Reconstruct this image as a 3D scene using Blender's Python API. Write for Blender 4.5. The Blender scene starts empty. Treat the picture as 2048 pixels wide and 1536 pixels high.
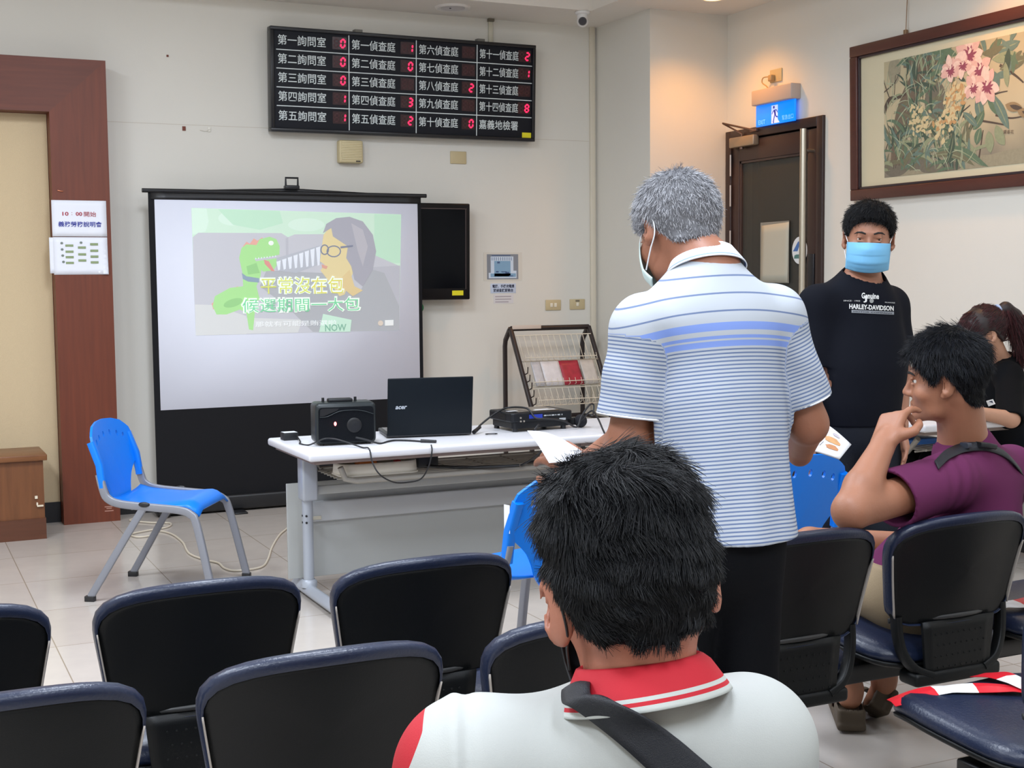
import bpy, bmesh, math, random
import numpy as np
from mathutils import Vector, Matrix, Euler
random.seed(7)
RNG = np.random.default_rng(7)
SC = bpy.context.scene
COL = SC.collection
PI = math.pi

# ------------------------------------------------------------------ camera
YAW, PITCH, ROLL, FPX, CAMH = math.radians(25.41), math.radians(4.526), math.radians(-0.535), 2646.8, 1.40
_f = Vector((math.sin(YAW) * math.cos(PITCH), math.cos(YAW) * math.cos(PITCH), -math.sin(PITCH)))
_r = Vector((math.cos(YAW), -math.sin(YAW), 0))
_u = _r.cross(_f)
CR = math.cos(ROLL) * _r + math.sin(ROLL) * _u
CU = math.cos(ROLL) * _u - math.sin(ROLL) * _r
CF = _f
cam_data = bpy.data.cameras.new('camera')
cam_data.sensor_fit = 'HORIZONTAL'
cam_data.sensor_width = 36.0
cam_data.lens = FPX / 2048 * 36.0
cam_data.clip_start = 0.05
cam = bpy.data.objects.new('camera', cam_data)
COL.objects.link(cam)
cam.matrix_world = Matrix(((CR.x, CU.x, -CF.x, 0), (CR.y, CU.y, -CF.y, 0), (CR.z, CU.z, -CF.z, CAMH), (0, 0, 0, 1)))
SC.camera = cam


def at(px, py, x=None, y=None, z=None, dep=None):
    """point in the room seen at photo pixel (px, py) on a plane or at a depth"""
    d = CR * ((px - 1024) / FPX) - CU * ((py - 768) / FPX) + CF
    c = Vector((0, 0, CAMH))
    t = dep if dep is not None else (x - c.x) / d.x if x is not None else (y - c.y) / d.y if y is not None else (z - c.z) / d.z
    return c + d * t


# ------------------------------------------------------------------ world, exposure, lights
SC.view_settings.view_transform = 'Standard'
SC.view_settings.look = 'None'
SC.view_settings.gamma = 1.0
SC.view_settings.exposure = 0.0
SC.view_settings.use_curve_mapping = False
wd = bpy.data.worlds.new('world')
SC.world = wd
wd.use_nodes = True
wd.node_tree.nodes['Background'].inputs[0].default_value = (0.75, 0.85, 1.0, 1)
wd.node_tree.nodes['Background'].inputs[1].default_value = 0.05


def area(name, loc, sx, sy, power, col, rot=(0, 0, 0)):
    l = bpy.data.lights.new(name, 'AREA')
    l.shape = 'RECTANGLE'
    l.size, l.size_y = sx, sy
    l.energy = power
    l.color = col
    o = bpy.data.objects.new(name, l)
    COL.objects.link(o)
    o.location = loc
    o.rotation_euler = rot
    return o


TUBE = (0.88, 0.97, 1.10)
for lx, pw in ((-1.0, 80), (1.3, 66), (3.5, 19)):
    for ly in (-0.6, 2.2, 5.0):
        area('fluorescent_troffer_light', (lx, ly, 3.42), 0.6, 1.2, pw, TUBE)
for ly in (1.0, 4.2):
    area('fluorescent_troffer_light', (4.72, ly, 3.12), 0.3, 0.9, 3, TUBE)


def spot(name, loc, power, col, size=1.9, blend=0.8, rad=0.05):
    l = bpy.data.lights.new(name, 'SPOT')
    l.energy = power
    l.color = col
    l.spot_size = size
    l.spot_blend = blend
    l.shadow_soft_size = rad
    o = bpy.data.objects.new(name, l)
    COL.objects.link(o)
    o.location = loc
    return o


WARM = (1.0, 0.42, 0.07)
spot('warm_downlight_lamp', (4.75, 7.03, 3.10), 46, WARM, 2.2, 1.0, 0.06)
spot('warm_downlight_lamp', (4.78, 4.95, 3.10), 38, WARM, 2.2, 1.0, 0.06)


# ------------------------------------------------------------------ materials
def lin(c):
    c = [v / 255.0 for v in c]
    return tuple((v / 12.92 if v <= 0.04045 else ((v + 0.055) / 1.055) ** 2.4) for v in c) + (1.0,)


class NT:
    def __init__(self, name):
        self.m = bpy.data.materials.new(name)
        self.m.use_nodes = True
        self.t = self.m.node_tree
        self.b = self.t.nodes['Principled BSDF']

    def n(self, kind, **kw):
        nd = self.t.nodes.new(kind)
        for k, v in kw.items():
            setattr(nd, k, v)
        return nd

    def l(self, a, b):
        self.t.links.new(a, b)


MATS = {}


def mat(name, rgb, rough=0.5, metal=0.0, var=0.0, vscale=8.0, bump=0.0, bscale=60.0, emit=None, estr=0.0, spec=None, coat=0.0, sss=0.0, stretch=None):
    if name in MATS:
        return MATS[name]
    N = NT(name)
    b = N.b
    base = lin(rgb)
    b.inputs['Base Color'].default_value = base
    b.inputs['Roughness'].default_value = rough
    b.inputs['Metallic'].default_value = metal
    if spec is not None:
        b.inputs['Specular IOR Level'].default_value = spec
    if coat:
        b.inputs['Coat Weight'].default_value = coat
        b.inputs['Coat Roughness'].default_value = 0.15
    if sss:
        b.inputs['Subsurface Weight'].default_value = sss
        b.inputs['Subsurface Radius'].default_value = (0.6, 0.25, 0.12)
        b.inputs['Subsurface Scale'].default_value = 0.01
    if emit is not None:
        b.inputs['Emission Color'].default_value = lin(emit)
        b.inputs['Emission Strength'].default_value = estr
    tc = None
    if var or bump:
        tc = N.n('ShaderNodeTexCoord')
        src = tc.outputs['Object']
        if stretch:
            mp = N.n('ShaderNodeMapping')
            mp.inputs['Scale'].default_value = stretch
            N.l(src, mp.inputs['Vector'])
            src = mp.outputs['Vector']
    if var:
        nz = N.n('ShaderNodeTexNoise')
        nz.inputs['Scale'].default_value = vscale
        nz.inputs['Detail'].default_value = 5
        N.l(src, nz.inputs['Vector'])
        mx = N.n('ShaderNodeMix', data_type='RGBA')
        mx.inputs['A'].default_value = tuple(v * (1 - var) for v in base[:3]) + (1,)
        mx.inputs['B'].default_value = tuple(min(1, v * (1 + var)) for v in base[:3]) + (1,)
        N.l(nz.outputs['Fac'], mx.inputs['Factor'])
        N.l(mx.outputs['Result'], b.inputs['Base Color'])
    if bump:
        nb = N.n('ShaderNodeTexNoise')
        nb.inputs['Scale'].default_value = bscale
        nb.inputs['Detail'].default_value = 4
        N.l(src, nb.inputs['Vector'])
        bp = N.n('ShaderNodeBump')
        bp.inputs['Strength'].default_value = bump
        bp.inputs['Distance'].default_value = 0.01
        N.l(nb.outputs['Fac'], bp.inputs['Height'])
        N.l(bp.outputs['Normal'], b.inputs['Normal'])
    MATS[name] = N.m
    return N.m


def wood(name, rgb, rough=0.35, scale=(14, 14, 0.7), amt=0.22):
    if name in MATS:
        return MATS[name]
    N = NT(name)
    base = lin(rgb)
    tc = N.n('ShaderNodeTexCoord')
    mp = N.n('ShaderNodeMapping')
    mp.inputs['Scale'].default_value = scale
    N.l(tc.outputs['Object'], mp.inputs['Vector'])
    nz = N.n('ShaderNodeTexNoise')
    nz.inputs['Scale'].default_value = 4
    nz.inputs['Detail'].default_value = 8
    nz.inputs['Distortion'].default_value = 0.6
    N.l(mp.outputs['Vector'], nz.inputs['Vector'])
    cr = N.n('ShaderNodeValToRGB')
    cr.color_ramp.elements[0].position = 0.3
    cr.color_ramp.elements[1].position = 0.7
    cr.color_ramp.elements[0].color = tuple(v * (1 - amt) for v in base[:3]) + (1,)
    cr.color_ramp.elements[1].color = tuple(v * (1 + amt) for v in base[:3]) + (1,)
    N.l(nz.outputs['Fac'], cr.inputs['Fac'])
    N.l(cr.outputs['Color'], N.b.inputs['Base Color'])
    N.b.inputs['Roughness'].default_value = rough
    MATS[name] = N.m
    return N.m


def floor_mat():
    N = NT('polished_beige_tile')
    tc = N.n('ShaderNodeTexCoord')
    mp = N.n('ShaderNodeMapping')
    P = 0.615
    mp.inputs['Location'].default_value = (-0.554 / P + 10, -5.295 / P + 10, 0)
    mp.inputs['Scale'].default_value = (1 / P, 1 / P, 1)
    N.l(tc.outputs['Object'], mp.inputs['Vector'])
    br = N.n('ShaderNodeTexBrick')
    br.offset = 0.0
    br.squash = 1.0
    br.inputs['Scale'].default_value = 1.0
    br.inputs['Brick Width'].default_value = 1.0
    br.inputs['Row Height'].default_value = 1.0
    br.inputs['Mortar Size'].default_value = 0.004
    br.inputs['Mortar Smooth'].default_value = 0.2
    br.inputs['Color1'].default_value = lin((190, 181, 172))
    br.inputs['Color2'].default_value = lin((195, 187, 179))
    br.inputs['Mortar'].default_value = lin((150, 138, 122))
    N.l(mp.outputs['Vector'], br.inputs['Vector'])
    nz = N.n('ShaderNodeTexNoise')
    nz.inputs['Scale'].default_value = 9
    nz.inputs['Detail'].default_value = 6
    N.l(tc.outputs['Object'], nz.inputs['Vector'])
    mx = N.n('ShaderNodeMix', data_type='RGBA', blend_type='MULTIPLY')
    mx.inputs['Factor'].default_value = 1.0
    cr = N.n('ShaderNodeValToRGB')
    cr.color_ramp.elements[0].color = (0.9, 0.9, 0.9, 1)
    cr.color_ramp.elements[1].color = (1.05, 1.04, 1.03, 1)
    N.l(nz.outputs['Fac'], cr.inputs['Fac'])
    N.l(br.outputs['Color'], mx.inputs['A'])
    N.l(cr.outputs['Color'], mx.inputs['B'])
    N.l(mx.outputs['Result'], N.b.inputs['Base Color'])
    N.b.inputs['Roughness'].default_value = 0.16
    N.b.inputs['Specular IOR Level'].default_value = 0.42
    return N.m


def wall_mat(name, rgb):
    N = NT(name)
    base = lin(rgb)
    tc = N.n('ShaderNodeTexCoord')
    n1 = N.n('ShaderNodeTexNoise')
    n1.inputs['Scale'].default_value = 1.3
    n1.inputs['Detail'].default_value = 4
    N.l(tc.outputs['Object'], n1.inputs['Vector'])
    mx = N.n('ShaderNodeMix', data_type='RGBA')
    mx.inputs['A'].default_value = tuple(v * 0.96 for v in base[:3]) + (1,)
    mx.inputs['B'].default_value = tuple(v * 1.03 for v in base[:3]) + (1,)
    N.l(n1.outputs['Fac'], mx.inputs['Factor'])
    N.l(mx.outputs['Result'], N.b.inputs['Base Color'])
    n2 = N.n('ShaderNodeTexNoise')
    n2.inputs['Scale'].default_value = 140
    N.l(tc.outputs['Object'], n2.inputs['Vector'])
    bp = N.n('ShaderNodeBump')
    bp.inputs['Strength'].default_value = 0.05
    bp.inputs['Distance'].default_value = 0.004
    N.l(n2.outputs['Fac'], bp.inputs['Height'])
    N.l(bp.outputs['Normal'], N.b.inputs['Normal'])
    N.b.inputs['Roughness'].default_value = 0.6
    return N.m


# ------------------------------------------------------------------ mesh helpers
class MB:
    """collects shapes and links them as ONE mesh object"""

    def __init__(self):
        self.v, self.f, self.m, self.sm = [], [], [], []

    def add(self, verts, faces, mi=0, smooth=False, M=None):
        o = len(self.v)
        for p in verts:
            p = Vector(p)
            self.v.append(tuple(M @ p) if M is not None else tuple(p))
        for fc in faces:
            self.f.append([i + o for i in fc])
            self.m.append(mi)
            self.sm.append(smooth)
        return self

    def bm(self, b, mi=0, smooth=False, M=None):
        b.verts.ensure_lookup_table()
        b.verts.index_update()
        self.add([v.co.copy() for v in b.verts], [[v.index for v in f.verts] for f in b.faces], mi, smooth, M)
        b.free()
        return self

    def box(self, lo, hi, bev=0.0, seg=2, mi=0, M=None, smooth=None):
        b = bmesh.new()
        bmesh.ops.create_cube(b, size=1.0)
        lo, hi = Vector(lo), Vector(hi)
        for v in b.verts:
            v.co = Vector([lo[i] + (v.co[i] + 0.5) * (hi[i] - lo[i]) for i in range(3)])
        if bev:
            bmesh.ops.bevel(b, geom=b.edges[:], offset=bev, segments=seg, profile=0.5, affect='EDGES', clamp_overlap=True)
        return self.bm(b, mi, bool(bev) if smooth is None else smooth, M)

    def prism(self, poly, z0, z1, bev=0.0, seg=2, mi=0, M=None, smooth=False):
        """poly in local XY, extruded along local Z"""
        b = bmesh.new()
        vs = [b.verts.new((p[0], p[1], z0)) for p in poly]
        fc = b.faces.new(vs)
        r = bmesh.ops.extrude_face_region(b, geom=[fc])
        for e in r['geom']:
            if isinstance(e, bmesh.types.BMVert):
                e.co.z = z1
        bmesh.ops.recalc_face_normals(b, faces=b.faces[:])
        if bev:
            es = [e for e in b.edges if abs(e.verts[0].co.z - e.verts[1].co.z) < 1e-6]
            bmesh.ops.bevel(b, geom=es, offset=bev, segments=seg, profile=0.5, affect='EDGES', clamp_overlap=True)
        return self.bm(b, mi, smooth, M)

    def flat(self, poly, z=0.0, mi=0, M=None):
        return self.add([(p[0], p[1], z) for p in poly], [list(range(len(poly)))], mi, False, M)

    def cyl(self, a, b, r, r2=None, seg=16, mi=0, caps=True, M=None, smooth=True):
        a, b = Vector(a), Vector(b)
        r2 = r if r2 is None else r2
        d = (b - a).normalized()
        s = d.orthogonal().normalized()
        t = d.cross(s)
        vs, fs = [], []
        for i in range(seg):
            an = 2 * PI * i / seg
            w = s * math.cos(an) + t * math.sin(an)
            vs += [a + w * r, b + w * r2]
        for i in range(seg):
            j = (i + 1) % seg
            fs.append([2 * i, 2 * j, 2 * j + 1, 2 * i + 1])
        self.add(vs, fs, mi, smooth, M)
        if caps:
            self.add([vs[2 * i] for i in range(seg)][::-1], [list(range(seg))], mi, False, M)
            self.add([vs[2 * i + 1] for i in range(seg)], [list(range(seg))], mi, False, M)
        return self

    def tube(self, pts, r, seg=10, mi=0, M=None, sq=None, smooth=True, up=None):
        """tube through pts; sq=(w,h) gives a rounded rectangular section"""
        pts = [Vector(p) for p in pts]
        n = len(pts)
        prof = []
        if sq:
            w, h = sq[0] / 2, sq[1] / 2
            c = min(w, h) * 0.45
            for cx, cy, a0 in ((w - c, h - c, 0), (-w + c, h - c, 90), (-w + c, -h + c, 180), (w - c, -h + c, 270)):
                for k in range(3):
                    an = math.radians(a0 + k * 45)
                    prof.append((cx + c * math.cos(an), cy + c * math.sin(an)))
        else:
            prof = [(math.cos(2 * PI * i / seg), math.sin(2 * PI * i / seg)) for i in range(seg)]
        k = len(prof)
        vs, fs = [], []
        t0 = (pts[1] - pts[0]).normalized()
        nrm = (Vector(up) - t0 * Vector(up).dot(t0)).normalized() if up is not None else t0.orthogonal().normalized()
        prev = t0
        for i, p in enumerate(pts):
            t = (pts[min(i + 1, n - 1)] - pts[max(i - 1, 0)]).normalized()
            q = prev.rotation_difference(t)
            nrm = (q @ nrm)
            nrm = (nrm - t * nrm.dot(t)).normalized()
            bt = t.cross(nrm)
            rr = r[i] if isinstance(r, (list, tuple)) else r
            sc = 1.0 if sq else rr
            for a, b_ in prof:
                vs.append(p + nrm * a * sc + bt * b_ * sc)
            prev = t
        for i in range(n - 1):
            for j in range(k):
                jj = (j + 1) % k
                fs.append([i * k + j, i * k + jj, (i + 1) * k + jj, (i + 1) * k + j])
        self.add(vs, fs, mi, smooth, M)
        self.add(vs[:k][::-1], [list(range(k))], mi, False, M)
        self.add(vs[-k:], [list(range(k))], mi, False, M)
        return self

    def lathe(self, prof, c=(0, 0, 0), seg=24, mi=0, M=None, smooth=True):
        c = Vector(c)
        vs, fs = [], []
        n = len(prof)
        for i in range(seg):
            an = 2 * PI * i / seg
            for r, z in prof:
                vs.append(c + Vector((r * math.cos(an), r * math.sin(an), z)))
        for i in range(seg):
            j = (i + 1) % seg
            for k in range(n - 1):
                fs.append([i * n + k, j * n + k, j * n + k + 1, i * n + k + 1])
        return self.add(vs, fs, mi, smooth, M)

    def ball(self, c, r, seg=16, rings=10, mi=0, M=None):
        b = bmesh.new()
        bmesh.ops.create_uvsphere(b, u_segments=seg, v_segments=rings, radius=1.0)
        r = (r, r, r) if not isinstance(r, (tuple, list)) else r
        for v in b.verts:
            v.co = Vector((c[0] + v.co.x * r[0], c[1] + v.co.y * r[1], c[2] + v.co.z * r[2]))
        return self.bm(b, mi, True, M)

    def sheet(self, fn, nu, nv, thick=0.0, mi=0, M=None, smooth=True, closed_u=False):
        """grid surface fn(u,v)->Vector with u,v in 0..1; thick>0 gives it a second side along the normal"""
        P = [[Vector(fn(i / (nu - 1), j / (nv - 1))) for j in range(nv)] for i in range(nu)]
        vs = [P[i][j] for i in range(nu) for j in range(nv)]
        ix = lambda i, j: i * nv + j
        fs = [[ix(i, j), ix(i + 1, j), ix(i + 1, j + 1), ix(i, j + 1)] for i in range(nu - 1) for j in range(nv - 1)]
        if thick:
            N = []
            for i in range(nu):
                for j in range(nv):
                    du = P[min(i + 1, nu - 1)][j] - P[max(i - 1, 0)][j]
                    dv = P[i][min(j + 1, nv - 1)] - P[i][max(j - 1, 0)]
                    nn = du.cross(dv)
                    N.append(nn.normalized() if nn.length > 1e-12 else Vector((0, 0, 1)))
            o = len(vs)
            vs = vs + [vs[q] - N[q] * thick for q in range(o)]
            fs += [[f[3] + o, f[2] + o, f[1] + o, f[0] + o] for f in fs[:]]
            bd = [ix(i, 0) for i in range(nu)] + [ix(nu - 1, j) for j in range(1, nv)] + [ix(i, nv - 1) for i in range(nu - 2, -1, -1)] + [ix(0, j) for j in range(nv - 2, 0, -1)]
            for q in range(len(bd)):
                a, b2 = bd[q], bd[(q + 1) % len(bd)]
                fs.append([b2, a, a + o, b2 + o])
        return self.add(vs, fs, mi, smooth, M)

    def build(self, name, mats, parent=None, weld=False):
        me = bpy.data.meshes.new(name)
        me.from_pydata(self.v, [], self.f)
        for m_ in (mats if isinstance(mats, (list, tuple)) else [mats]):
            me.materials.append(m_)
        me.polygons.foreach_set('material_index', self.m)
        me.polygons.foreach_set('use_smooth', self.sm)
        if weld:
            b = bmesh.new()
            b.from_mesh(me)
            bmesh.ops.remove_doubles(b, verts=b.verts[:], dist=1e-5)
            bmesh.ops.recalc_face_normals(b, faces=b.faces[:])
            b.to_mesh(me)
            b.free()
        me.update()
        o = bpy.data.objects.new(name, me)
        COL.objects.link(o)
        if parent is not None:
            o.parent = parent
        return o


def tag(o, label=None, cat=None, group=None, kind=None):
    if label:
        o['label'] = label
    if cat:
        o['category'] = cat
    if group:
        o['group'] = group
    if kind:
        o['kind'] = kind
    return o


def thing(name, label, cat, loc=(0, 0, 0), rz=0.0, group=None):
    o = bpy.data.objects.new(name, None)
    o.empty_display_size = 0.05
    COL.objects.link(o)
    o.location = loc
    o.rotation_euler = (0, 0, rz)
    return tag(o, label, cat, group)


def struct(o):
    o['kind'] = 'structure'
    return o


def copy_tree(o, parent=None):
    c = o.copy()
    COL.objects.link(c)
    if parent is not None:
        c.parent = parent
    for ch in list(o.children):
        copy_tree(ch, c)
    return c


def rrect(x0, y0, x1, y1, r, n=4):
    out = []
    for cx, cy, a0 in ((x1 - r, y1 - r, 0), (x0 + r, y1 - r, 90), (x0 + r, y0 + r, 180), (x1 - r, y0 + r, 270)):
        for k in range(n + 1):
            a = math.radians(a0 + 90 * k / n)
            out.append((cx + r * math.cos(a), cy + r * math.sin(a)))
    return out


def frame(o, x, y):
    """matrix that maps local X,Y,Z to o + x*X + y*Y + n*Z"""
    x, y = Vector(x).normalized(), Vector(y).normalized()
    n = x.cross(y)
    return Matrix(((x.x, y.x, n.x, o[0]), (x.y, y.y, n.y, o[1]), (x.z, y.z, n.z, o[2]), (0, 0, 0, 1)))


def smooth_path(pts, sub=8, closed=False):
    pts = [Vector(p) for p in pts]
    n = len(pts)
    out = []
    for i in range(n - 1):
        p0, p1, p2, p3 = pts[max(i - 1, 0)], pts[i], pts[i + 1], pts[min(i + 2, n - 1)]
        for k in range(sub):
            t = k / sub
            out.append(0.5 * ((2 * p1) + (p2 - p0) * t + (2 * p0 - 5 * p1 + 4 * p2 - p3) * t * t + (3 * p1 - p0 - 3 * p2 + p3) * t ** 3))
    out.append(pts[-1])
    return out


_tcache = {}


def text_geo(s, bold=0.0):
    key = (s, bold)
    if key in _tcache:
        return _tcache[key]
    cu = bpy.data.curves.new('lettering', 'FONT')
    cu.body = s
    cu.size = 1.0
    cu.offset = bold
    cu.resolution_u = 2
    o = bpy.data.objects.new('lettering', cu)
    COL.objects.link(o)
    bpy.context.view_layer.update()
    dg = bpy.context.evaluated_depsgraph_get()
    me = bpy.data.meshes.new_from_object(o.evaluated_get(dg))
    V = np.empty(len(me.vertices) * 3)
    me.vertices.foreach_get('co', V)
    V = V.reshape(-1, 3)[:, :2]
    F = [list(p.vertices) for p in me.polygons]
    bpy.data.objects.remove(o)
    bpy.data.curves.remove(cu)
    bpy.data.meshes.remove(me)
    _tcache[key] = (V, F)
    return V, F


def put_text(mb, s, x0, y0, w, h, z=0.001, mi=0, M=None, bold=0.0, keep=False, shear=0.0):
    """lettering fitted into the box (x0,y0,w,h) of the local XY plane"""
    V, F = text_geo(s, bold)
    if len(V) == 0:
        return
    lo, hi = V.min(0), V.max(0)
    sx, sy = w / max(hi[0] - lo[0], 1e-6), h / max(hi[1] - lo[1], 1e-6)
    if keep:
        sx = sy = min(sx, sy)
    vs = [(x0 + (a - lo[0]) * sx + shear * (b - lo[1]) * sy, y0 + (b - lo[1]) * sy, z) for a, b in V]
    mb.add(vs, F, mi, False, M)
# ------------------------------------------------------------------ room shell
WY, WX, CZ = 8.19, 5.161, 3.134
M_wall = wall_mat('painted_cream_wall', (221, 217, 207))
M_ceil = wall_mat('painted_ceiling', (226, 220, 210))
M_base = mat('black_baseboard', (30, 30, 33), 0.4)
BACK = frame((0, 0, 0), (1, 0, 0), (0, 0, 1))       # local X right, Y up, Z out of the back wall
RIGHT = frame((0, 0, 0), (0, -1, 0), (0, 0, 1))     # local X right, Y up, Z out of the right wall

struct(MB().box((-3.2, -3.2, -0.1), (WX + 0.2, WY + 0.2, 0)).build('floor', floor_mat()))
struct(MB().box((-3.2, WY, 0), (4.56, WY + 0.2, 3.6)).build('wall_back', M_wall))
struct(MB().box((4.56, 7.472, 0), (WX + 0.2, WY + 0.2, 3.6)).build('wall_column', M_wall))
DY0, DY1, DZ = 6.447, 7.462, 2.365                   # door opening with its frame
struct(MB().box((WX, -3.2, 0), (WX + 0.2, DY0, 3.6)).box((WX, DY1, 0), (WX + 0.2, 7.472, 3.6)).box((WX, DY0, DZ), (WX + 0.2, DY1, 3.6)).build('wall_right', M_wall))
struct(MB().box((-3.4, -3.2, 0), (-3.2, WY + 0.2, 3.6)).build('wall_left', M_wall))
struct(MB().box((-3.2, -3.4, 0), (WX + 0.2, -3.2, 3.6)).build('wall_rear', M_wall))
TX, TY = 4.245, 7.69
struct(MB().box((-3.2, -3.2, 3.45), (TX, TY, 3.6)).box((-3.2, TY, CZ), (WX + 0.2, WY + 0.2, 3.6)).box((TX, -3.2, CZ), (WX + 0.2, TY, 3.6)).build('ceiling', M_ceil))
struct(MB().box((-3.2, WY - 0.012, 0), (4.56, WY, 0.115)).build('baseboard_back', M_base))
struct(MB().box((WX - 0.012, -3.2, 0), (WX, DY0, 0.115)).build('baseboard_right', M_base))
struct(MB().box((4.56 - 0.012, 7.472, 0), (4.56, WY - 0.012, 0.115)).box((4.56, 7.46, 0), (WX - 0.02, 7.472, 0.115)).build('baseboard_column', M_base))
struct(MB().box((4.505, WY - 0.02, 0.115), (4.543, WY, CZ), 0.003).build('trim_1', mat('cream_trunking', (216, 207, 188), 0.5)))
# hallway behind the glass door
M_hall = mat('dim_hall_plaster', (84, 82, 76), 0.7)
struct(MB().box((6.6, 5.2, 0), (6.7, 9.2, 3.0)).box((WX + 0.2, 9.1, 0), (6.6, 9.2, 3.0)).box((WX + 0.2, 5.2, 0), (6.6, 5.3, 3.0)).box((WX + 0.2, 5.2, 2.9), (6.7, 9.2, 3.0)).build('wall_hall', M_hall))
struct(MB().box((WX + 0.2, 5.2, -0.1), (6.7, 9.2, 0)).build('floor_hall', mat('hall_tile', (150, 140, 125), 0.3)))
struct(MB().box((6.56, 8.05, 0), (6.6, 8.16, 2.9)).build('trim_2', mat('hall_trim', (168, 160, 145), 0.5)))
# thin seam across the back wall
struct(MB().box((1.24, WY - 0.0006, 2.352), (4.5, WY + 0.001, 2.3545)).build('trim_3', mat('wall_seam', (196, 186, 170), 0.7)))

# ------------------------------------------------------------------ wooden wall frame with fabric panel (left)
M_brown = wood('red_brown_veneer', (106, 48, 25), 0.5, (12, 12, 0.6), 0.14)
M_brown_h = wood('red_brown_veneer_across', (100, 47, 28), 0.5, (0.6, 12, 12), 0.14)
t = thing('wall_frame', 'wide red-brown veneer frame around a beige fabric panel at the left', 'wall panel', (0.905, WY, 0))
FY = -0.205
jamb = MB()
jamb.prism([(0, 0), (0.318, 0), (0.318, 2.675), (0, 2.372)], 0, 0.205, mi=0, M=Matrix.Translation((0, 0, 0)) @ BACK)
jamb.build('side_board', M_brown, t)
lint = MB()
lint.prism([(-2.6, 2.372), (0.0, 2.372), (0.318, 2.675), (-2.6, 2.675)], 0, 0.204, M=BACK)
lint.build('top_board', M_brown_h, t)
MB().box((-2.6, -0.075, 0.12), (-0.002, 0, 2.371)).build('fabric_panel', mat('beige_fabric', (208, 186, 150), 0.9, var=0.06, vscale=260, bump=0.25, bscale=420), t)
MB().box((-2.6, -0.085, 0), (-0.002, 0, 0.12)).build('plinth', M_base, t)
MB().tube([(0.03, -0.206, 1.93), (0.045, -0.209, 1.925), (0.06, -0.206, 1.925)], 0.004).build('hook', mat('copper_hook', (190, 120, 90), 0.3, 0.8), t)
m = MB()
for (a, b) in (((0.23, 0.085), (0.275, 0.09)), ((0.24, 0.075), (0.27, 0.088)), ((0.23, 0.06), (0.28, 0.055))):
    m.box((a[0], -0.2062, a[1]), (b[0], -0.2052, a[1] + 0.006))
m.build('scuff_mark', mat('pale_scuff', (176, 128, 112), 0.7), t)

# ------------------------------------------------------------------ papers on the frame
M_paper = mat('white_paper', (236, 238, 246), 0.7)
PYF = WY - 0.2055


def paper(name, label, cat, p0, p1, n, yoff=0.0006, group=None, curl=0.0, m=None):
    t = thing(name, label, cat, p0, 0, group)
    w, h = p1[0] - p0[0], p1[2] - p0[2]
    b = MB()
    b.sheet(lambda u, v: (u * w, -yoff - curl * (max(0, u - 0.75) * (1 - v)) ** 2 * 8 - 0.001 * math.sin(u * 6), v * h), 10, 8, 0.0004)
    b.build('sheet', m or M_paper, t)
    return t, w, h


t, w, h = paper('notice_sheet', 'white paper notice with red time and blue title on the red-brown frame', 'notice', (0.898, PYF, 1.668), (1.2, PYF, 1.874), 0, 0.003)
m = MB()
Mx = Matrix.Translation((0, -0.0045, 0)) @ BACK
put_text(m, '10', 0.058, 0.118, 0.034, 0.022, M=Mx, bold=0.02)
put_text(m, ':', 0.108, 0.122, 0.004, 0.016, M=Mx)
put_text(m, '00', 0.131, 0.118, 0.036, 0.022, M=Mx, bold=0.02)
put_text(m, '開始', 0.176, 0.114, 0.068, 0.029, M=Mx)
m.build('time_lettering', mat('red_ink', (170, 40, 60), 0.7), t)
m = MB()
put_text(m, '義務勞務說明會', 0.034, 0.055, 0.24, 0.031, M=Mx, bold=0.012)
m.build('title_lettering', mat('blue_ink', (58, 66, 160), 0.7), t)
t, w, h = paper('blank_sheet', 'white sheet peeping out behind the green-boxed chart on the frame', 'paper', (0.879, PYF, 1.458), (0.97, PYF, 1.662), 0, 0.0006)
t, w, h = paper('chart_sheet', 'white sheet with a chart of green boxes, below the timed notice', 'chart', (0.9, PYF, 1.45), (1.2, PYF, 1.664), 0, 0.0018, curl=0.03)
Mx = Matrix.Translation((0, -0.0035, 0)) @ BACK
m, m2 = MB(), MB()
for i, (cx, ys) in enumerate(((0.088, (0.166, 0.131, 0.1, 0.067)), (0.157, (0.155, 0.116, 0.081)), (0.225, (0.174, 0.137, 0.103, 0.07)))):
    for yy in ys:
        m.flat([(cx - 0.022, yy - 0.0065), (cx + 0.022, yy - 0.0065), (cx + 0.022, yy + 0.0065), (cx - 0.022, yy + 0.0065)], 0.001, M=Mx)
for cx, cy in ((0.047, 0.18), (0.048, 0.144), (0.05, 0.109), (0.053, 0.073), (0.153, 0.183)):
    m2.flat([(cx + 0.008 * math.cos(a * PI / 6), cy + 0.007 * math.sin(a * PI / 6)) for a in range(12)], 0.001, M=Mx)
nb0 = len(m.v)
m.v += m2.v
m.f += [[i + nb0 for i in f] for f in m2.f]
m.m += [1] * len(m2.f)
m.sm += m2.sm
m.build('chart_print', [mat('green_print', (142, 158, 116), 0.7), mat('grey_print', (120, 130, 122), 0.7)], t)

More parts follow.
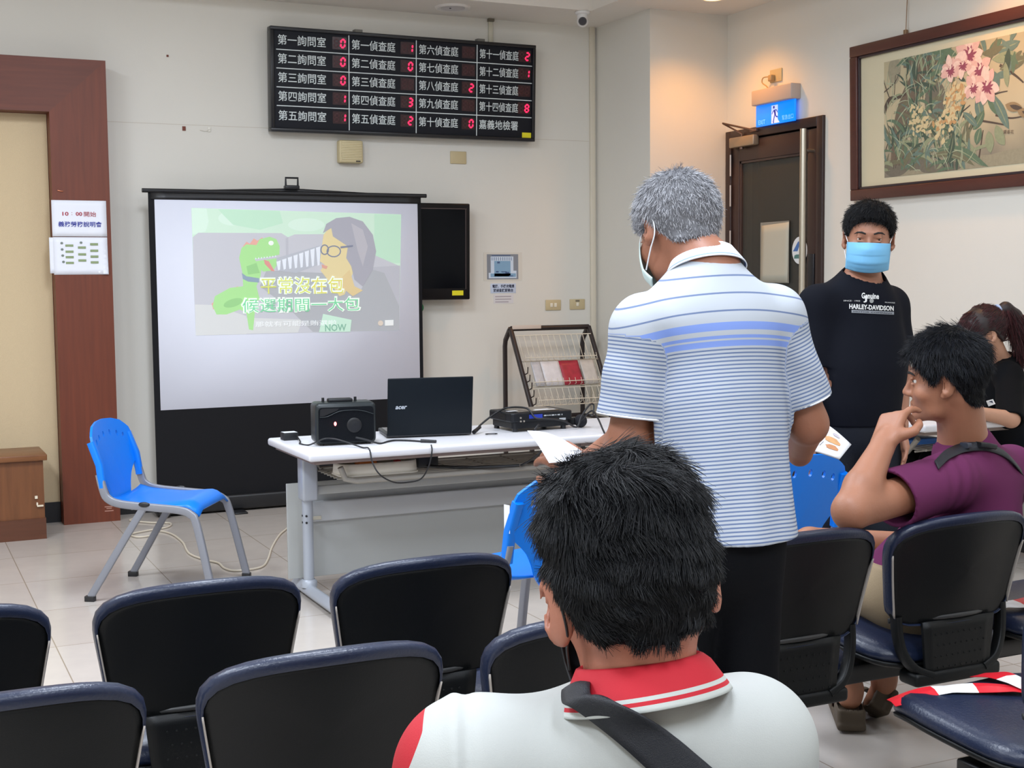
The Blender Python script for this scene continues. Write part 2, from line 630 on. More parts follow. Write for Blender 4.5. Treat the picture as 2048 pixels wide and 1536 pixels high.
# ------------------------------------------------------------------ low wooden cabinet (left edge)
M_cab = wood('walnut_laminate', (114, 70, 40), 0.4, (9, 9, 0.8), 0.16)
t = thing('low_cabinet', 'low walnut cabinet with dark plinth at the left edge', 'cabinet', (0.32, 7.62, 0))
MB().box((-0.5, 0.0, 0.115), (0.445, 0.36, 0.435)).build('body', M_cab, t)
MB().box((-0.5, -0.012, 0.0), (0.449, 0.36, 0.115)).build('plinth', wood('dark_walnut_laminate', (92, 54, 36), 0.4, (0.8, 9, 9), 0.14), t)
MB().box((-0.52, -0.025, 0.435), (0.465, 0.37, 0.468), 0.004).build('top_board', wood('walnut_laminate_top', (122, 78, 46), 0.35, (0.8, 9, 9), 0.14), t)
m = MB()
m.box((0.395, -0.0125, 0.225), (0.409, -0.0015, 0.24)).box((0.405, -0.0125, 0.18), (0.438, -0.0015, 0.188)).box((0.402, -0.0125, 0.188), (0.41, -0.0015, 0.203))
m.build('chipped_laminate', mat('pale_chip', (228, 214, 190), 0.8), t)
MB().sheet(lambda u, v: (u * 0.09 - 0.02 * v, v * 0.1, 0.008 + 0.012 * math.sin(u * 5 + v * 3)), 8, 6, 0.001).build('crumpled_tissue', mat('tissue', (238, 236, 232), 0.9))
o = bpy.data.objects['crumpled_tissue']
o.location = (0.44, 7.66, 0.4695)
tag(o, 'crumpled white tissue on top of the low walnut cabinet', 'tissue')

# ------------------------------------------------------------------ LED call board
M_bk = mat('matte_black_board', (24, 26, 33), 0.6, spec=0.25)
M_lt = mat('white_board_lettering', (214, 222, 222), 0.6)
M_led = mat('lit_red_led', (255, 40, 90), 0.4, emit=(255, 30, 78), estr=2.0)
M_dim = mat('unlit_red_led', (66, 20, 26), 0.4)
M_win = mat('led_window', (50, 18, 24), 0.25)
BW, BH = 1.80, 0.62
t = thing('call_board', 'wide black call board of white Chinese room names with red numbers', 'display board', (2.226, WY - 0.055, 2.335))
t.rotation_euler = (math.radians(2.6), 0, 0)
m = MB()
m.box((0, -0.03, 0), (BW, 0.03, BH), 0.004)
m.build('panel', M_bk, t)
fr = MB()
for lo, hi in (((-0.008, -0.042, -0.008), (BW + 0.008, 0.034, 0.014)), ((-0.008, -0.042, BH - 0.014), (BW + 0.008, 0.034, BH + 0.008)), ((-0.008, -0.042, 0.014), (0.014, 0.034, BH - 0.014)), ((BW - 0.014, -0.042, 0.014), (BW + 0.008, 0.034, BH - 0.014))):
    fr.box(lo, hi, 0.003)
fr.build('frame', mat('black_board_frame', (22, 22, 26), 0.3), t)
MB().box((0.55, 0.0, BH), (0.6, 0.05, BH + 0.03)).box((1.4, 0.0, BH), (1.45, 0.05, BH + 0.03)).build('bracket', mat('bracket_grey', (120, 116, 108), 0.5), t)
cxs = [0.022, 0.498, 0.952, 1.38, BW - 0.02]
rzs = [BH - 0.016, BH - 0.13, BH - 0.243, BH - 0.357, BH - 0.47, 0.02]
ln = MB()
Mx = Matrix.Translation((0, -0.031, 0)) @ BACK
for x in cxs[1:4]:
    ln.flat([(x - 0.003, 0.016), (x + 0.003, 0.016), (x + 0.003, BH - 0.016), (x - 0.003, BH - 0.016)], 0.0008, M=Mx)
for z in rzs[1:5]:
    ln.flat([(0.03, z - 0.0028), (BW - 0.016, z - 0.0028), (BW - 0.016, z + 0.0028), (0.03, z + 0.0028)], 0.0009, M=Mx)
ln.build('grid_lines', M_lt, t)
names = [['第一詢問室', '第二詢問室', '第三詢問室', '第四詢問室', '第五詢問室'], ['第一偵查庭', '第二偵查庭', '第三偵查庭', '第四偵查庭', '第五偵查庭'],
         ['第六偵查庭', '第七偵查庭', '第八偵查庭', '第九偵查庭', '第十偵查庭'], ['第十一偵查庭', '第十二偵查庭', '第十三偵查庭', '第十四偵查庭', '嘉義地檢署']]
digs = [['0', '0', '0', '1', '1'], ['1', '0', '', '3', '2'], ['', '', '2', '', '0'], ['2', '1', '', '8', None]]
SEG = {'0': 'abcdef', '1': 'bc', '2': 'abged', '3': 'abgcd', '8': 'abcdefg', '': ''}


def seg7(mb, ch, x, y, w, h, M, z, th=0.011, inv=False):
    on = set(SEG[ch])
    sl = 0.10 * w

    def bar(p, q):
        p, q = Vector((p[0], p[1], 0)), Vector((q[0], q[1], 0))
        d = (q - p).normalized()
        n = Vector((-d.y, d.x, 0)) * th / 2
        e = d * th * 0.5
        pts = [p, p + e + n, q - e + n, q, q - e - n, p + e - n]
        mb.flat([(a.x + sl * (a.y - y) / h * 1.5, a.y) for a in pts], z, M=M)
    L, R, B, C, T = x, x + w, y, y + h / 2, y + h
    g = 0.002
    S = {'a': ((L + g, T), (R - g, T)), 'b': ((R, T - g), (R, C + g)), 'c': ((R, C - g), (R, B + g)), 'd': ((L + g, B), (R - g, B)), 'e': ((L, C - g), (L, B + g)), 'f': ((L, T - g), (L, C + g)), 'g': ((L + g, C), (R - g, C))}
    for k, (p, q) in S.items():
        if (k in on) != inv:
            bar(p, q)


for c in range(4):
    for r in range(5):
        x0, x1, zt, zb = cxs[c], cxs[c + 1], rzs[r], rzs[r + 1]
        mid = (zt + zb) / 2 + (0.008 if r == 4 else 0.004)
        lm = MB()
        if c == 3:
            wtxt = 0.285
        else:
            wtxt = (x1 - x0) * 0.645
        put_text(lm, names[c][r], x0 + 0.018, mid - 0.032, wtxt, 0.062, z=0.001, M=Mx, bold=0.008)
        lm.build('lettering', M_lt, t)
        if digs[c][r] is not None:
            wx = x1 - 0.108 if c < 3 else x1 - 0.1
            dm = MB()
            dm.flat([(wx, mid - 0.038), (wx + 0.094, mid - 0.038), (wx + 0.094, mid + 0.038), (wx, mid + 0.038)], 0.0006, 0, Mx)
            nd = MB()
            seg7(nd, digs[c][r], wx + 0.054, mid - 0.024, 0.025, 0.048, Mx, 0.0012, 0.008, inv=True)
            seg7(nd, '', wx + 0.012, mid - 0.024, 0.025, 0.048, Mx, 0.0012, 0.008, inv=True)
            dmo = dm.build('digit_window', M_win, t)
            nd.build('dark_segments', M_dim, dmo)
            if digs[c][r]:
                lt = MB()
                seg7(lt, digs[c][r], wx + 0.054, mid - 0.024, 0.025, 0.048, Mx, 0.0014, 0.0105)
                lt.build('lit_digit', M_led, dmo)
M_yel = mat('yellow_sticker', (224, 214, 30), 0.6)
m = MB()
m.box((BW - 0.085, -0.0325, 0.016), (BW - 0.018, -0.031, 0.05)).build('asset_sticker', M_yel, t)

# ------------------------------------------------------------------ wall fittings on the back wall
t = thing('conduit', 'thin cream cable conduit running from ceiling down to the call board', 'conduit', (3.752, WY, 2.95))
MB().box((-0.015, -0.018, -0.0), (0.015, 0, 0.165), 0.003).build('channel', mat('cream_conduit', (206, 200, 180), 0.5), t)
MB().box((-0.02, -0.03, 0.165), (0.02, 0, 0.184)).build('end_clip', mat('conduit_hole', (112, 104, 88), 0.7), t)
t = thing('wall_speaker', 'small square beige slatted speaker box under the call board', 'speaker', (2.745, WY, 2.22))
m = MB()
m.box((-0.08, -0.06, -0.072), (0.08, 0, 0.072), 0.012, 3)
M_bei = mat('beige_plastic', (206, 190, 148), 0.5)
m.build('housing', M_bei, t)
m = MB()
for k in range(11):
    z = -0.048 + k * 0.0105
    m.box((-0.066, -0.0645, z), (0.066, -0.058, z + 0.0065), 0.001)
m.build('grille_slats', mat('beige_slat', (218, 204, 164), 0.5), t)
MB().box((0.03, -0.0655, -0.064), (0.058, -0.06, -0.056)).build('nameplate', mat('dark_plate', (70, 64, 54), 0.5), t)


def plate(name, label, cx, cz, w, h, rockers, group=None):
    t = thing(name, label, 'wall plate' if not rockers else 'switch', (cx, WY, cz), 0, group)
    MB().box((-w / 2, -0.009, -h / 2), (w / 2, 0, h / 2), 0.003).build('plate', mat('beige_switch_plate', (198, 180, 140), 0.45), t)
    for (x, ww, hh) in rockers:
        MB().box((x - ww / 2, -0.013, -hh / 2), (x + ww / 2, -0.008, hh / 2), 0.0015).build('rocker', mat('ivory_rocker', (228, 220, 200), 0.4), t)
    return t


plate('blank_plate', 'blank beige cover plate high on the wall right of the speaker box', 3.508, 2.21, 0.115, 0.082, [])
plate('light_switch', 'beige two-rocker light switch, the left of the wall pair above the rack', 4.21, 1.219, 0.118, 0.072, [(-0.014, 0.02, 0.028), (0.016, 0.02, 0.028)])
t = plate('light_switch', 'beige single-rocker switch nearest the wall corner, with a small printed tag', 4.40, 1.221, 0.118, 0.072, [(0.0, 0.02, 0.026)])
MB().box((-0.016, -0.0098, 0.018), (0.016, -0.009, 0.03)).build('printed_tag', mat('tag_ink', (120, 110, 92), 0.7), t)
for x, z, w, h, lab in ((1.617, 2.758, 0.012, 0.012, 'tiny dark nail high on the wall right of the wooden frame'), (1.703, 2.33, 0.02, 0.026, 'small red-brown scrap stuck on the wall seam right of the frame')):
    tag(MB().box((x - w / 2, WY - 0.006, z - h / 2), (x + w / 2, WY + 0.001, z + h / 2), 0.001).build('wall_scrap' if w > 0.015 else 'wall_nail', mat('rusty_scrap', (120, 66, 52), 0.7)), lab, 'scrap' if w > 0.015 else 'nail')
m = MB()
m.box((1.845, WY - 0.006, 2.315), (1.865, WY + 0.001, 2.345), 0.002).tube([(1.8, WY - 0.004, 2.325), (1.83, WY - 0.01, 2.318), (1.855, WY - 0.008, 2.33)], 0.002, 6)
tag(m.build('wall_hook', mat('white_hook', (228, 224, 212), 0.5)), 'small white adhesive hook on the wall left of the call board', 'hook')

# laminated plan and notes
t = thing('seating_plan', 'laminated grey and blue floor plan taped above two small notes', 'plan', (3.686, WY, 1.39))
w, h = 0.287, 0.192
MB().box((0, -0.002, 0), (w, -0.0005, h)).build('laminate', mat('clear_laminate', (214, 208, 196), 0.15), t)
Mx = Matrix.Translation((0, -0.0025, 0)) @ BACK
MB().flat([(0.024, 0.01), (w - 0.028, 0.01), (w - 0.028, h - 0.012), (0.024, h - 0.012)], 0.0003, M=Mx).build('grey_border', mat('plan_grey', (132, 136, 144), 0.6), t)
m = MB()
m.flat([(0.052, 0.055), (0.052, 0.165), (0.222, 0.165), (0.222, 0.068), (0.245, 0.068), (0.245, 0.018), (0.036, 0.018), (0.036, 0.055)][::-1], 0.0008, M=Mx)
m.build('pale_rooms', mat('plan_white', (206, 218, 232), 0.6), t)
m = MB()
m.flat([(0.078, 0.03), (0.2, 0.03), (0.2, 0.135), (0.078, 0.135)], 0.0012, M=Mx)
m.flat([(0.05, 0.026), (0.24, 0.026), (0.24, 0.05), (0.05, 0.05)], 0.0012, M=Mx)
m.build('blue_hall', mat('plan_blue', (130, 166, 194), 0.6), t)
m = MB()
for k in range(10):
    m.flat([(0.06 + k * 0.016, 0.138), (0.064 + k * 0.016, 0.138), (0.064 + k * 0.016, 0.16), (0.06 + k * 0.016, 0.16)], 0.0014, M=Mx)
for (a, b, c, d) in ((0.1, 0.118, 0.12, 0.13), (0.13, 0.058, 0.17, 0.064), (0.16, 0.05, 0.19, 0.06), (0.14, 0.048, 0.16, 0.052), (0.09, 0.056, 0.11, 0.066), (0.19, 0.03, 0.22, 0.036), (0.06, 0.168, 0.2, 0.173)):
    m.flat([(a, b), (c, b), (c, d), (a, d)], 0.0016, M=Mx)
m.build('plan_marks', mat('plan_dark_blue', (70, 92, 132), 0.6), t)
t = thing('scroll_note', 'small blue-edged scroll-shaped note under the laminated floor plan', 'note', (3.735, WY, 1.306))
MB().box((0, -0.0018, 0), (0.192, -0.0004, 0.066), 0.0005).build('paper', mat('scroll_paper', (196, 206, 224), 0.7), t)
m = MB()
Mx = Matrix.Translation((0, -0.0022, 0)) @ BACK
put_text(m, '電腦、手機充電請', 0.014, 0.036, 0.164, 0.023, M=Mx, bold=0.02)
put_text(m, '至偵查庭服務台', 0.02, 0.008, 0.15, 0.023, M=Mx, bold=0.02)
m.build('lettering', mat('dark_navy_ink', (44, 48, 72), 0.7), t)
t = thing('small_note', 'small pale note of three faint lines, lowest under the plan', 'note', (3.757, WY, 1.236))
MB().box((0, -0.0018, 0), (0.15, -0.0004, 0.062)).build('paper', mat('note_paper', (216, 212, 212), 0.7), t)
m = MB()
for k, ww in enumerate((0.12, 0.12, 0.1)):
    m.flat([(0.012, 0.044 - k * 0.018), (0.012 + ww, 0.044 - k * 0.018), (0.012 + ww, 0.05 - k * 0.018), (0.012, 0.05 - k * 0.018)], 0.0004, M=Mx)
m.build('faint_lines', mat('faint_ink', (168, 158, 164), 0.7), t)

# ------------------------------------------------------------------ TV behind the screen
t = thing('television', 'black wall television half hidden behind the projection screen', 'television', (3.05, WY - 0.09, 1.27))
t.rotation_euler = (math.radians(1.5), 0, 0)
MB().box((-0.52, -0.035, 0), (0.48, 0.04, 0.63), 0.008).build('casing', mat('glossy_black_bezel', (18, 17, 19), 0.22, spec=0.3), t)
MB().box((-0.48, -0.0365, 0.075), (0.445, -0.034, 0.592)).build('screen', mat('dark_tv_glass', (8, 10, 15), 0.12, spec=0.12), t)
MB().box((-0.49, -0.0372, 0.592), (0.455, -0.0345, 0.598)).box((0.445, -0.0372, 0.07), (0.451, -0.0345, 0.598)).build('inner_edge', mat('bezel_edge', (66, 52, 52), 0.3), t)
MB().box((0.35, -0.0365, 0.028), (0.43, -0.034, 0.06)).build('asset_sticker', M_yel, t)
MB().box((-0.1, 0.03, 0.2), (0.1, 0.09, 0.4)).build('mount', M_base, t)
m = MB()
m.cyl((0.145, 0.0, 0.0), (0.145, 0.0, -0.022), 0.0015, seg=6)
m.ball((0.145, 0, -0.05), (0.018, 0.004, 0.026), 12, 8)
m.build('green_tag', mat('green_tag', (38, 120, 70), 0.5), t)

# ------------------------------------------------------------------ ceiling fittings
t = thing('round_downlight', 'unlit round white downlight in the soffit above the call board', 'ceiling light', (3.369, 7.92, CZ))
MB().lathe([(0.0, -0.004), (0.07, -0.006), (0.095, -0.014), (0.108, -0.012), (0.115, 0.0)], seg=28).build('trim_ring', mat('white_enamel', (222, 218, 212), 0.3), t)
MB().lathe([(0.0, -0.016), (0.05, -0.016), (0.078, -0.0105)], seg=24).build('lens', mat('grey_frosted_lens', (196, 192, 192), 0.35), t)
MB().ball((-0.03, -0.03, -0.0165), (0.007, 0.007, 0.003), 8, 6).build('sensor', M_base, t)
t = thing('dome_camera', 'white dome security camera at the ceiling corner above the trunking', 'security camera', (4.205, 7.73, CZ))
MB().lathe([(0.0, 0), (0.05, 0), (0.05, -0.012), (0.042, -0.02), (0.0, -0.02)][::-1], seg=24).build('base', mat('white_camera_shell', (226, 224, 220), 0.35), t)
m = MB()
m.lathe([(0.034, -0.018), (0.036, -0.035), (0.034, -0.05)], seg=24)
m.ball((0, -0.002, -0.062), 0.039, 20, 14)
m.build('housing', mat('white_camera_shell', (226, 224, 220), 0.35), t)
d = (Vector((0, 0, CAMH)) - Vector((4.205, 7.73, 3.07))).normalized()
m = MB()
c0 = Vector((0, -0.002, -0.062)) + d * 0.026
m.cyl(c0, c0 + d * 0.015, 0.028, 0.024, 20)
m.build('lens', mat('dark_camera_lens', (40, 34, 42), 0.12), t)
for px, py, lab in ((4.75, 7.03, 'glowing warm recessed downlight in the ceiling by the glass door'), (4.78, 4.95, 'warm recessed downlight above the large flower painting')):
    t = thing('warm_downlight', lab, 'ceiling light', (px, py, CZ))
    MB().lathe([(0.062, -0.002), (0.066, -0.012), (0.083, -0.008), (0.087, 0.0)], seg=28).build('trim_ring', mat('white_enamel', (222, 218, 212), 0.3), t)
    MB().lathe([(0.0, -0.006), (0.062, -0.006)], seg=24).build('lamp', mat('warm_lamp', (255, 214, 150), 0.4, emit=(255, 206, 132), estr=9.0), t)

# ------------------------------------------------------------------ glass door in the right wall
M_dk = mat('dark_brown_metal', (48, 32, 29), 0.4)
d1 = thing('door_1', 'dark brown framed glass door with a long steel pull bar', 'door', (WX, DY1, 0))
d1['kind'] = 'structure'
W = DY1 - DY0
m = MB()
m.box((0, 0, 0), (0.075, 0.2, DZ), mi=0)
R = RIGHT
m = MB()
for (x0, y0, x1, y1) in ((0, 0, 0.06, DZ), (W - 0.06, 0, W, DZ), (0.06, DZ - 0.06, W - 0.06, DZ)):
    m.box((x0, y0, -0.12), (x1, y1, 0.02), 0.004, M=R)
m.build('door_frame', M_dk, d1)
leaf = MB()
lx0, lx1, lz1 = 0.066, W - 0.066, DZ - 0.07
for (x0, y0, x1, y1) in ((lx0, 0.01, lx0 + 0.075, lz1), (lx1 - 0.085, 0.01, lx1, lz1), (lx0 + 0.075, lz1 - 0.135, lx1 - 0.085, lz1), (lx0 + 0.075, 0.01, lx1 - 0.085, 0.2)):
    leaf.box((x0, y0, -0.04), (x1, y1, 0.008), 0.003, M=R)
leaf.build('leaf_frame', mat('dark_brown_leaf', (56, 38, 33), 0.4), d1)
bead = MB()
gx0, gx1, gz0, gz1 = lx0 + 0.075, lx1 - 0.085, 0.2, lz1 - 0.135
for (x0, y0, x1, y1) in ((gx0, gz0, gx0 + 0.015, gz1), (gx1 - 0.012, gz0, gx1, gz1), (gx0, gz1 - 0.015, gx1, gz1)):
    bead.box((x0, y0, -0.02), (x1, y1, 0.002), 0.001, M=R)
bead.build('glazing_bead', mat('brown_bead', (66, 50, 45), 0.35), d1)
Ng = NT('tinted_door_glass')
Ng.b.inputs['Base Color'].default_value = lin((120, 119, 112))
Ng.b.inputs['Transmission Weight'].default_value = 0.72
Ng.b.inputs['Roughness'].default_value = 0.03
Ng.b.inputs['IOR'].default_value = 1.15
MB().box((gx0, gz0, -0.022), (gx1, gz1, -0.014), M=R).build('pane', Ng.m, d1)
m = MB()
bx = W - 0.1
m.cyl((bx, 1.0, 0.085), (bx, 2.29, 0.085), 0.021, seg=20, M=R)
for z in (1.14, 2.16):
    m.cyl((bx, z, 0.0), (bx, z, 0.085), 0.011, seg=12, M=R)
m.build('pull_bar', mat('brushed_steel', (196, 188, 172), 0.28, 0.9), d1)
m = MB()
m.box((0.09, 2.25, 0.008), (0.36, 2.315, 0.055), 0.006, M=R)
co = m.build('door_closer', mat('champagne_metal', (166, 146, 122), 0.4, 0.5), d1)
m = MB()
m.tube([(0.2, 2.315, 0.03), (0.2, 2.335, 0.03), (0.13, 2.405, 0.13), (0.33, 2.345, 0.03)], 0.007, 8, M=R)
m.box((0.3, 2.335, 0.015), (0.37, 2.352, 0.04), 0.002, M=R)
m.cyl((0.2, 2.235, 0.03), (0.2, 2.25, 0.03), 0.014, M=R)
m.build('closer_arm', mat('closer_arm_metal', (120, 96, 84), 0.4, 0.6), co)
for z in (2.14, 1.94, 1.64, 1.0, 0.3):
    MB().cyl((0.063, z - 0.07, 0.022), (0.063, z + 0.07, 0.022), 0.006, seg=10, M=R).build('hinge', mat('hinge_steel', (196, 186, 180), 0.3, 0.6), d1)
m = MB()
m.box((lx1 - 0.07, 1.3, 0.006), (lx1 - 0.012, 1.54, 0.02), 0.004, M=R)
m.build('lock_case', mat('black_lock', (34, 35, 40), 0.4), d1)
t = thing('door_paper', 'blank pale sheet in a clear sleeve stuck on the door glass', 'paper', (WX - 0.001, 7.09, 1.36))
m = MB()
m.box((0.0, 0.0, 0.0), (0.3, 0.39, 0.001), M=R)
m.build('sleeve', mat('clear_sleeve', (140, 138, 128), 0.12), t)
m = MB()
m.sheet(lambda u, v: (R @ Vector((0.004 + 0.285 * u + 0.012 * v, 0.004 + (0.365 + 0.012 * u) * v, 0.0045 + 0.0015 * math.sin(u * 5)))), 8, 8, 0.0006)
m.build('sheet', mat('greyish_paper', (188, 186, 170), 0.7), t)
t = thing('round_sticker', 'round white sticker with a blue roof beside the pull bar', 'sticker', (WX - 0.001, 6.683, 1.562))
m = MB()
m.prism([(0.075 * math.cos(a * PI / 16), 0.085 * math.sin(a * PI / 16)) for a in range(32)], 0, 0.0012, M=R)
m.build('disc', mat('sticker_white', (220, 228, 232), 0.5), t)
m = MB()
m.flat([(-0.066, -0.005), (-0.02, -0.005), (0.0, 0.035), (0.06, 0.035), (0.03, 0.055), (-0.015, 0.055)], 0.0018, M=R)
m.build('blue_roof', mat('sticker_blue', (70, 112, 176), 0.5), t)
m = MB()
m.flat([(-0.055, -0.05), (0.05, -0.05), (0.05, -0.025), (-0.03, -0.025), (-0.05, -0.03)], 0.0018, M=R)
m.build('green_ground', mat('sticker_green', (78, 124, 120), 0.5), t)

# ------------------------------------------------------------------ exit sign and its socket
t = thing('exit_sign', 'blue lit exit sign with running figure above the glass door', 'exit sign', (WX, 6.89, 2.385))
t.rotation_euler = (0, 0, 0)
m = MB()
m.box((-0.205, 0.105, 0.0), (0.205, 0.2, 0.075), 0.006, M=R)
m.build('housing', mat('grey_sign_housing', (186, 168, 158), 0.45), t)
M_sg = mat('lit_blue_sign', (0, 128, 255), 0.3, emit=(0, 122, 255), estr=0.85)
pl = MB()
pl.box((-0.2, -0.028, 0.03), (0.2, 0.105, 0.042), 0.002, M=R)
po = pl.build('lit_panel', M_sg, t)
M_sw = mat('lit_white_sign', (190, 205, 255), 0.3, emit=(170, 190, 255), estr=0.75)
m = MB()
m.flat([(-0.036, -0.022), (0.05, -0.022), (0.03, 0.0), (0.03, 0.09), (-0.036, 0.09)], 0.0425, M=R)
m.build('door_symbol', M_sw, po)
m = MB()
fg = MB()
fg.flat([(-0.01 + 0.009 * math.cos(a * PI / 6), 0.077 + 0.009 * math.sin(a * PI / 6)) for a in range(12)], 0.043, M=R)


def limb(mb, pts, w, z):
    for (a, b) in zip(pts, pts[1:]):
        d = Vector((b[0] - a[0], b[1] - a[1]))
        n = Vector((-d.y, d.x)).normalized() * w / 2
        mb.flat([(a[0] + n.x, a[1] + n.y), (b[0] + n.x, b[1] + n.y), (b[0] - n.x, b[1] - n.y), (a[0] - n.x, a[1] - n.y)], z, M=R)


limb(fg, [(-0.004, 0.06), (0.004, 0.032)], 0.016, 0.043)
limb(fg, [(-0.006, 0.06), (-0.022, 0.048), (-0.03, 0.036)], 0.006, 0.0431)
limb(fg, [(0.002, 0.06), (0.018, 0.058), (0.028, 0.042)], 0.006, 0.0431)
limb(fg, [(0.004, 0.034), (0.014, 0.018), (0.03, 0.014)], 0.008, 0.0432)
limb(fg, [(0.002, 0.034), (-0.008, 0.01), (-0.016, -0.016), (-0.008, -0.018)], 0.008, 0.0432)
fg.build('running_figure', mat('sign_navy', (20, 30, 150), 0.4, emit=(10, 24, 140), estr=0.4), po)
m = MB()
put_text(m, 'EXIT', -0.172, -0.016, 0.072, 0.028, z=0.0428, M=R, bold=0.01)
put_text(m, '緊急出口', 0.075, -0.012, 0.112, 0.03, z=0.0428, M=R)
m.build('lettering', mat('sign_pale', (120, 190, 255), 0.4, emit=(100, 175, 255), estr=0.8), po)
t = thing('wall_socket', 'beige wall socket with a plug and looped lead above the exit sign', 'socket', (WX, 6.93, 2.66))
MB().box((-0.06, -0.035, 0), (0.06, 0.045, 0.01), 0.003, M=R).build('plate', mat('beige_switch_plate', (198, 180, 140), 0.45), t)
m = MB()
m.box((-0.035, -0.03, 0.01), (0.0, 0.01, 0.045), 0.006, M=R)
m.tube(smooth_path([(-0.03, -0.0, 0.035), (-0.08, 0.0, 0.045), (-0.085, -0.03, 0.05), (-0.05, -0.055, 0.045), (-0.03, -0.075, 0.04)], 5), 0.004, 8, M=R)
m.build('plug', mat('tan_plug', (170, 142, 100), 0.5), t)

# ------------------------------------------------------------------ framed flower painting
t = thing('framed_painting', 'large brown framed painting of pink orchids, leaves and a tree trunk', 'painting', (WX - 0.005, 6.168, 1.836))
t.rotation_euler = (0, -math.radians(1.2), 0)
PW, PH = 2.25, 0.88
fm = MB()
fw = 0.062
for (x0, y0, x1, y1) in ((0, 0, PW, fw), (0, PH - fw, PW, PH), (0, fw, fw, PH - fw), (PW - fw, fw, PW, PH - fw)):
    fm.box((x0, y0, 0), (x1, y1, 0.035), 0.005, M=R)
fm.build('frame', wood('dark_mahogany', (78, 42, 34), 0.35, (9, 2, 9), 0.1), t)
sl = MB()
for (x0, y0, x1, y1) in ((fw, fw, PW - fw, fw + 0.014), (fw, PH - fw - 0.014, PW - fw, PH - fw), (fw, fw, fw + 0.014, PH - fw), (PW - fw - 0.014, fw, PW - fw, PH - fw)):
    sl.box((x0, y0, 0), (x1, y1, 0.027), 0.002, M=R)
sl.build('inner_slip', mat('dark_slip', (48, 36, 40), 0.3), t)
MB().box((fw, fw, 0.0), (PW - fw, PH - fw, 0.012), M=R).build('mat_board', mat('cream_mount', (206, 196, 166), 0.35), t)
ax0, ay0, aw, ah = 0.27, 0.115, 1.72, 0.64
Np = NT('painted_silk_ground')
tc = Np.n('ShaderNodeTexCoord')
sp = Np.n('ShaderNodeSeparateXYZ')
Np.l(tc.outputs['Object'], sp.inputs[0])
nz = Np.n('ShaderNodeTexNoise')
nz.inputs['Scale'].default_value = 4
Np.l(tc.outputs['Object'], nz.inputs['Vector'])
ad = Np.n('ShaderNodeMath', operation='MULTIPLY_ADD')
Np.l(nz.outputs['Fac'], ad.inputs[0])
ad.inputs[1].default_value = 0.25
Np.l(sp.outputs['Z'], ad.inputs[2])
cr = Np.n('ShaderNodeValToRGB')
e = cr.color_ramp.elements
e[0].position, e[0].color = 0.22, lin((118, 112, 100))
e[1].position, e[1].color = 0.52, lin((196, 180, 146))
e2 = cr.color_ramp.elements.new(0.86)
e2.color = lin((176, 164, 132))
Np.l(ad.outputs[0], cr.inputs['Fac'])
Np.l(cr.outputs['Color'], Np.b.inputs['Base Color'])
Np.b.inputs['Roughness'].default_value = 0.5
rp = random.Random(5)
Z0 = [0.0139]


def zz():
    Z0[0] += 0.0000035
    return Z0[0]


def clipx(p):
    return (min(max(p[0], ax0), ax0 + aw), min(max(p[1], ay0), ay0 + ah))


def leaf2(mb, x, y, L, wd, ang, bend, n=7):
    pts = []
    for sgn in (1, -1):
        rng = range(n + 1) if sgn > 0 else range(n - 1, 0, -1)
        for i in rng:
            s = i / n
            a = ang + bend * s
            cx = x + L * s * math.cos(ang + bend * s * 0.5)
            cy = y + L * s * math.sin(ang + bend * s * 0.5)
            ww = wd * math.sin(PI * min(1, s * 0.96 + 0.02)) ** 0.8 * sgn
            pts.append(clipx((cx - math.sin(a) * ww, cy + math.cos(a) * ww)))
    mb.flat(pts, zz(), M=R)


def stroke(mb, pts, w0, w1):
    pts = smooth_path([(p[0], p[1], 0) for p in pts], 6)
    n = len(pts)
    L, Rr = [], []
    for i, p in enumerate(pts):
        d = (pts[min(i + 1, n - 1)] - pts[max(i - 1, 0)]).normalized()
        w = w0 + (w1 - w0) * i / (n - 1)
        L.append(clipx((p.x - d.y * w / 2, p.y + d.x * w / 2)))
        Rr.append(clipx((p.x + d.y * w / 2, p.y - d.x * w / 2)))
    z = zz()
    for i in range(n - 1):
        mb.flat([L[i], Rr[i], Rr[i + 1], L[i + 1]], z, M=R)


def mp(name, c):
    return mat(name, c, 0.55, var=0.18, vscale=60)


art, amats = MB(), [Np.m]
art.box((ax0, ay0, 0.012), (ax0 + aw, ay0 + ah, 0.0135), M=R)


def ink(name, c):
    amats.append(mp(name, c))
    return len(amats) - 1


_flat = art.flat
CUR = [0]


class Brush:
    def __init__(self, name, c):
        self.i = ink(name, c)

    def flat(self, poly, z, M=None):
        ar = sum(poly[i][0] * poly[(i + 1) % len(poly)][1] - poly[(i + 1) % len(poly)][0] * poly[i][1] for i in range(len(poly)))
        art.flat(poly if ar > 0 else poly[::-1], z, self.i, M)


def apx(px, py):
    p = at(px, py, x=WX - 0.03)
    return (6.168 - p.y, p.z - 1.836)


wash = Brush('paint_wash', (150, 142, 118))
for q in ((1800, 330, .2, .05), (1850, 345, .25, .04), (1960, 330, .3, .05), (2040, 320, .3, .06), (1790, 140, .05, .08)):
    x, y = apx(q[0], q[1])
    wash.flat([clipx((x + q[2] * math.cos(k * PI / 10), y + q[3] * math.sin(k * PI / 10))) for k in range(20)], zz(), M=R)
dk = Brush('paint_shadow', (112, 106, 92))
for q in ((1790, 335, .1, .05), (1830, 318, .12, .06), (1880, 335, .16, .03), (1850, 120, .07, .1), (1870, 200, .08, .1)):
    x, y = apx(q[0], q[1])
    dk.flat([clipx((x + q[2] * math.cos(k * PI / 10), y + q[3] * math.sin(k * PI / 10))) for k in range(20)], zz(), M=R)
tr = Brush('paint_trunk', (112, 98, 82))
stroke(tr, [apx(*p) for p in ((1795, 330), (1800, 260), (1815, 200), (1840, 150), (1868, 110), (1880, 85))], 0.13, 0.09)
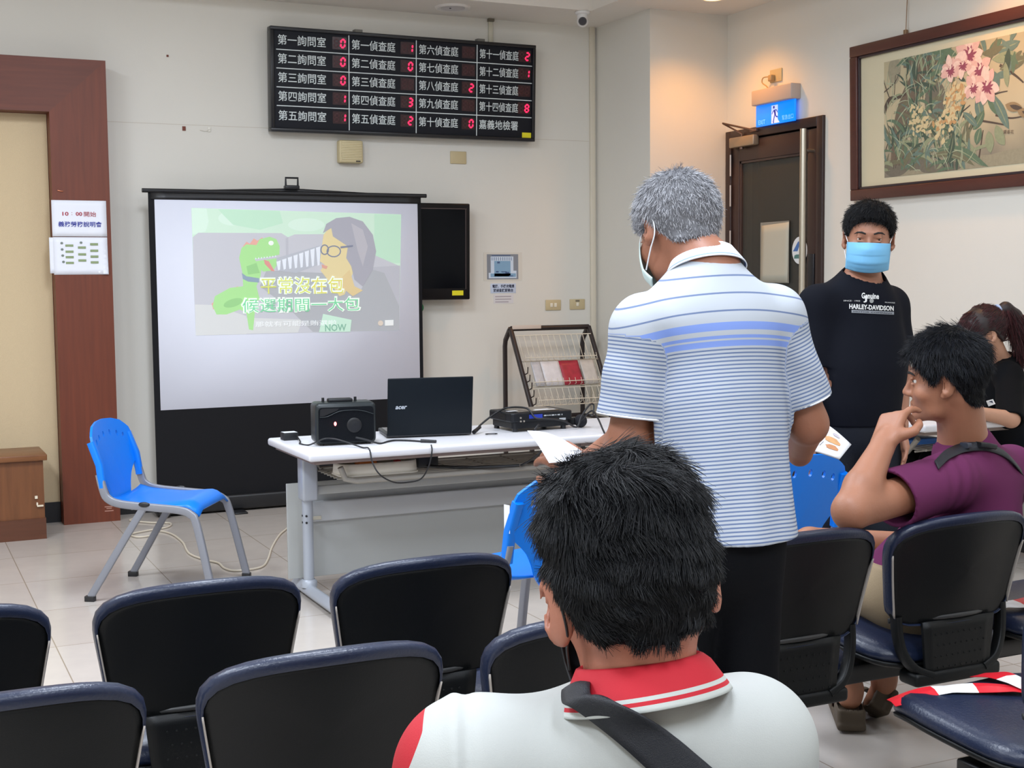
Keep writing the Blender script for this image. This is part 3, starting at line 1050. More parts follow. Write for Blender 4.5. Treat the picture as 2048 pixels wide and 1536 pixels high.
stroke(tr, [apx(*p) for p in ((1860, 120), (1830, 125), (1808, 130))], 0.08, 0.03)
tb = Brush('paint_branch', (84, 72, 62))
for k in range(34):
    f_ = rp.random()
    x, y = apx(1796 + 75 * f_ ** 1.2, 320 - 215 * f_)
    o_ = rp.uniform(-.05, .05)
    stroke(tb, [(x + o_, y - 0.05), (x + o_ + 0.012, y), (x + o_ * 0.8 + 0.035, y + 0.06)], 0.005, 0.002)
for q, w in ((((1767, 228), (1778, 200), (1795, 195), (1812, 188)), 0.03), (((1767, 160), (1785, 205), (1792, 150)), 0.008), (((1768, 185), (1790, 165), (1800, 145)), 0.008), (((1770, 300), (1778, 270), (1772, 240)), 0.008), (((1925, 232), (1955, 240), (1990, 246), (2010, 250)), 0.014), (((1880, 260), (1910, 235), (1940, 210)), 0.012), (((2000, 130), (2030, 150), (2047, 165)), 0.016), (((1985, 190), (2000, 185), (2015, 182)), 0.01), (((1955, 320), (1960, 290), (1965, 260)), 0.012), (((1990, 230), (2020, 236), (2047, 232)), 0.012)):
    stroke(tb, [apx(*p) for p in q], w, w * 0.5)
greens = [Brush('paint_leaf_green', (96, 116, 92)), Brush('paint_leaf_dark', (72, 86, 72)), Brush('paint_leaf_pale', (142, 148, 116)), Brush('paint_leaf_olive', (112, 110, 86)), Brush('paint_leaf_blue', (104, 124, 112))]
for k in range(230):
    f_ = rp.random()
    if f_ < 0.6:
        x, y = apx(rp.uniform(1768, 1935), rp.uniform(270, 345))
    else:
        x, y = apx(rp.uniform(1805, 1890), rp.uniform(100, 280))
    leaf2(rp.choice(greens), x, y, rp.uniform(0.08, 0.22), rp.uniform(0.005, 0.012), rp.uniform(0.2, 2.9), rp.uniform(-1.8, 1.8))
for (p, q, w, bnd) in (((1870, 300), (1960, 335), .022, -.9), ((1860, 315), (1935, 330), .02, -1.), ((1890, 330), (1905, 270), .02, .5), ((1955, 190), (1962, 235), .03, .2), ((1975, 185), (2000, 225), .034, .1), ((1985, 190), (2012, 250), .028, -.2), ((1990, 250), (2005, 285), .03, .2), ((1975, 262), (1978, 300), .03, -.2), ((1960, 255), (1952, 285), .026, .2), ((1945, 260), (1965, 225), .024, .3), ((1990, 100), (2035, 85), .03, .3), ((1985, 120), (2040, 115), .03, -.3), ((2000, 140), (2047, 120), .034, -.2), ((1860, 100), (1900, 95), .022, .5), ((1870, 120), (1905, 105), .022, -.4), ((1890, 90), (1905, 130), .02, .4), ((1930, 205), (1905, 250), .024, .3), ((1925, 225), (1950, 250), .02, -.3), ((1910, 175), (1935, 190), .018, .3)):
    a_, b_ = apx(*p), apx(*q)
    L_ = math.hypot(b_[0] - a_[0], b_[1] - a_[1])
    an_ = math.atan2(b_[1] - a_[1], b_[0] - a_[0])
    leaf2(rp.choice(greens), a_[0], a_[1], L_ * 1.15, w, an_ - bnd / 2, bnd)
    leaf2(greens[2], a_[0], a_[1], L_ * 1.05, w * 0.12, an_ - bnd / 2, bnd)
for k in range(40):
    x, y = apx(rp.uniform(1830, 2047), rp.uniform(75, 150))
    leaf2(rp.choice(greens), x, y, rp.uniform(0.07, 0.15), rp.uniform(0.012, 0.022), rp.uniform(-3, 3), rp.uniform(-.7, .7))
lt_ = Brush('paint_leaf_light', (172, 178, 148))
for k in range(110):
    x, y = apx(rp.uniform(1770, 1930), rp.uniform(110, 345))
    leaf2(lt_, x, y, rp.uniform(0.05, 0.14), 0.0022, rp.uniform(0.4, 2.6), rp.uniform(-1.4, 1.4))
yf = [Brush('paint_cream_petal', (204, 186, 142)), Brush('paint_amber_petal', (188, 148, 100))]
for k in range(120):
    f_ = rp.random()
    x, y = apx(1880 + 45 * f_ + rp.uniform(-14, 14), 270 - 110 * f_ + rp.uniform(-16, 16))
    leaf2(yf[k % 2] if k % 3 else yf[0], x, y, rp.uniform(0.025, 0.045), rp.uniform(0.007, 0.012), rp.uniform(0, 6.3), 0.4)
for k in range(50):
    x, y = apx(1835 + rp.uniform(-12, 22), 240 + rp.uniform(-30, 30))
    leaf2(yf[0], x, y, 0.03, 0.008, rp.uniform(0, 6.3), 0.3)
pk, pk2, dp = Brush('paint_pink_petal', (214, 172, 160)), Brush('paint_pale_pink_petal', (226, 196, 182)), Brush('paint_crimson_petal', (142, 72, 90))
for fx, fy, sz in ((1938, 108, 1.2), (1900, 140, 0.85), (1958, 140, 1.1), (1972, 172, 1.1), (1945, 175, 0.8), (1925, 130, .8)):
    x, y = apx(fx, fy)
    for a in range(8):
        leaf2(pk if a % 2 else pk2, x, y, 0.085 * sz * rp.uniform(.8, 1.15), 0.026 * sz, a * PI / 4 + rp.uniform(-.25, .25), rp.uniform(-.6, .6))
    for a in range(11):
        leaf2(dp, x + 0.01, y - 0.006, 0.042 * sz * rp.uniform(.7, 1.1), 0.006 * sz, a * 0.57, 0.4)
    leaf2(pk2, x, y, 0.03 * sz, 0.008 * sz, 0.8, 0.3)
bd = Brush('paint_bird', (150, 126, 92))
for p, w in (((2010, 210), .03), ((2034, 222), .03)):
    x, y = apx(*p)
    leaf2(bd, x, y, 0.11, w * .8, -0.35, 0.3)
    leaf2(tb, x + .03, y - .005, 0.09, w * .4, -0.4, 0.2)
amats.append(mat('paint_ink', (96, 84, 72), 0.6))
for k in range(3):
    x, y = apx(2006 + k * 7, 268)
    put_text(art, '蘭春花'[k], x, y, 0.02, 0.02, zz(), len(amats) - 1, R)
amats.append(mat('paint_red_reflex', (206, 120, 96), 0.6))
art.build('picture', amats, t)
m = MB()
m.cyl((5.161 - 0.02, 5.743, 2.716), (5.161 - 0.004, 5.743, CZ), 0.0025, seg=6)
m.box((5.161 - 0.03, 5.733, 2.712), (5.161 - 0.01, 5.753, 2.745), 0.003)
tag(m.build('hanging_wire', mat('wire_brown', (140, 112, 84), 0.4, 0.4)), 'thin picture wire hanging from the ceiling to the painting frame', 'wire')
# ------------------------------------------------------------------ projection screen
SY = 8.0
t = thing('projection_screen', 'portable pull-up projection screen with black borders showing a bright video', 'projection screen', (2.31, SY, 0))


def sl(px, py, dy=0.0):
    p = at(px, py, y=SY + dy)
    return (p.x - 2.31, p.z)


M_sb = mat('black_screen_border', (22, 22, 25), 0.7, spec=0.2)
x0, zt, x1, zb = 1.478 - 2.31, 1.888, 3.138 - 2.31, 0.640
m = MB()
m.box((x0 - 0.035, 0.0, 0.1), (x1 + 0.025, 0.004, zt + 0.05))
m.build('black_backing', M_sb, t)
Nsc = NT('projected_grey_white')
tc = Nsc.n('ShaderNodeTexCoord')
Nsc.b.inputs['Base Color'].default_value = lin((222, 224, 234))
Nsc.b.inputs['Roughness'].default_value = 0.55
Nsc.b.inputs['Emission Color'].default_value = lin((206, 212, 236))
Nsc.b.inputs['Emission Strength'].default_value = 0.2
sc_o = MB().sheet(lambda u, v: Vector((x0 + (x1 - x0) * u, -0.003, zb + (zt - zb) * v)), 3, 3, 0.0008).build('screen_surface', Nsc.m, t)
m = MB()
m.tube([(x0 - 0.07, -0.005, zt + 0.052), (x1 + 0.06, -0.005, zt + 0.052)], 0.013, 12)
m.sheet(lambda u, v: Vector((x0 - 0.02 + (x1 - x0 + 0.04) * u, -0.006 + 0.004 * math.sin(v * PI), zt + 0.002 + v * (0.05 + 0.03 * (1 - abs(2 * u - 1)) ** 1.0))), 20, 5, 0.002)
m.build('top_rail', mat('black_rail', (24, 24, 27), 0.35), t)
m = MB()
hx = sl(583, 385)[0]
m.tube([(hx - 0.038, -0.01, zt + 0.085), (hx - 0.038, -0.012, zt + 0.145), (hx + 0.038, -0.012, zt + 0.145), (hx + 0.038, -0.01, zt + 0.085)], 0.006, 8, sq=(0.012, 0.012))
m.box((hx - 0.045, -0.03, zt + 0.075), (hx + 0.045, 0.02, zt + 0.1), 0.006)
m.build('carry_handle', mat('black_rail', (24, 24, 27), 0.35), t)
m = MB()
m.box((x0 - 0.05, -0.05, 0.012), (x1 + 0.05, 0.06, 0.105), 0.015, 3)
m.build('base_case', mat('black_case', (26, 26, 28), 0.4), t)
for xx, fy in ((-0.4, -0.22), (0.42, -0.2)):
    MB().box((xx - 0.04, -0.16, 0), (xx + 0.04, 0.12, 0.012), 0.004).build('foot', mat('black_case', (26, 26, 28), 0.4), t)
MB().cyl((x0 + 0.005, 0.03, 0.1), (x0 + 0.005, 0.05, zt), 0.01).build('support_pole', M_sb, t)
m = MB()
m.cyl((x0 - 0.005, -0.05, 0.04), (x0 - 0.005, -0.085, 0.04), 0.035, seg=20)
m.build('end_knob', mat('black_case', (26, 26, 28), 0.4), t)
# picture thrown on the cloth
PK = 3.0118


def pj(X, Y):
    return sl(280 + X / PK, 360 + Y / PK)


def pmat(name, rgb, e=0.24):
    rgb = tuple(int(c * 0.72 + 214 * 0.28) for c in rgb)
    return mat('beam_' + name, rgb, 0.55, emit=rgb, estr=e)


layers, lmats = MB(), []
zl = [0.0045]


def lay(name, rgb, polys):
    lmats.append(pmat(name, rgb))
    for p in polys:
        zl[0] += 0.00006
        q = [pj(*a) for a in p]
        ar = sum(q[i][0] * q[(i + 1) % len(q)][1] - q[(i + 1) % len(q)][0] * q[i][1] for i in range(len(q)))
        if ar < 0:
            q = q[::-1]
        layers.flat(q, zl[0], len(lmats) - 1, BACK)


def blob(cx, cy, rx, ry, n=20, rot=0.0):
    return [(cx + rx * math.cos(2 * PI * i / n) * math.cos(rot) - ry * math.sin(2 * PI * i / n) * math.sin(rot), cy + rx * math.cos(2 * PI * i / n) * math.sin(rot) + ry * math.sin(2 * PI * i / n) * math.cos(rot)) for i in range(n)]


lay('mint', (196, 232, 202), [[(308, 168), (1572, 207), (1560, 905), (335, 937)]])
lay('mint_pale', (208, 238, 214), [[(310, 170), (400, 172), (412, 250), (395, 310), (316, 330)], blob(560, 230, 90, 45), blob(1000, 270, 110, 40)])
lay('mint_deep', (178, 226, 190), [[(470, 176), (840, 186), (860, 260), (720, 300), (560, 270), (500, 210)], [(1410, 205), (1570, 208), (1566, 500), (1410, 500)]])
lay('sofa', (186, 186, 194), [[(316, 345), (350, 318), (850, 320), (890, 345), (930, 328), (1120, 326), (1565, 520), (1560, 905), (335, 937), (322, 600)]])
lay('sofa_line', (172, 172, 182), [[(876, 350), (892, 345), (894, 560), (880, 560)], [(1400, 525), (1564, 515), (1562, 760), (1420, 700)]])
lay('table_edge', (206, 208, 206), [[(330, 750), (440, 752), (640, 820), (640, 928), (335, 936)], [(640, 830), (980, 840), (950, 918), (640, 925)]])
lay('dark_suit', (158, 160, 166), [[(760, 545), (1100, 560), (1190, 640), (1330, 660), (1400, 540), (1470, 560), (1560, 760), (1560, 905), (1040, 915), (880, 760), (720, 640)]])
lay('toy_red', (226, 150, 128), [[(618, 400), (640, 372), (660, 384), (684, 352), (706, 366), (735, 345), (745, 375), (640, 430)], [(590, 640), (560, 650), (520, 660), (500, 690), (460, 720), (430, 745), (440, 780), (560, 700), (610, 600)]])
lay('toy_green', (150, 220, 120), [[(596, 470), (610, 410), (640, 388), (700, 392), (720, 356), (780, 342), (820, 356), (840, 400), (838, 450), (760, 468), (690, 478), (730, 540), (724, 580), (700, 640), (720, 720), (680, 740), (690, 800), (680, 905), (655, 900), (640, 800), (600, 780), (520, 810), (460, 810), (436, 760), (450, 700), (540, 650), (620, 640), (616, 560)], [(690, 490), (830, 470), (832, 500), (800, 545), (740, 552)]])
lay('toy_green_shade', (124, 196, 104), [[(640, 520), (700, 500), (720, 560), (650, 570)], blob(560, 740, 60, 24, rot=-0.3)])
lay('toy_mouth', (214, 120, 110), [[(745, 480), (775, 490), (810, 550), (790, 548), (750, 505)]])
lay('toy_collar', (112, 138, 160), [[(612, 560), (640, 580), (716, 592), (716, 618), (650, 612), (618, 596)]])
lay('toy_eye', (240, 246, 236), [blob(788, 380, 16, 14)])
lay('teeth', (222, 230, 240), [[(690 + k * 17, 478 - k * 2), (702 + k * 17, 476 - k * 2), (696 + k * 17, 466 - k * 2)] for k in range(8)])
lay('beam_band', (168, 172, 182), [[(820, 470), (1080, 395), (1100, 500), (940, 560), (820, 545)]])
lay('tooth', (228, 234, 244), [[(820 + k * 34, 492 - k * 12), (846 + k * 34, 484 - k * 12), (842 + k * 34, 540 - k * 4), (830 + k * 34, 545 - k * 4)] for k in range(8)])
lay('face', (226, 202, 134), [[(1104, 330), (1150, 270), (1260, 300), (1290, 420), (1280, 560), (1230, 690), (1200, 700), (1120, 590), (1085, 545), (1110, 510), (1082, 490), (1090, 420)]])
lay('neck', (222, 190, 120), [[(1180, 620), (1260, 540), (1290, 640), (1340, 665), (1280, 700)]])
lay('hair', (150, 148, 160), [[(1100, 320), (1120, 265), (1180, 230), (1260, 222), (1340, 250), (1400, 330), (1420, 430), (1400, 540), (1340, 640), (1290, 600), (1270, 520), (1240, 470), (1250, 400), (1160, 340), (1150, 290)]])
lay('hair_light', (170, 166, 174), [[(1270, 260), (1340, 300), (1370, 400), (1340, 520), (1310, 430)]])
gl = []
for cx, cy, rx, ry in ((1165, 430, 44, 36), (1110, 420, 26, 32)):
    o_, i_ = blob(cx, cy, rx, ry, 18), blob(cx, cy, rx - 7, ry - 7, 18)
    gl += [[o_[k], o_[(k + 1) % 18], i_[(k + 1) % 18], i_[k]] for k in range(18)]
lay('glasses', (96, 104, 130), gl + [[(1205, 400), (1280, 392), (1280, 402), (1205, 412)]])
lay('lips', (214, 140, 116), [[(1092, 508), (1128, 520), (1120, 536), (1094, 528)]])
lay('sign_card', (190, 232, 204), [[(1100, 806), (1272, 842), (1264, 914), (1076, 916)]])
lay('badge', (214, 196, 176), [blob(1446, 862, 16, 16)])
lay('badge_box', (238, 242, 240), [[(1472, 844), (1524, 842), (1524, 876), (1472, 878)]])


def plet(name, rgb, s, X0, Y0, X1, Y1, bold):
    lmats.append(pmat(name, rgb, 0.32))
    zl[0] += 0.0001
    a, b = pj(X0, Y1), pj(X1, Y0)
    put_text(layers, s, a[0], a[1], b[0] - a[0], b[1] - a[1], zl[0], len(lmats) - 1, BACK, bold)


plet('lettering_halo', (238, 252, 236), '平常沒在包', 718, 576, 1228, 692, 0.045)
plet('lettering_lime', (206, 214, 66), '平常沒', 726, 586, 1024, 686, 0.0)
plet('lettering_yellow', (214, 206, 60), '在包', 1032, 586, 1222, 686, 0.0)
plet('lettering_halo', (238, 252, 236), '候選期間一大包', 606, 696, 1328, 808, 0.045)
plet('lettering_green', (84, 200, 130), '候選期間一大包', 616, 706, 1318, 800, 0.0)
plet('subtitle', (242, 246, 248), '那就有可能是賄選啦', 692, 842, 1180, 886, 0.0)
plet('card_lettering', (96, 160, 130), 'NOW', 1112, 866, 1240, 912, 0.02)
layers.build('projected_picture', lmats, sc_o)

# ------------------------------------------------------------------ folding table with equipment
TBZ = 0.70
M_ttop = mat('white_laminate', (216, 216, 220), 0.32)
M_tleg = mat('grey_table_metal', (172, 178, 188), 0.4, 0.2)
M_tpan = mat('grey_table_panel', (176, 178, 176), 0.5)
TX0, TX1, TY0, TY1 = 1.54, 3.34, 5.165, 5.81


def make_table(root, L, D, shelf=True, panel=True):
    """origin at the front left corner on the floor; X along the length, Y to the back"""
    m = MB()
    m.box((0, 0, TBZ - 0.034), (L, D, TBZ), 0.012, 4)
    m.build('table_top', M_ttop, root)
    MB().box((0.03, 0.03, TBZ - 0.05), (L - 0.03, D - 0.03, TBZ - 0.034)).build('under_frame', mat('brown_edge', (128, 112, 104), 0.5), root)
    for x in (0.12, L - 0.12):
        m = MB()
        m.cyl((x, D - 0.2, 0.06), (x, D - 0.2, TBZ - 0.05), 0.024, seg=20)
        m.box((x - 0.035, D - 0.255, TBZ - 0.26), (x + 0.035, D - 0.17, TBZ - 0.05), 0.01)
        m.lathe([(0.036, 0.05), (0.036, 0.075), (0.026, 0.085)], (x, D - 0.2, 0))
        lg = m.build('leg', M_tleg, root)
        mm = MB()
        for z in (0.34, 0.37):
            mm.cyl((x - 0.0255, D - 0.2, z), (x - 0.02, D - 0.2, z), 0.005, seg=8)
            mm.cyl((x - 0.012, D - 0.2245, z), (x - 0.012, D - 0.22, z), 0.005, seg=8)
        mm.build('bolt', M_base, lg)
        m = MB()
        m.tube([(x, D - 0.02, 0.035), (x, 0.03, 0.035)], 0.02, sq=(0.05, 0.05))
        ft = m.build('foot_bar', M_tleg, root)
        MB().cyl((x, D - 0.05, 0), (x, D - 0.05, 0.015), 0.02).cyl((x, 0.06, 0), (x, 0.06, 0.015), 0.02).build('foot_pad', M_base, ft)
    if panel:
        m = MB()
        m.box((0.055, D - 0.105, 0.07), (L - 0.055, D - 0.09, 0.5), 0.002)
        m.build('modesty_panel', M_tpan, root)
        m = MB()
        m.box((0.14, D - 0.14, 0.325), (L - 0.14, D - 0.105, 0.415), 0.006)
        bar = m.build('cross_bar', mat('pale_cross_bar', (186, 188, 190), 0.45), root)
        MB().box((0.145, D - 0.145, 0.335), (0.2, D - 0.14, 0.352), 0.003).build('end_plug', mat('ivory_plug', (214, 208, 190), 0.5), bar)
        m = MB()
        m.box((0.14, D - 0.22, 0.46), (L - 0.14, D - 0.195, 0.5), 0.006)
        m.build('upper_rail', M_tpan, root)
    if shelf:
        m = MB()
        for k in range(7):
            y = 0.17 + k * 0.045
            m.tube([(0.17, y, 0.565), (L - 0.17, y, 0.565)], 0.0055, 8)
        m.tube([(0.17, 0.12, 0.62), (0.19, 0.12, 0.57), (0.24, 0.125, 0.556), (L / 2, 0.125, 0.556), (L - 0.24, 0.125, 0.556), (L - 0.17, 0.12, 0.62)], 0.013, 10)
        m.tube([(0.17, 0.48, 0.62), (0.19, 0.48, 0.57), (L - 0.19, 0.48, 0.57), (L - 0.17, 0.48, 0.62)], 0.008, 8)
        for k in range(9):
            x = 0.2 + k * (L - 0.4) / 8
            m.tube([(x, 0.13, 0.559), (x, 0.48, 0.566)], 0.0045, 6)
        m.build('wire_shelf', mat('grey_shelf_wire', (150, 146, 138), 0.45, 0.2), root)


t = thing('folding_table', 'long white-topped table in the middle carrying laptop, speaker and projector', 'table', (TX0, TY0, 0))
make_table(t, TX1 - TX0, TY1 - TY0)

M_blk = mat('satin_black_plastic', (16, 19, 24), 0.4, spec=0.35)
M_blk2 = mat('matte_black_plastic', (17, 19, 23), 0.55)
# portable speaker
t = thing('portable_speaker', 'black portable speaker box with a red light at the left end of the table', 'speaker', (1.64, 5.395, TBZ), math.radians(-8))
SW, SD, SH = 0.262, 0.15, 0.182
m = MB()
m.box((0, 0, 0.006), (SW, SD, SH), 0.02, 4)
m.build('cabinet', mat('speaker_case', (34, 40, 42), 0.36, spec=0.35), t)
m = MB()
M0 = BACK
m.prism(rrect(0.012, 0.016, SW - 0.012, SH - 0.018, 0.016), 0.0, 0.004, M=M0)
gr = m.build('front_grille', mat('speaker_mesh', (10, 14, 20), 0.7, spec=0.15, bump=0.6, bscale=900), t)
m = MB()
m.prism([(0.018, 0.128), (0.02, 0.156), (0.03, 0.16), (0.1, 0.16), (0.092, 0.15), (0.06, 0.138), (0.034, 0.128)], 0.0, 0.0055, M=M0)
m.build('port', mat('port_black', (6, 7, 9), 0.5), gr)
m = MB()
m.tube(smooth_path([(0.018, -0.005, 0.124), (0.05, -0.005, 0.126), (0.1, -0.005, 0.146), (0.15, -0.005, 0.15), (0.2, -0.005, 0.146), (SW - 0.014, -0.005, 0.13)], 5), 0.002, 6)
m.build('port_lip', mat('speaker_case', (34, 40, 42), 0.36, spec=0.35), gr)
m = MB()
m.lathe([(0.0, 0.004), (0.012, 0.006), (0.022, 0.002), (0.03, 0.004), (0.033, 0.0)], (0.165, 0.085, 0.003), 24, M=M0)
m.build('cone', mat('cone_black', (12, 13, 16), 0.5), gr)
m = MB()
m.ball((0.083, 0.094, 0.005), (0.0055, 0.009, 0.003), 12, 8, M=M0)
m.build('red_light', mat('red_lamp', (255, 150, 150), 0.3, emit=(255, 90, 90), estr=9), gr)
m = MB()
for x in (0.045, 0.185):
    m.cyl((x, 0.075, SH), (x, 0.075, SH + 0.018), 0.006, seg=12)
m.build('top_knob', M_blk2, t)
m = MB()
m.box((0.065, 0.05, SH - 0.002), (0.17, 0.1, SH + 0.014), 0.005)
m.build('handle', M_blk2, t)
m = MB()
for x in (0.03, SW - 0.03):
    m.cyl((x, 0.03, 0), (x, 0.03, 0.008), 0.01, seg=10).cyl((x, SD - 0.03, 0), (x, SD - 0.03, 0.008), 0.01, seg=10)
m.build('foot', M_base, t)
# small adapter box
t = thing('power_adapter', 'small black adapter with a white top label beside the speaker box', 'adapter', (1.575, 5.66, TBZ))
MB().box((0, 0, 0), (0.066, 0.06, 0.034), 0.003).build('case', M_blk2, t)
MB().box((0.003, 0.003, 0.0338), (0.063, 0.057, 0.0348)).build('label_sticker', mat('grey_white_label', (205, 208, 212), 0.5), t)
# laptop
t = thing('laptop', 'open black laptop with its lid back towards the seats', 'laptop', (2.0, 5.5, TBZ), math.radians(-11))
LW = 0.385
m = MB()
m.box((-0.002, 0.012, 0.004), (LW, 0.265, 0.022), 0.006, 3)
bs = m.build('base', mat('laptop_base', (36, 38, 42), 0.4), t)
m = MB()
m.box((0.012, 0.03, 0.0222), (LW - 0.014, 0.255, 0.0232))
m.build('keyboard', mat('grey_keyboard_deck', (120, 118, 116), 0.45), bs)
lidM = Matrix.Translation((0, 0.012, 0.014)) @ Matrix.Rotation(math.radians(-9), 4, 'X').inverted() if False else Matrix.Translation((0, 0.014, 0.012)) @ Matrix.Rotation(math.radians(10), 4, 'X')
m = MB()
m.box((0, -0.005, 0), (LW, 0.004, 0.262), 0.004, 3, M=lidM)
lid = m.build('lid', mat('laptop_lid', (10, 19, 26), 0.5, spec=0.22), t)
m = MB()
m.box((0.012, 0.0041, 0.014), (LW - 0.012, 0.0046, 0.25), M=lidM)
m.build('display', mat('laptop_display', (24, 26, 32), 0.15), lid)
m = MB()
put_text(m, 'acer', 0.034, 0.122, 0.05, 0.015, 0.0056, 0, lidM @ BACK, 0.03, shear=0.25)
m.build('logo', mat('silver_logo', (206, 212, 216), 0.3, 0.5), lid)
# projector
t = thing('projector', 'black projector with blue label strip on the table right of the laptop', 'projector', (2.578, 5.432, TBZ), math.radians(2.5))
m = MB()
PWd, PD, PHt = 0.325, 0.24, 0.092
m.prism(rrect(0, 0, PWd, PD, 0.02), 0.045, 0.088, 0.006)
m.prism(rrect(0.012, 0.008, PWd - 0.012, PD - 0.01, 0.02), 0.016, 0.045)
body = m.build('housing', M_blk, t)
m = MB()
m.box((0.05, 0.03, 0.0875), (0.27, 0.2, 0.0925), 0.003)
m.build('top_panel', mat('bronze_grey_panel', (98, 90, 80), 0.25), t)
m = MB()
for a in ((0.01, 0.05, 0.06, 0.08), (0.14, 0.035, 0.25, 0.055), (0.16, 0.065, 0.23, 0.08)):
    m.box((a[0], a[1], 0.0922), (a[2], a[3], 0.0932))
m.build('top_label', mat('glossy_white_label', (232, 234, 238), 0.15), t)
m = MB()
m.box((0.09, -0.0012, 0.06), (0.16, 0, 0.078))
m.build('blue_label', mat('blue_label', (40, 62, 170), 0.3), t)
m = MB()
for k, (x, w) in enumerate(((0.168, 0.014), (0.187, 0.005), (0.197, 0.006), (0.208, 0.016), (0.229, 0.005), (0.24, 0.014), (0.262, 0.005))):
    m.box((x, -0.001, 0.067), (x + w, 0, 0.073))
m.box((0.25, -0.0012, 0.044), (0.284, 0, 0.054))
m.build('port_marks', mat('pale_mark', (176, 180, 184), 0.4), t)
m = MB()
for x, z in ((0.045, 0.066), (0.045, 0.05), (0.062, 0.05)):
    m.cyl((x, -0.004, z), (x, 0.0, z), 0.0042, seg=10)
m.build('socket', mat('metal_socket', (190, 182, 172), 0.3, 0.7), t)
m = MB()
for k in range(6):
    m.box((-0.0012, 0.06, 0.05 + k * 0.006), (0, 0.12, 0.053 + k * 0.006))
m.build('vent', mat('port_black', (6, 7, 9), 0.5), t)
m = MB()
for x, y in ((0.03, 0.025), (PWd - 0.04, 0.025), (0.03, PD - 0.03), (PWd - 0.04, PD - 0.03)):
    m.cyl((x, y, 0), (x, y, 0.018), 0.013, seg=12)
m.build('foot', M_base, t)
m = MB()
m.cyl((0.22, PD, 0.055), (0.22, PD + 0.02, 0.055), 0.03, seg=20)
m.build('lens', mat('dark_lens', (20, 20, 30), 0.08), t)
# microphone
t = thing('microphone', 'black handheld microphone lying on the table right of the projector', 'microphone', (2.955, 5.47, TBZ))
MB().ball((0, 0, 0.031), 0.031, 20, 14).build('foam_head', mat('black_foam', (24, 25, 32), 0.85, bump=0.5, bscale=700), t)
MB().cyl((-0.02, 0.02, 0.029), (-0.13, 0.12, 0.018), 0.018, 0.013, 16).build('handle', M_blk2, t)


def cable(name, label, pts, r, m_, cat='cable', sub=6, plug=None):
    b = MB()
    b.tube(smooth_path(pts, sub), r, 8)
    if plug:
        for a, c, pr in plug:
            b.cyl(a, c, pr, pr * 0.8, 10)
    return tag(b.build(name, m_), label, cat)


M_cab_b = mat('black_cable', (26, 27, 30), 0.5)
Z = TBZ + 0.0045
cable('audio_cable', 'thin black lead from the adapter past the speaker front, hanging off the table edge', [(1.635, 5.66, Z + 0.012), (1.62, 5.56, Z), (1.6, 5.5, Z), (1.62, 5.43, Z), (1.66, 5.36, Z + 0.03), (1.7, 5.355, Z + 0.03), (1.74, 5.32, Z + 0.02), (1.79, 5.24, Z), (1.8, 5.175, Z), (1.805, 5.15, TBZ - 0.05), (1.83, 5.13, 0.6), (1.9, 5.16, 0.56), (1.98, 5.2, 0.548), (2.04, 5.2, 0.56), (2.06, 5.16, 0.62), (2.07, 5.15, 0.68), (2.075, 5.17, Z)], 0.0032, M_cab_b)
cable('usb_cable', 'short black lead lying on the table between speaker and laptop', [(1.8, 5.345, Z + 0.03), (1.84, 5.335, Z + 0.02), (1.9, 5.33, Z), (1.96, 5.38, Z), (2.0, 5.4, Z), (2.05, 5.36, Z), (2.1, 5.28, Z)], 0.004, M_cab_b, plug=[((2.08, 5.3, Z + 0.003), (2.13, 5.25, Z + 0.003), 0.008)])
cable('video_cable', 'thick black video cable arching from the laptop over the projector', [(2.42, 5.47, Z + 0.01), (2.46, 5.52, Z + 0.03), (2.56, 5.55, Z + 0.082), (2.63, 5.56, Z + 0.099), (2.67, 5.46, Z + 0.1), (2.69, 5.415, Z + 0.06), (2.74, 5.4, Z + 0.055), (2.83, 5.41, Z + 0.04), (2.9, 5.41, Z + 0.006), (2.93, 5.42, Z + 0.05), (2.99, 5.45, Z + 0.1), (3.02, 5.46, Z + 0.1), (3.0, 5.43, Z + 0.06), (2.97, 5.4, Z + 0.06)], 0.0045, M_cab_b, plug=[((2.4, 5.46, Z + 0.006), (2.45, 5.505, Z + 0.022), 0.01)])
cable('microphone_cable', 'black microphone cable looping down over the front table edge', [(2.93, 5.46, Z + 0.006), (2.96, 5.38, Z + 0.08), (2.95, 5.3, Z + 0.06), (2.93, 5.2, Z + 0.0), (2.925, 5.15, TBZ - 0.02), (2.9, 5.14, TBZ - 0.07), (2.85, 5.16, TBZ - 0.075), (2.8, 5.2, TBZ - 0.06)], 0.0042, M_cab_b)
cable('power_cable', 'black power cable dropping from the projector back down under the table', [(2.71, 5.415, Z + 0.03), (2.69, 5.395, Z + 0.025), (2.66, 5.37, Z), (2.6, 5.16, Z), (2.585, 5.146, TBZ - 0.05), (2.55, 5.2, 0.6), (2.53, 5.24, 0.578), (2.6, 5.3, 0.58), (2.72, 5.32, 0.58)], 0.0045, M_cab_b)
cable('shelf_cable', 'thick black cable lying along the wire shelf under the table', [(2.1, 5.45, 0.577), (2.16, 5.42, 0.577), (2.22, 5.36, 0.577), (2.3, 5.3, 0.577), (2.38, 5.27, 0.577), (2.46, 5.25, 0.577), (2.52, 5.24, 0.577)], 0.007, M_cab_b)
tag(MB().sheet(lambda u, v: Vector((0.03 * math.cos(u * 5.8) + 0.02, 0.02 * math.sin(u * 5.8), 0.001 + v * 0.003)), 14, 2, 0.002).build('cable_tie', M_cab_b), 'thin black loop of wire beside the laptop lid', 'wire')
bpy.data.objects['cable_tie'].location = (2.44, 5.4, TBZ + 0.003)
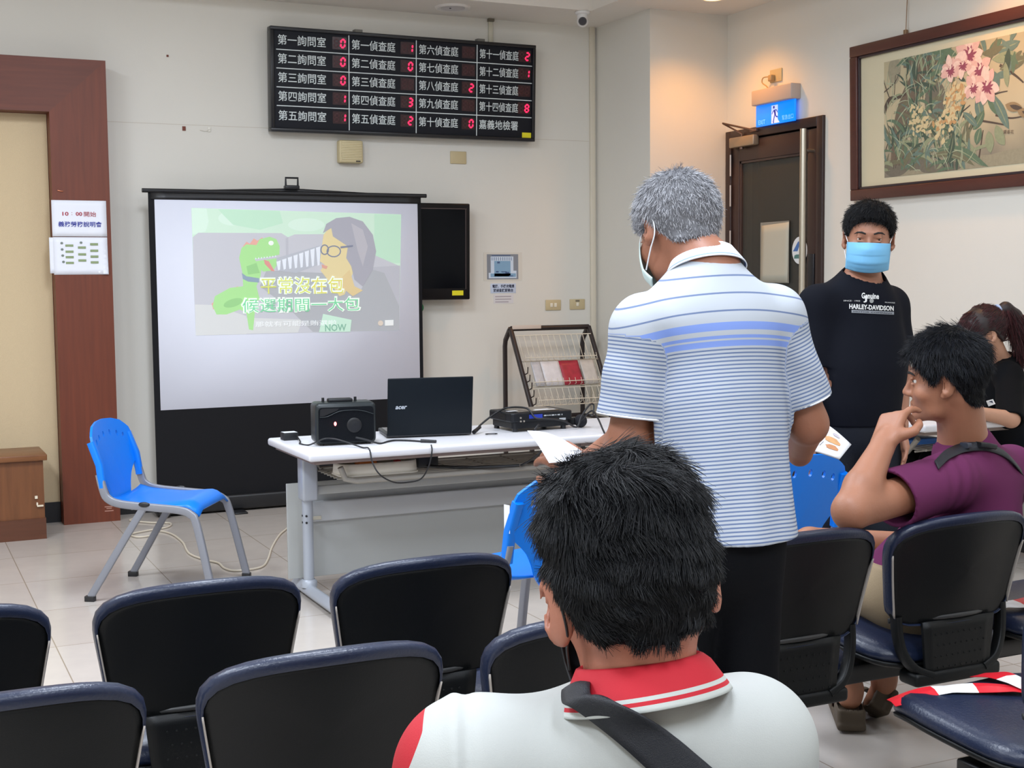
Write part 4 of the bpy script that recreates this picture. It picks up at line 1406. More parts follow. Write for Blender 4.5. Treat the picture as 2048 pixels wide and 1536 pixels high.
# things on the wire shelf
SZ = 0.5715
t = thing('plastic_tray', 'white plastic tray with an orange pack on the wire shelf under the table', 'tray', (1.72, 5.3, SZ))
m = MB()
m.prism(rrect(0, 0, 0.36, 0.18, 0.05, 6), 0, 0.006)
m.sheet(lambda u, v: Vector((0.18 + (0.18 - 0.004 * v) * (lambda c: math.copysign(abs(c) ** 0.5, c))(math.cos(2 * PI * u)), 0.09 + (0.09 - 0.004 * v) * (lambda c: math.copysign(abs(c) ** 0.5, c))(math.sin(2 * PI * u)), 0.003 + 0.05 * v)), 49, 4, 0.003)
m.build('shell', mat('ivory_plastic', (222, 216, 200), 0.45), t)
MB().box((0.09, 0.03, 0.0075), (0.17, 0.1, 0.058), 0.004).build('orange_pack', mat('orange_pack', (226, 128, 48), 0.5), t)
MB().box((0.25, 0.03, 0.0075), (0.28, 0.06, 0.056), 0.006).build('red_cap', mat('red_cap', (190, 60, 60), 0.5), t)
t = thing('black_box', 'small black box on the wire shelf behind the plastic tray', 'box', (2.11, 5.42, SZ))
MB().box((0, 0, 0), (0.1, 0.12, 0.07), 0.006).build('case', M_blk2, t)

# ------------------------------------------------------------------ leaflet rack
t = thing('leaflet_rack', 'dark brown metal leaflet rack with cream wire baskets by the wall corner', 'rack', (4.09, 7.9, 0))
M_rk = mat('dark_brown_tube', (40, 30, 30), 0.4)
RX = 0.297
yr, yt, yf, zs = 0.19, 0.1, -0.21, 0.56
for sx, nm in ((-1, 'side_frame'), (1, 'side_frame')):
    x = sx * RX
    m = MB()
    m.tube([(x, yr, 0), (x, yr, 0.95), (x, yr - 0.01, 0.99), (x, yt + 0.02, 1.055), (x, yt, 1.07)], 0.012, sq=(0.026, 0.03), up=(1, 0, 0))
    m.tube([(x, yt, 1.07), (x, yf, zs), (x, yf, 0)], 0.012, sq=(0.026, 0.032), up=(1, 0, 0))
    m.tube([(x, yr, 0.455), (x, yf, 0.455)], 0.01, sq=(0.022, 0.022), up=(1, 0, 0))
    s_ = m.build(nm, M_rk, t)
    m = MB()
    for k in range(5):
        u = 0.58 + k * 0.095
        y, z = yt + (yf - yt) * u, 1.07 + (zs - 1.07) * u
        m.tube([(x + 0.012, y - 0.012, z), (x + 0.02, y - 0.035, z + 0.01), (x + 0.02, y - 0.04, z + 0.05)], 0.004, 6)
    m.build('peg', M_rk, s_)
MB().tube([(-RX, yt, 1.07), (RX, yt, 1.07)], 0.012, sq=(0.026, 0.03)).build('top_bar', M_rk, t)
MB().tube([(-RX, yr, 0.455), (RX, yr, 0.455)], 0.01, sq=(0.022, 0.026)).build('cross_bar', M_rk, t)
MB().box((-RX + 0.005, yt - 0.021, 1.066), (-RX + 0.22, yt - 0.014, 1.092), 0.002).build('label_strip', mat('label_strip', (206, 190, 176), 0.5), t)
M_wire = mat('cream_wire', (222, 214, 196), 0.4)
for tier, (u0, u1, out) in enumerate(((0.09, 0.42, 0.03), (0.42, 0.74, 0.05), (0.76, 0.97, 0.06))):
    m = MB()

    def sp_(u, x, off=0.0):
        return Vector((x, yt + (yf - yt) * u - 0.02 - off * 0.85, 1.07 + (zs - 1.07) * u + off * 0.5))
    for u in (u0, u1):
        m.tube([sp_(u, -RX + 0.01), sp_(u, RX - 0.01)], 0.0035, 6)
    m.tube([sp_(u1 - 0.02, -RX + 0.03, out), sp_(u1 - 0.02, RX - 0.03, out)], 0.003, 6)
    for k in range(13):
        x = -RX + 0.03 + k * (2 * RX - 0.06) / 12
        m.tube([sp_(u0, x), sp_(u1, x), sp_(u1 + 0.005, x, out * 0.9), sp_(u1 - 0.06, x, out)], 0.0021, 5)
    m.build('wire_basket', M_wire, t)


def rack_sheet(x0, x1, u0, u1, off):
    def f(u, v):
        uu = u0 + (u1 - u0) * v
        return Vector((x0 + (x1 - x0) * u, yt + (yf - yt) * uu - 0.03 - off - 0.004 * math.sin(u * 3), 1.07 + (zs - 1.07) * uu)) + Vector((4.09, 7.9, 0))
    return f


for nm, lab, x0_, x1_, c, g in (('leaflet', 'grey and white leaflet, leftmost in the leaflet rack', -0.235, -0.17, (190, 190, 194), None),
                             ('leaflet', 'wide white leaflet stack left of the red one in the rack', -0.165, -0.03, (214, 212, 214), None),
                             ('leaflet', 'crimson leaflet with pale streaks in the middle of the rack', -0.028, 0.115, (160, 40, 58), None),
                             ('leaflet', 'grey translucent leaflet right of the red one in the rack', 0.13, 0.235, (190, 186, 180), None)):
    b = MB()
    b.sheet(rack_sheet(x0_, x1_, 0.43, 0.73, 0.004), 8, 6, 0.008)
    o = b.build(nm, mat('leaflet_%d' % c[0] + str(c[1]), c, 0.4, var=0.2 if c[0] != 160 else 0.45, vscale=26), None)
    tag(o, lab, 'leaflet', 'leaflets in the rack')

# ------------------------------------------------------------------ floor cables
M_wc = mat('white_floor_cable', (206, 196, 178), 0.5)
cable('floor_cable', 'cream cable looping across the tiles behind the left blue chair', [(1.3, 7.98, 0.006), (1.27, 7.92, 0.006), (1.36, 7.8, 0.006), (1.46, 7.72, 0.006), (1.42, 7.6, 0.006), (1.3, 7.55, 0.006), (1.2, 7.48, 0.006), (1.22, 7.38, 0.006), (1.3, 7.4, 0.006), (1.34, 7.52, 0.006), (1.4, 7.4, 0.006), (1.41, 7.12, 0.006), (1.38, 6.8, 0.006), (1.42, 6.6, 0.006), (1.46, 6.5, 0.006), (1.46, 6.36, 0.006), (1.5, 6.28, 0.006), (1.62, 6.3, 0.006), (1.7, 6.46, 0.006), (1.8, 6.75, 0.006), (1.93, 7.07, 0.006), (2.05, 7.3, 0.006), (2.16, 7.62, 0.006), (2.2, 7.8, 0.006)], 0.0055, M_wc)

# ------------------------------------------------------------------ blue plastic chairs
M_blue = mat('blue_chair_plastic', (0, 120, 226), 0.36, spec=0.4)
M_cst = mat('grey_chair_steel', (136, 138, 146), 0.38, 0.25)


def make_blue_chair(name, label, loc, rz):
    """local +Y is the way the sitter faces"""
    t = thing(name, label, 'chair', loc, rz, 'blue plastic chairs')
    m = MB()

    def seat(u, v):
        x = (u - 0.5) * 0.43
        s = v
        y = -0.2 + 0.42 * s
        z = 0.428 + 0.012 * math.sin(s * PI) * -1 + 0.022 * s
        if s > 0.82:
            k = (s - 0.82) / 0.18
            z -= 0.05 * k * k
        if s < 0.12:
            z += 0.012 * (0.12 - s) / 0.12
        w = 1.0 - 0.12 * max(0, (0.25 - s) / 0.25) ** 2 - 0.05 * max(0, (s - 0.85) / 0.15) ** 2
        z += 0.016 * (abs(2 * u - 1)) ** 3 * (1 - s) + (-0.035) * max(0, abs(2 * u - 1) - 0.75) / 0.25 * s * 0.7
        return Vector((x * w, y, z))
    m.sheet(seat, 21, 21, 0.009)
    m.build('seat', M_blue, t)
    # backrest shell with a row of slots: outline swept between left and right edges
    outline = [(0.0, 0.0), (0.004, 0.04), (0.02, 0.078), (0.05, 0.102), (0.09, 0.118), (0.13, 0.14), (0.165, 0.172), (0.19, 0.205), (0.205, 0.219), (0.30, 0.224), (0.345, 0.205), (0.38, 0.15), (0.395, 0.08), (0.40, 0.0)]

    def half(zv):
        for (a, wa), (b, wb) in zip(outline, outline[1:]):
            if a <= zv <= b:
                return wa + (wb - wa) * (zv - a) / (b - a)
        return 0.0
    holes = [(x, 0.335 - 0.55 * x * x * 2.2) for x in (-0.15, -0.1, -0.035, 0.035, 0.1, 0.15)]
    b = bmesh.new()
    zsn = [0.4 * (0.5 - 0.5 * math.cos(PI * k / 28)) for k in range(1, 28)]
    right = [(half(z), z) for z in zsn]
    loop = [(0.0, 0.0)] + right + [(0.0, 0.4)] + [(-x, z) for x, z in right[::-1]]
    edges = []

    def ring(pts):
        vs = [b.verts.new((p[0], 0, p[1])) for p in pts]
        for i in range(len(vs)):
            edges.append(b.edges.new((vs[i], vs[(i + 1) % len(vs)])))
    ring(loop)
    for hx_, hz_ in holes:
        ring([(hx_ + 0.009 * math.cos(2 * PI * k / 10), hz_ + 0.014 * math.sin(2 * PI * k / 10)) for k in range(10)])
    bmesh.ops.triangle_fill(b, use_beauty=True, use_dissolve=False, edges=edges)
    for _ in range(2):
        bmesh.ops.subdivide_edges(b, edges=[e for e in b.edges if e.calc_length() > 0.045], cuts=1)
        bmesh.ops.triangulate(b, faces=b.faces[:])
    for v in b.verts:
        x, z = v.co.x, v.co.z
        v.co.z = z + 0.385
        v.co.y = -0.205 - 0.22 * z + 0.55 * x * x
    bmesh.ops.recalc_face_normals(b, faces=b.faces[:])
    if sum(f.normal.y for f in b.faces) < 0:
        bmesh.ops.reverse_faces(b, faces=b.faces[:])
    bmesh.ops.solidify(b, geom=b.faces[:], thickness=0.011)
    m = MB()
    m.bm(b, 0, False)
    for sx in (-1, 1):
        x = 0.2 * sx
        y0_, y1_ = -0.205 - 0.22 * 0.31 + 0.022, -0.185
        m.tube([(x * 1.04, y0_ - 0.012, 0.70), (x * 1.06, -0.225, 0.60), (x * 1.08, -0.212, 0.5)], 0.02, sq=(0.034, 0.03), up=(1, 0, 0))
    m.build('backrest', M_blue, t)
    for sx in (-1, 1):
        x = 0.222 * sx
        m = MB()
        pts = [(x * 0.98, -0.225, 0.56), (x, -0.21, 0.5), (x, -0.19, 0.455), (x, -0.13, 0.43), (x, 0.02, 0.415), (x, 0.13, 0.405), (x, 0.185, 0.385), (x * 1.02, 0.215, 0.33), (x * 1.1, 0.285, 0.02)]
        m.tube(smooth_path(pts, 4), 0.014, sq=(0.022, 0.034), up=(1, 0, 0))
        fr_ = m.build('side_frame', M_cst, t)
        MB().box((x * 1.1 - 0.014, 0.265, 0), (x * 1.1 + 0.014, 0.305, 0.025), 0.003).build('foot_cap', M_base, fr_)
        m = MB()
        m.tube([(x, -0.03, 0.41), (x * 1.02, -0.1, 0.3), (x * 1.12, -0.27, 0.02)], 0.014, sq=(0.02, 0.032), up=(1, 0, 0))
        lg = m.build('rear_leg', M_cst, t)
        MB().box((x * 1.12 - 0.014, -0.295, 0), (x * 1.12 + 0.014, -0.25, 0.025), 0.003).build('foot_cap', M_base, lg)
        MB().ball((x * 1.05, -0.02, 0.43), (0.008, 0.026, 0.012), 10, 8).build('joint_cap', M_base, lg)
    m = MB()
    m.tube([(-0.222, 0.1, 0.404), (0.222, 0.1, 0.404)], 0.009, 8).tube([(-0.222, -0.08, 0.412), (0.222, -0.08, 0.412)], 0.009, 8)
    m.build('seat_rail', M_cst, t)
    return t


make_blue_chair('blue_chair', 'empty blue plastic chair standing apart at left before the projection screen', (1.14, 6.07, 0), math.radians(-90 - 31))
c2 = make_blue_chair('blue_chair', 'blue plastic chair at the table front, partly behind the black-haired man', (1.92, 4.02, 0), math.radians(14))
MB().box((-0.2265, -0.243, 0.6), (-0.2255, -0.215, 0.69)).build('paper_label', M_paper, c2)
make_blue_chair('blue_chair', 'blue plastic chair right of the striped-shirt man, behind the waiting bench', (2.86, 3.98, 0), math.radians(2))

# ------------------------------------------------------------------ waiting benches
M_navy = mat('navy_leather', (26, 35, 58), 0.34, bump=0.12, bscale=160, var=0.12, vscale=20)
M_shell = mat('black_shell_plastic', (10, 12, 13), 0.45, spec=0.3, bump=0.08, bscale=500)
M_chrome = mat('pale_edge_trim', (168, 160, 152), 0.35)
BXW = 0.24       # half width of a back at the top
BZ0, BZ1 = 0.472, 0.752
WF = [0.985]


def back_pt(s, v, off=0.0):
    """s across (-1..1), v up (0..1): the gently wrapped back surface"""
    z = BZ0 + (BZ1 - BZ0) * v + 0.026 * (1 - s * s) * max(v, 0) ** 2
    w = (0.192 + (BXW - 0.192) * (max(v, 0) ** 1.15)) * WF[0]
    y = 0.055 * max(0.0, 1 - v) ** 1.1 - 0.02 * v * v + 0.07 * s * s * (0.5 + 0.5 * v) + off
    return Vector((w * s, y, z))


def outl(th, r_top=0.3, r_bot=0.12):
    """rounded outline of the back in (s, v) space"""
    c, d = math.cos(th), math.sin(th)
    n = 4.8 if d > 0 else 9.0
    k = (abs(c) ** n + abs(d) ** n) ** (-1.0 / n)
    return c * k, 0.5 + 0.5 * d * k


def rings(mb, fn, prof, n=56, cap0=True, cap1=False, M=None):
    """closed surface swept from rings: fn(theta, *prof[i]) -> Vector"""
    vs = [fn(2 * PI * i / n, *p) for p in prof for i in range(n)]
    fs = []
    for k in range(len(prof) - 1):
        for i in range(n):
            j = (i + 1) % n
            fs.append([k * n + i, k * n + j, (k + 1) * n + j, (k + 1) * n + i])
    if cap0:
        fs.append([i for i in range(n)][::-1])
    if cap1:
        o = (len(prof) - 1) * n
        fs.append([o + i for i in range(n)])
    mb.add(vs, fs, 0, True, M)


def make_seat_unit(root, x):
    T = Matrix.Translation((x, 0, 0))

    def surf(th, r, off, top=1.0):
        a, b_ = outl(th)
        return back_pt(a * r, 0.5 + (b_ - 0.5) * r * (0.9 if top == 1.0 else 1.0) if b_ < 0.5 else 0.5 + (b_ - 0.5) * r * top, off)
    m = MB()
    rings(m, surf, [(0.02, -0.0, 0.88), (0.4, -0.0, 0.88), (0.7, -0.0, 0.88), (0.9, 0.0, 0.88), (0.97, 0.001, 0.88), (0.985, 0.006, 0.88), (0.988, 0.014, 0.88)], M=T)
    # lower bracket: two side arms, perforated middle plate and bottom bar
    for sx in (-1, 1):
        m.tube(smooth_path([T @ Vector((sx * 0.184, 0.09, 0.50)), T @ Vector((sx * 0.182, 0.085, 0.45)), T @ Vector((sx * 0.17, 0.078, 0.40)), T @ Vector((sx * 0.14, 0.066, 0.36)), T @ Vector((sx * 0.09, 0.058, 0.338))], 4), 0.01, sq=(0.02, 0.03), up=(1, 0, 0))
    m.sheet(lambda u, v: Vector(((0.5 - u) * (0.25 - 0.03 * v), 0.052 + 0.0 * v, 0.485 - 0.15 * v)), 9, 7, 0.01, M=T)
    m.box((-0.15, 0.045, 0.312), (0.15, 0.12, 0.35), 0.012, 3, M=T)
    bk = m.build('backrest', M_shell, root)
    m = MB()
    m.tube(smooth_path([T @ Vector((sx, 0.05 + 0.068 * (sx / 0.186) ** 2, 0.482 + 0.012 * (1 - (sx / 0.186) ** 2))) for sx in (-0.186, -0.12, -0.05, 0.03, 0.1, 0.186)], 4), 0.007, 8)
    m.build('lower_lip', mat('shell_lip', (50, 50, 50), 0.4), bk)
    m = MB()
    for r_ in range(4):
        for c_ in range(9):
            xx = (c_ - 4) * 0.02 + (0.01 if r_ % 2 else 0)
            vv = 0.25 + 0.6 * r_ / 3
            m.cyl(T @ Vector((xx, 0.05, 0.485 - 0.15 * vv)), T @ Vector((xx, 0.0525, 0.485 - 0.15 * vv)), 0.0026, seg=6)
    m.build('perforation', mat('hole_black', (4, 4, 4), 0.8), bk)
    # padded front that folds over the top edge
    m = MB()
    th_ = 0.05
    rings(m, surf, [(0.02, th_ * 1.05), (0.5, th_), (0.86, th_ * 0.94), (0.955, th_ * 0.82), (0.995, th_ * 0.56), (1.005, th_ * 0.3), (1.0, th_ * 0.08), (0.993, -0.002, 0.985), (0.984, -0.0045, 0.95), (0.978, -0.004, 0.9), (0.975, -0.002, 0.87)], M=T)
    m.build('back_cushion', M_navy, bk)
    for sx in (-1, 1):
        m = MB()
        m.sheet(lambda u, v: back_pt(sx * (0.968 + 0.004 * math.sin(v * PI)), 0.1 + v * 0.62, off=-0.0075 + 0.02 * (u if sx < 0 else 1 - u) * math.sin(0.15 + v * 2.85)), 4, 14, 0.003, M=T)
        m.build('edge_trim', M_chrome, bk)

    # seat
    def so(th, r, dz):
        c, d = math.cos(th), math.sin(th)
        n = 5.0
        k = (abs(c) ** n + abs(d) ** n) ** (-1.0 / n) * r
        px_, v = c * k, d * k
        xx = px_ * (0.232 - 0.022 * max(v, 0) ** 2)
        z = 0.425 + 0.012 * px_ * px_ + 0.014 * v - 0.05 * max(0, v - 0.45) ** 2 * 2.2 + dz
        return Vector((xx, 0.31 + 0.225 * v, z))
    m = MB()
    rings(m, so, [(0.03, 0.004), (0.5, 0.003), (0.85, -0.003), (0.95, -0.012), (0.99, -0.024), (1.0, -0.036), (0.985, -0.046)], cap1=True, M=T)
    m2 = MB()
    rings(m2, so, [(0.05, -0.05), (0.97, -0.047), (1.0, -0.05), (0.99, -0.058), (0.93, -0.066), (0.05, -0.07)], cap1=True, M=T)
    m2.box((-0.09, 0.15, 0.335), (0.09, 0.36, 0.368), 0.01, M=T)
    st = m2.build('seat', M_shell, root)
    m.build('seat_cushion', M_navy, st)
    return bk, st


def make_bench(label, xs, y, legs=None):
    t = thing('waiting_bench', label, 'bench', (xs[0], y, 0), 0, 'navy waiting benches')
    x0_, x1_ = 0, xs[-1] - xs[0]
    for xx in xs:
        make_seat_unit(t, xx - xs[0])
    m = MB()
    m.box((x0_ - 0.2, 0.22, 0.285), (x1_ + 0.2, 0.29, 0.34), 0.006)
    m.build('beam', mat('black_beam', (18, 18, 20), 0.4), t)
    lx = (x0_ + (xs[1] - xs[0]) / 2, x1_ - (xs[1] - xs[0]) / 2) if len(xs) > 2 else (x0_ + 0.02, x1_ - 0.02)
    if legs:
        lx = [q - xs[0] for q in legs]
    for xx in lx:
        m = MB()
        m.box((xx - 0.03, 0.225, 0.03), (xx + 0.03, 0.285, 0.29), 0.006)
        m.tube(smooth_path([(xx, 0.02, 0.018), (xx, 0.1, 0.03), (xx, 0.25, 0.045), (xx, 0.4, 0.03), (xx, 0.5, 0.018)], 4), 0.02, sq=(0.05, 0.036), up=(1, 0, 0))
        lg = m.build('leg', mat('black_beam', (18, 18, 20), 0.4), t)
        MB().cyl((xx, 0.03, 0), (xx, 0.03, 0.02), 0.02).cyl((xx, 0.49, 0), (xx, 0.49, 0.02), 0.02).build('foot_pad', M_base, lg)
    return t


bA = make_bench('navy waiting bench before the table, front row on the left side', (0.064, 0.59, 1.105), 2.745)
WF[0] = 1.045
bB = make_bench('navy waiting bench the man in purple sits on, front row on the right', (2.05, 2.573, 3.096), 2.585, legs=(1.82, 3.2))
WF[0] = 0.985
bC = make_bench('navy waiting bench of the second row, directly before the black-haired man', (0.145, 0.672, 1.2), 2.125)
bD = make_bench('navy waiting bench with red-white tape on its seat, at the lower right', (2.295, 2.82), 1.86)
bE = make_bench('navy waiting bench that the black-haired man in the white shirt sits on', (0.18, 0.70, 1.225), 0.83)


def tape(name, label, pts, w, parent=None):
    """crumpled barrier tape: a ribbon with alternating red and white lengths"""
    P = smooth_path(pts, 10)
    b = MB()
    n = len(P)
    rr = random.Random(len(pts))
    L = [0]
    for i in range(1, n):
        L.append(L[-1] + (P[i] - P[i - 1]).length)
    rows = []
    for i, p in enumerate(P):
        d = (P[min(i + 1, n - 1)] - P[max(i - 1, 0)]).normalized()
        s = Vector((0, 0, 1)).cross(d).normalized()
        tw = 0.25 * math.sin(L[i] * 22)
        s = s * math.cos(tw) + Vector((0, 0, 1)) * abs(math.sin(tw)) * 0.6
        rows.append([p - s * w / 2, p + Vector((0, 0, 0.003 + 0.002 * math.sin(L[i] * 60))), p + s * w / 2])
    for i in range(n - 1):
        ph = L[i] % 0.2
        for k in range(2):
            q = [rows[i][k], rows[i + 1][k], rows[i + 1][k + 1], rows[i][k + 1]]
            b.add(q, [[0, 1, 2, 3]], 0 if ph < 0.1 else 1, True)
            b.add([v - Vector((0, 0, 0.0008)) for v in q], [[3, 2, 1, 0]], 0 if ph < 0.1 else 1, True)
    o = b.build(name, [mat('tape_red', (214, 34, 48), 0.35), mat('tape_white', (238, 236, 234), 0.35)], parent)
    return tag(o, label, 'barrier tape', 'red and white barrier tapes on seats')


tape('barrier_tape', 'red-white tape strip stretched across the nearest empty seat at lower right', [(2.07, 2.33, 0.415), (2.16, 2.3, 0.438), (2.26, 2.26, 0.443), (2.36, 2.2, 0.443), (2.47, 2.12, 0.44), (2.53, 2.06, 0.42)], 0.05)
tape('barrier_tape', 'second red-white tape strip crossing over the first on the lower right seat', [(2.38, 2.37, 0.425), (2.37, 2.3, 0.448), (2.36, 2.22, 0.452), (2.37, 2.12, 0.448), (2.4, 2.02, 0.445)], 0.055)
tape('barrier_tape', 'red-white tape on the seat beyond the purple-shirted man, right edge', [(2.77, 2.84, 0.425), (2.86, 2.82, 0.442), (2.98, 2.8, 0.442), (3.1, 2.84, 0.442), (3.2, 2.86, 0.425)], 0.06)
tape('barrier_tape', 'red-white tape on the seat left of the black-haired man', [(0.72, 1.34, 0.43), (0.8, 1.3, 0.452), (0.9, 1.24, 0.455), (0.62, 1.2, 0.455)], 0.06)

# ------------------------------------------------------------------ side table at the right wall
t = thing('side_table', 'white-topped grey desk by the right wall where the ponytailed woman sits', 'table', (4.14, 6.15, 0), -PI / 2)
make_table(t, 1.68, 0.6, shelf=True, panel=False)
t.scale = (1, 1, 0.74 / 0.70)
for nm, lab, lo, hi, c in (('blue_folder', 'blue folder on the shelf under the right desk', (4.3, 4.75, 0.608), (4.5, 4.98, 0.635), (50, 110, 190)), ('dark_binder', 'dark binder lying on the shelf under the right desk', (4.3, 5.04, 0.608), (4.52, 5.3, 0.64), (34, 38, 48))):
    tag(MB().box(lo, hi, 0.004).build(nm, mat(nm, c, 0.4)), lab, 'folder')
make_blue_chair('blue_chair', 'blue plastic chair by the right wall under the ponytailed woman', (4.93, 4.86, 0), math.radians(82))
# ------------------------------------------------------------------ distance-field modeller for people
F32 = np.float32


def A3(p):
    return np.array([p[0], p[1], p[2]], F32)


def lens(v):
    return np.sqrt(np.einsum('ij,ij->i', v, v))


def cap(a, b, r1, r2=None):
    a, b = A3(a), A3(b)
    r2 = r1 if r2 is None else r2
    ba = b - a
    bb = float(ba @ ba) + 1e-12

    def f(P):
        pa = P - a
        t = np.clip(pa @ ba / bb, 0, 1)
        return lens(pa - t[:, None] * ba) - (r1 + (r2 - r1) * t)
    return f


def ecap(a, b, r1, r2, ax, fl1, fl2=None):
    """tapered capsule whose section is scaled by fl along the axis ax"""
    a, b, ax = A3(a), A3(b), A3(ax)
    ax = ax / np.linalg.norm(ax)
    ba = b - a
    bb = float(ba @ ba) + 1e-12
    fl2 = fl1 if fl2 is None else fl2

    def f(P):
        pa = P - a
        t = np.clip(pa @ ba / bb, 0, 1)
        d = pa - t[:, None] * ba
        fl = fl1 + (fl2 - fl1) * t
        s = d @ ax
        d = d + np.outer(s * (1 / fl - 1), ax)
        return (lens(d) - (r1 + (r2 - r1) * t)) * np.minimum(fl, 1)
    return f


def ell(c, r, R=None):
    c, r = A3(c), A3(r)
    R = None if R is None else np.array(R, F32)

    def f(P):
        p = P - c
        if R is not None:
            p = p @ R.T
        k0 = lens(p / r)
        k1 = lens(p / (r * r))
        return k0 * (k0 - 1) / np.maximum(k1, 1e-9)
    return f


def ball(c, r):
    c = A3(c)
    return lambda P: lens(P - c) - r


def rbox(c, h, R=None, rd=0.01):
    c, h = A3(c), A3(h)
    R = None if R is None else np.array(R, F32)

    def f(P):
        p = P - c
        if R is not None:
            p = p @ R.T
        q = np.abs(p) - (h - rd)
        return lens(np.maximum(q, 0)) + np.minimum(q.max(1), 0) - rd
    return f


def plane(p, n):
    p, n = A3(p), A3(n)
    n = n / np.linalg.norm(n)
    return lambda P: (P - p) @ n


def smin(a, b, k):
    if k <= 0:
        return np.minimum(a, b)
    h = np.maximum(k - np.abs(a - b), 0) / k
    return np.minimum(a, b) - h * h * h * k / 6


def uni(k, *fs):
    def f(P):
        d = fs[0](P)
        for g in fs[1:]:
            d = smin(d, g(P), k)
        return d
    return f


def sub(k, f, *gs):
    def q(P):
        d = f(P)
        for g in gs:
            d = -smin(-d, g(P), k)
        return d
    return q


def inter(k, f, *gs):
    def q(P):
        d = f(P)
        for g in gs:
            d = -smin(-d, -g(P), k)
        return d
    return q


def off(f, t):
    return lambda P: f(P) - t


def shell(f, t):
    def q(P):
        d = f(P)
        return np.maximum(d, -(d + t))
    return q


def chain(pts, rs, k=0.0):
    return uni(k, *[cap(pts[i], pts[i + 1], rs[i], rs[i + 1]) for i in range(len(pts) - 1)])


def wob(f, amp, fr, seed=0):
    """soft irregular folds"""
    r = np.random.default_rng(seed)
    D = r.normal(size=(6, 3)).astype(F32)
    D = D / np.linalg.norm(D, axis=1)[:, None] * np.array(fr, F32)
    ph = r.uniform(0, 6.28, 6).astype(F32)

    def q(P):
        w = np.zeros(len(P), F32)
        for i in range(6):
            w += np.sin(P @ D[i] + ph[i])
        return f(P) + amp * w / 3
    return q


def net(f, lo, hi, h):
    """surface nets of f = 0 inside the box lo..hi at spacing h; evaluates only near the surface"""
    lo, hi = A3(lo), A3(hi)
    S = 6
    nb = np.ceil((hi - lo) / (h * S)).astype(int) + 1
    n = nb * S + 1
    bc = [lo[i] + (np.arange(nb[i], dtype=F32) + 0.5) * S * h for i in range(3)]
    G = np.stack(np.meshgrid(*bc, indexing='ij'), -1).reshape(-1, 3)
    dv = np.concatenate([f(c) for c in np.array_split(G, max(1, len(G) // 200000))])
    act = np.abs(dv) < S * h * 1.25
    V = np.repeat(np.repeat(np.repeat(dv.reshape(nb), S, 0), S, 1), S, 2)
    V = np.pad(V, ((0, 1),) * 3, mode='edge').astype(F32)
    bi = np.argwhere(act.reshape(nb)) * S
    o = np.stack(np.meshgrid(*[np.arange(S + 1)] * 3, indexing='ij'), -1).reshape(-1, 3)
    flat = np.unique(((bi[:, None, :] + o[None]) @ np.array([n[1] * n[2], n[2], 1])).ravel())
    I = np.stack(np.unravel_index(flat, n), -1)
    vals = np.empty(len(flat), F32)
    for s in range(0, len(flat), 300000):
        vals[s:s + 300000] = f(lo + I[s:s + 300000].astype(F32) * F32(h))
    V.ravel()[flat] = vals
    ins = V < 0
    # cells with a sign change
    c8 = [(a, b, c) for a in (0, 1) for b in (0, 1) for c in (0, 1)]
    cn = n - 1
    cnt = np.zeros(cn, np.int8)
    for a, b, c in c8:
        cnt += ins[a:a + cn[0], b:b + cn[1], c:c + cn[2]]
    cells = np.argwhere((cnt > 0) & (cnt < 8))
    idx = np.full(cn, -1, np.int64)
    idx[cells[:, 0], cells[:, 1], cells[:, 2]] = np.arange(len(cells))
    acc = np.zeros((len(cells), 3), np.float64)
    num = np.zeros(len(cells))
    for a in range(8):
        for ax in range(3):
            ca = c8[a]
            if ca[ax]:
                continue
            cb = list(ca)
            cb[ax] = 1
            va = V[cells[:, 0] + ca[0], cells[:, 1] + ca[1], cells[:, 2] + ca[2]]
            vb = V[cells[:, 0] + cb[0], cells[:, 1] + cb[1], cells[:, 2] + cb[2]]
            m = (va < 0) != (vb < 0)
            t = np.where(m, va / np.where(m, va - vb, 1), 0)
            p = np.tile(np.array(ca, float), (len(cells), 1))
            p[:, ax] += t
            acc += p * m[:, None]
            num += m
    verts = lo + (cells + acc / num[:, None]) * h
    quads = []
    for ax in range(3):
        u, v = (ax + 1) % 3, (ax + 2) % 3
        sl0 = [slice(None)] * 3
        sl1 = [slice(None)] * 3
        sl0[ax], sl1[ax] = slice(0, -1), slice(1, None)
        A, B = ins[tuple(sl0)], ins[tuple(sl1)]
        e = np.argwhere(A != B)
        e = e[(e[:, u] > 0) & (e[:, v] > 0) & (e[:, u] < cn[u]) & (e[:, v] < cn[v])]
        q = []
        for du, dv_ in ((-1, -1), (0, -1), (0, 0), (-1, 0)):
            c = e.copy()
            c[:, u] += du
            c[:, v] += dv_
            q.append(idx[c[:, 0], c[:, 1], c[:, 2]])
        q = np.stack(q, 1)
        fl = ~A[e[:, 0], e[:, 1], e[:, 2]]
        q[fl] = q[fl][:, ::-1]
        quads.append(q)
    quads = np.concatenate(quads)
    quads = quads[(quads >= 0).all(1)]
    return verts, quads


def relax(v, q, it=1, lam=0.5):
    e = np.concatenate([q[:, [0, 1]], q[:, [1, 2]], q[:, [2, 3]], q[:, [3, 0]]])
    for _ in range(it):
        s = np.zeros_like(v)
        c = np.zeros(len(v))
        for k in range(3):
            s[:, k] = np.bincount(e[:, 0], v[e[:, 1], k], len(v)) + np.bincount(e[:, 1], v[e[:, 0], k], len(v))
        c = np.bincount(e.ravel(), minlength=len(v))
        v = v + lam * (s / np.maximum(c, 1)[:, None] - v)
    return v


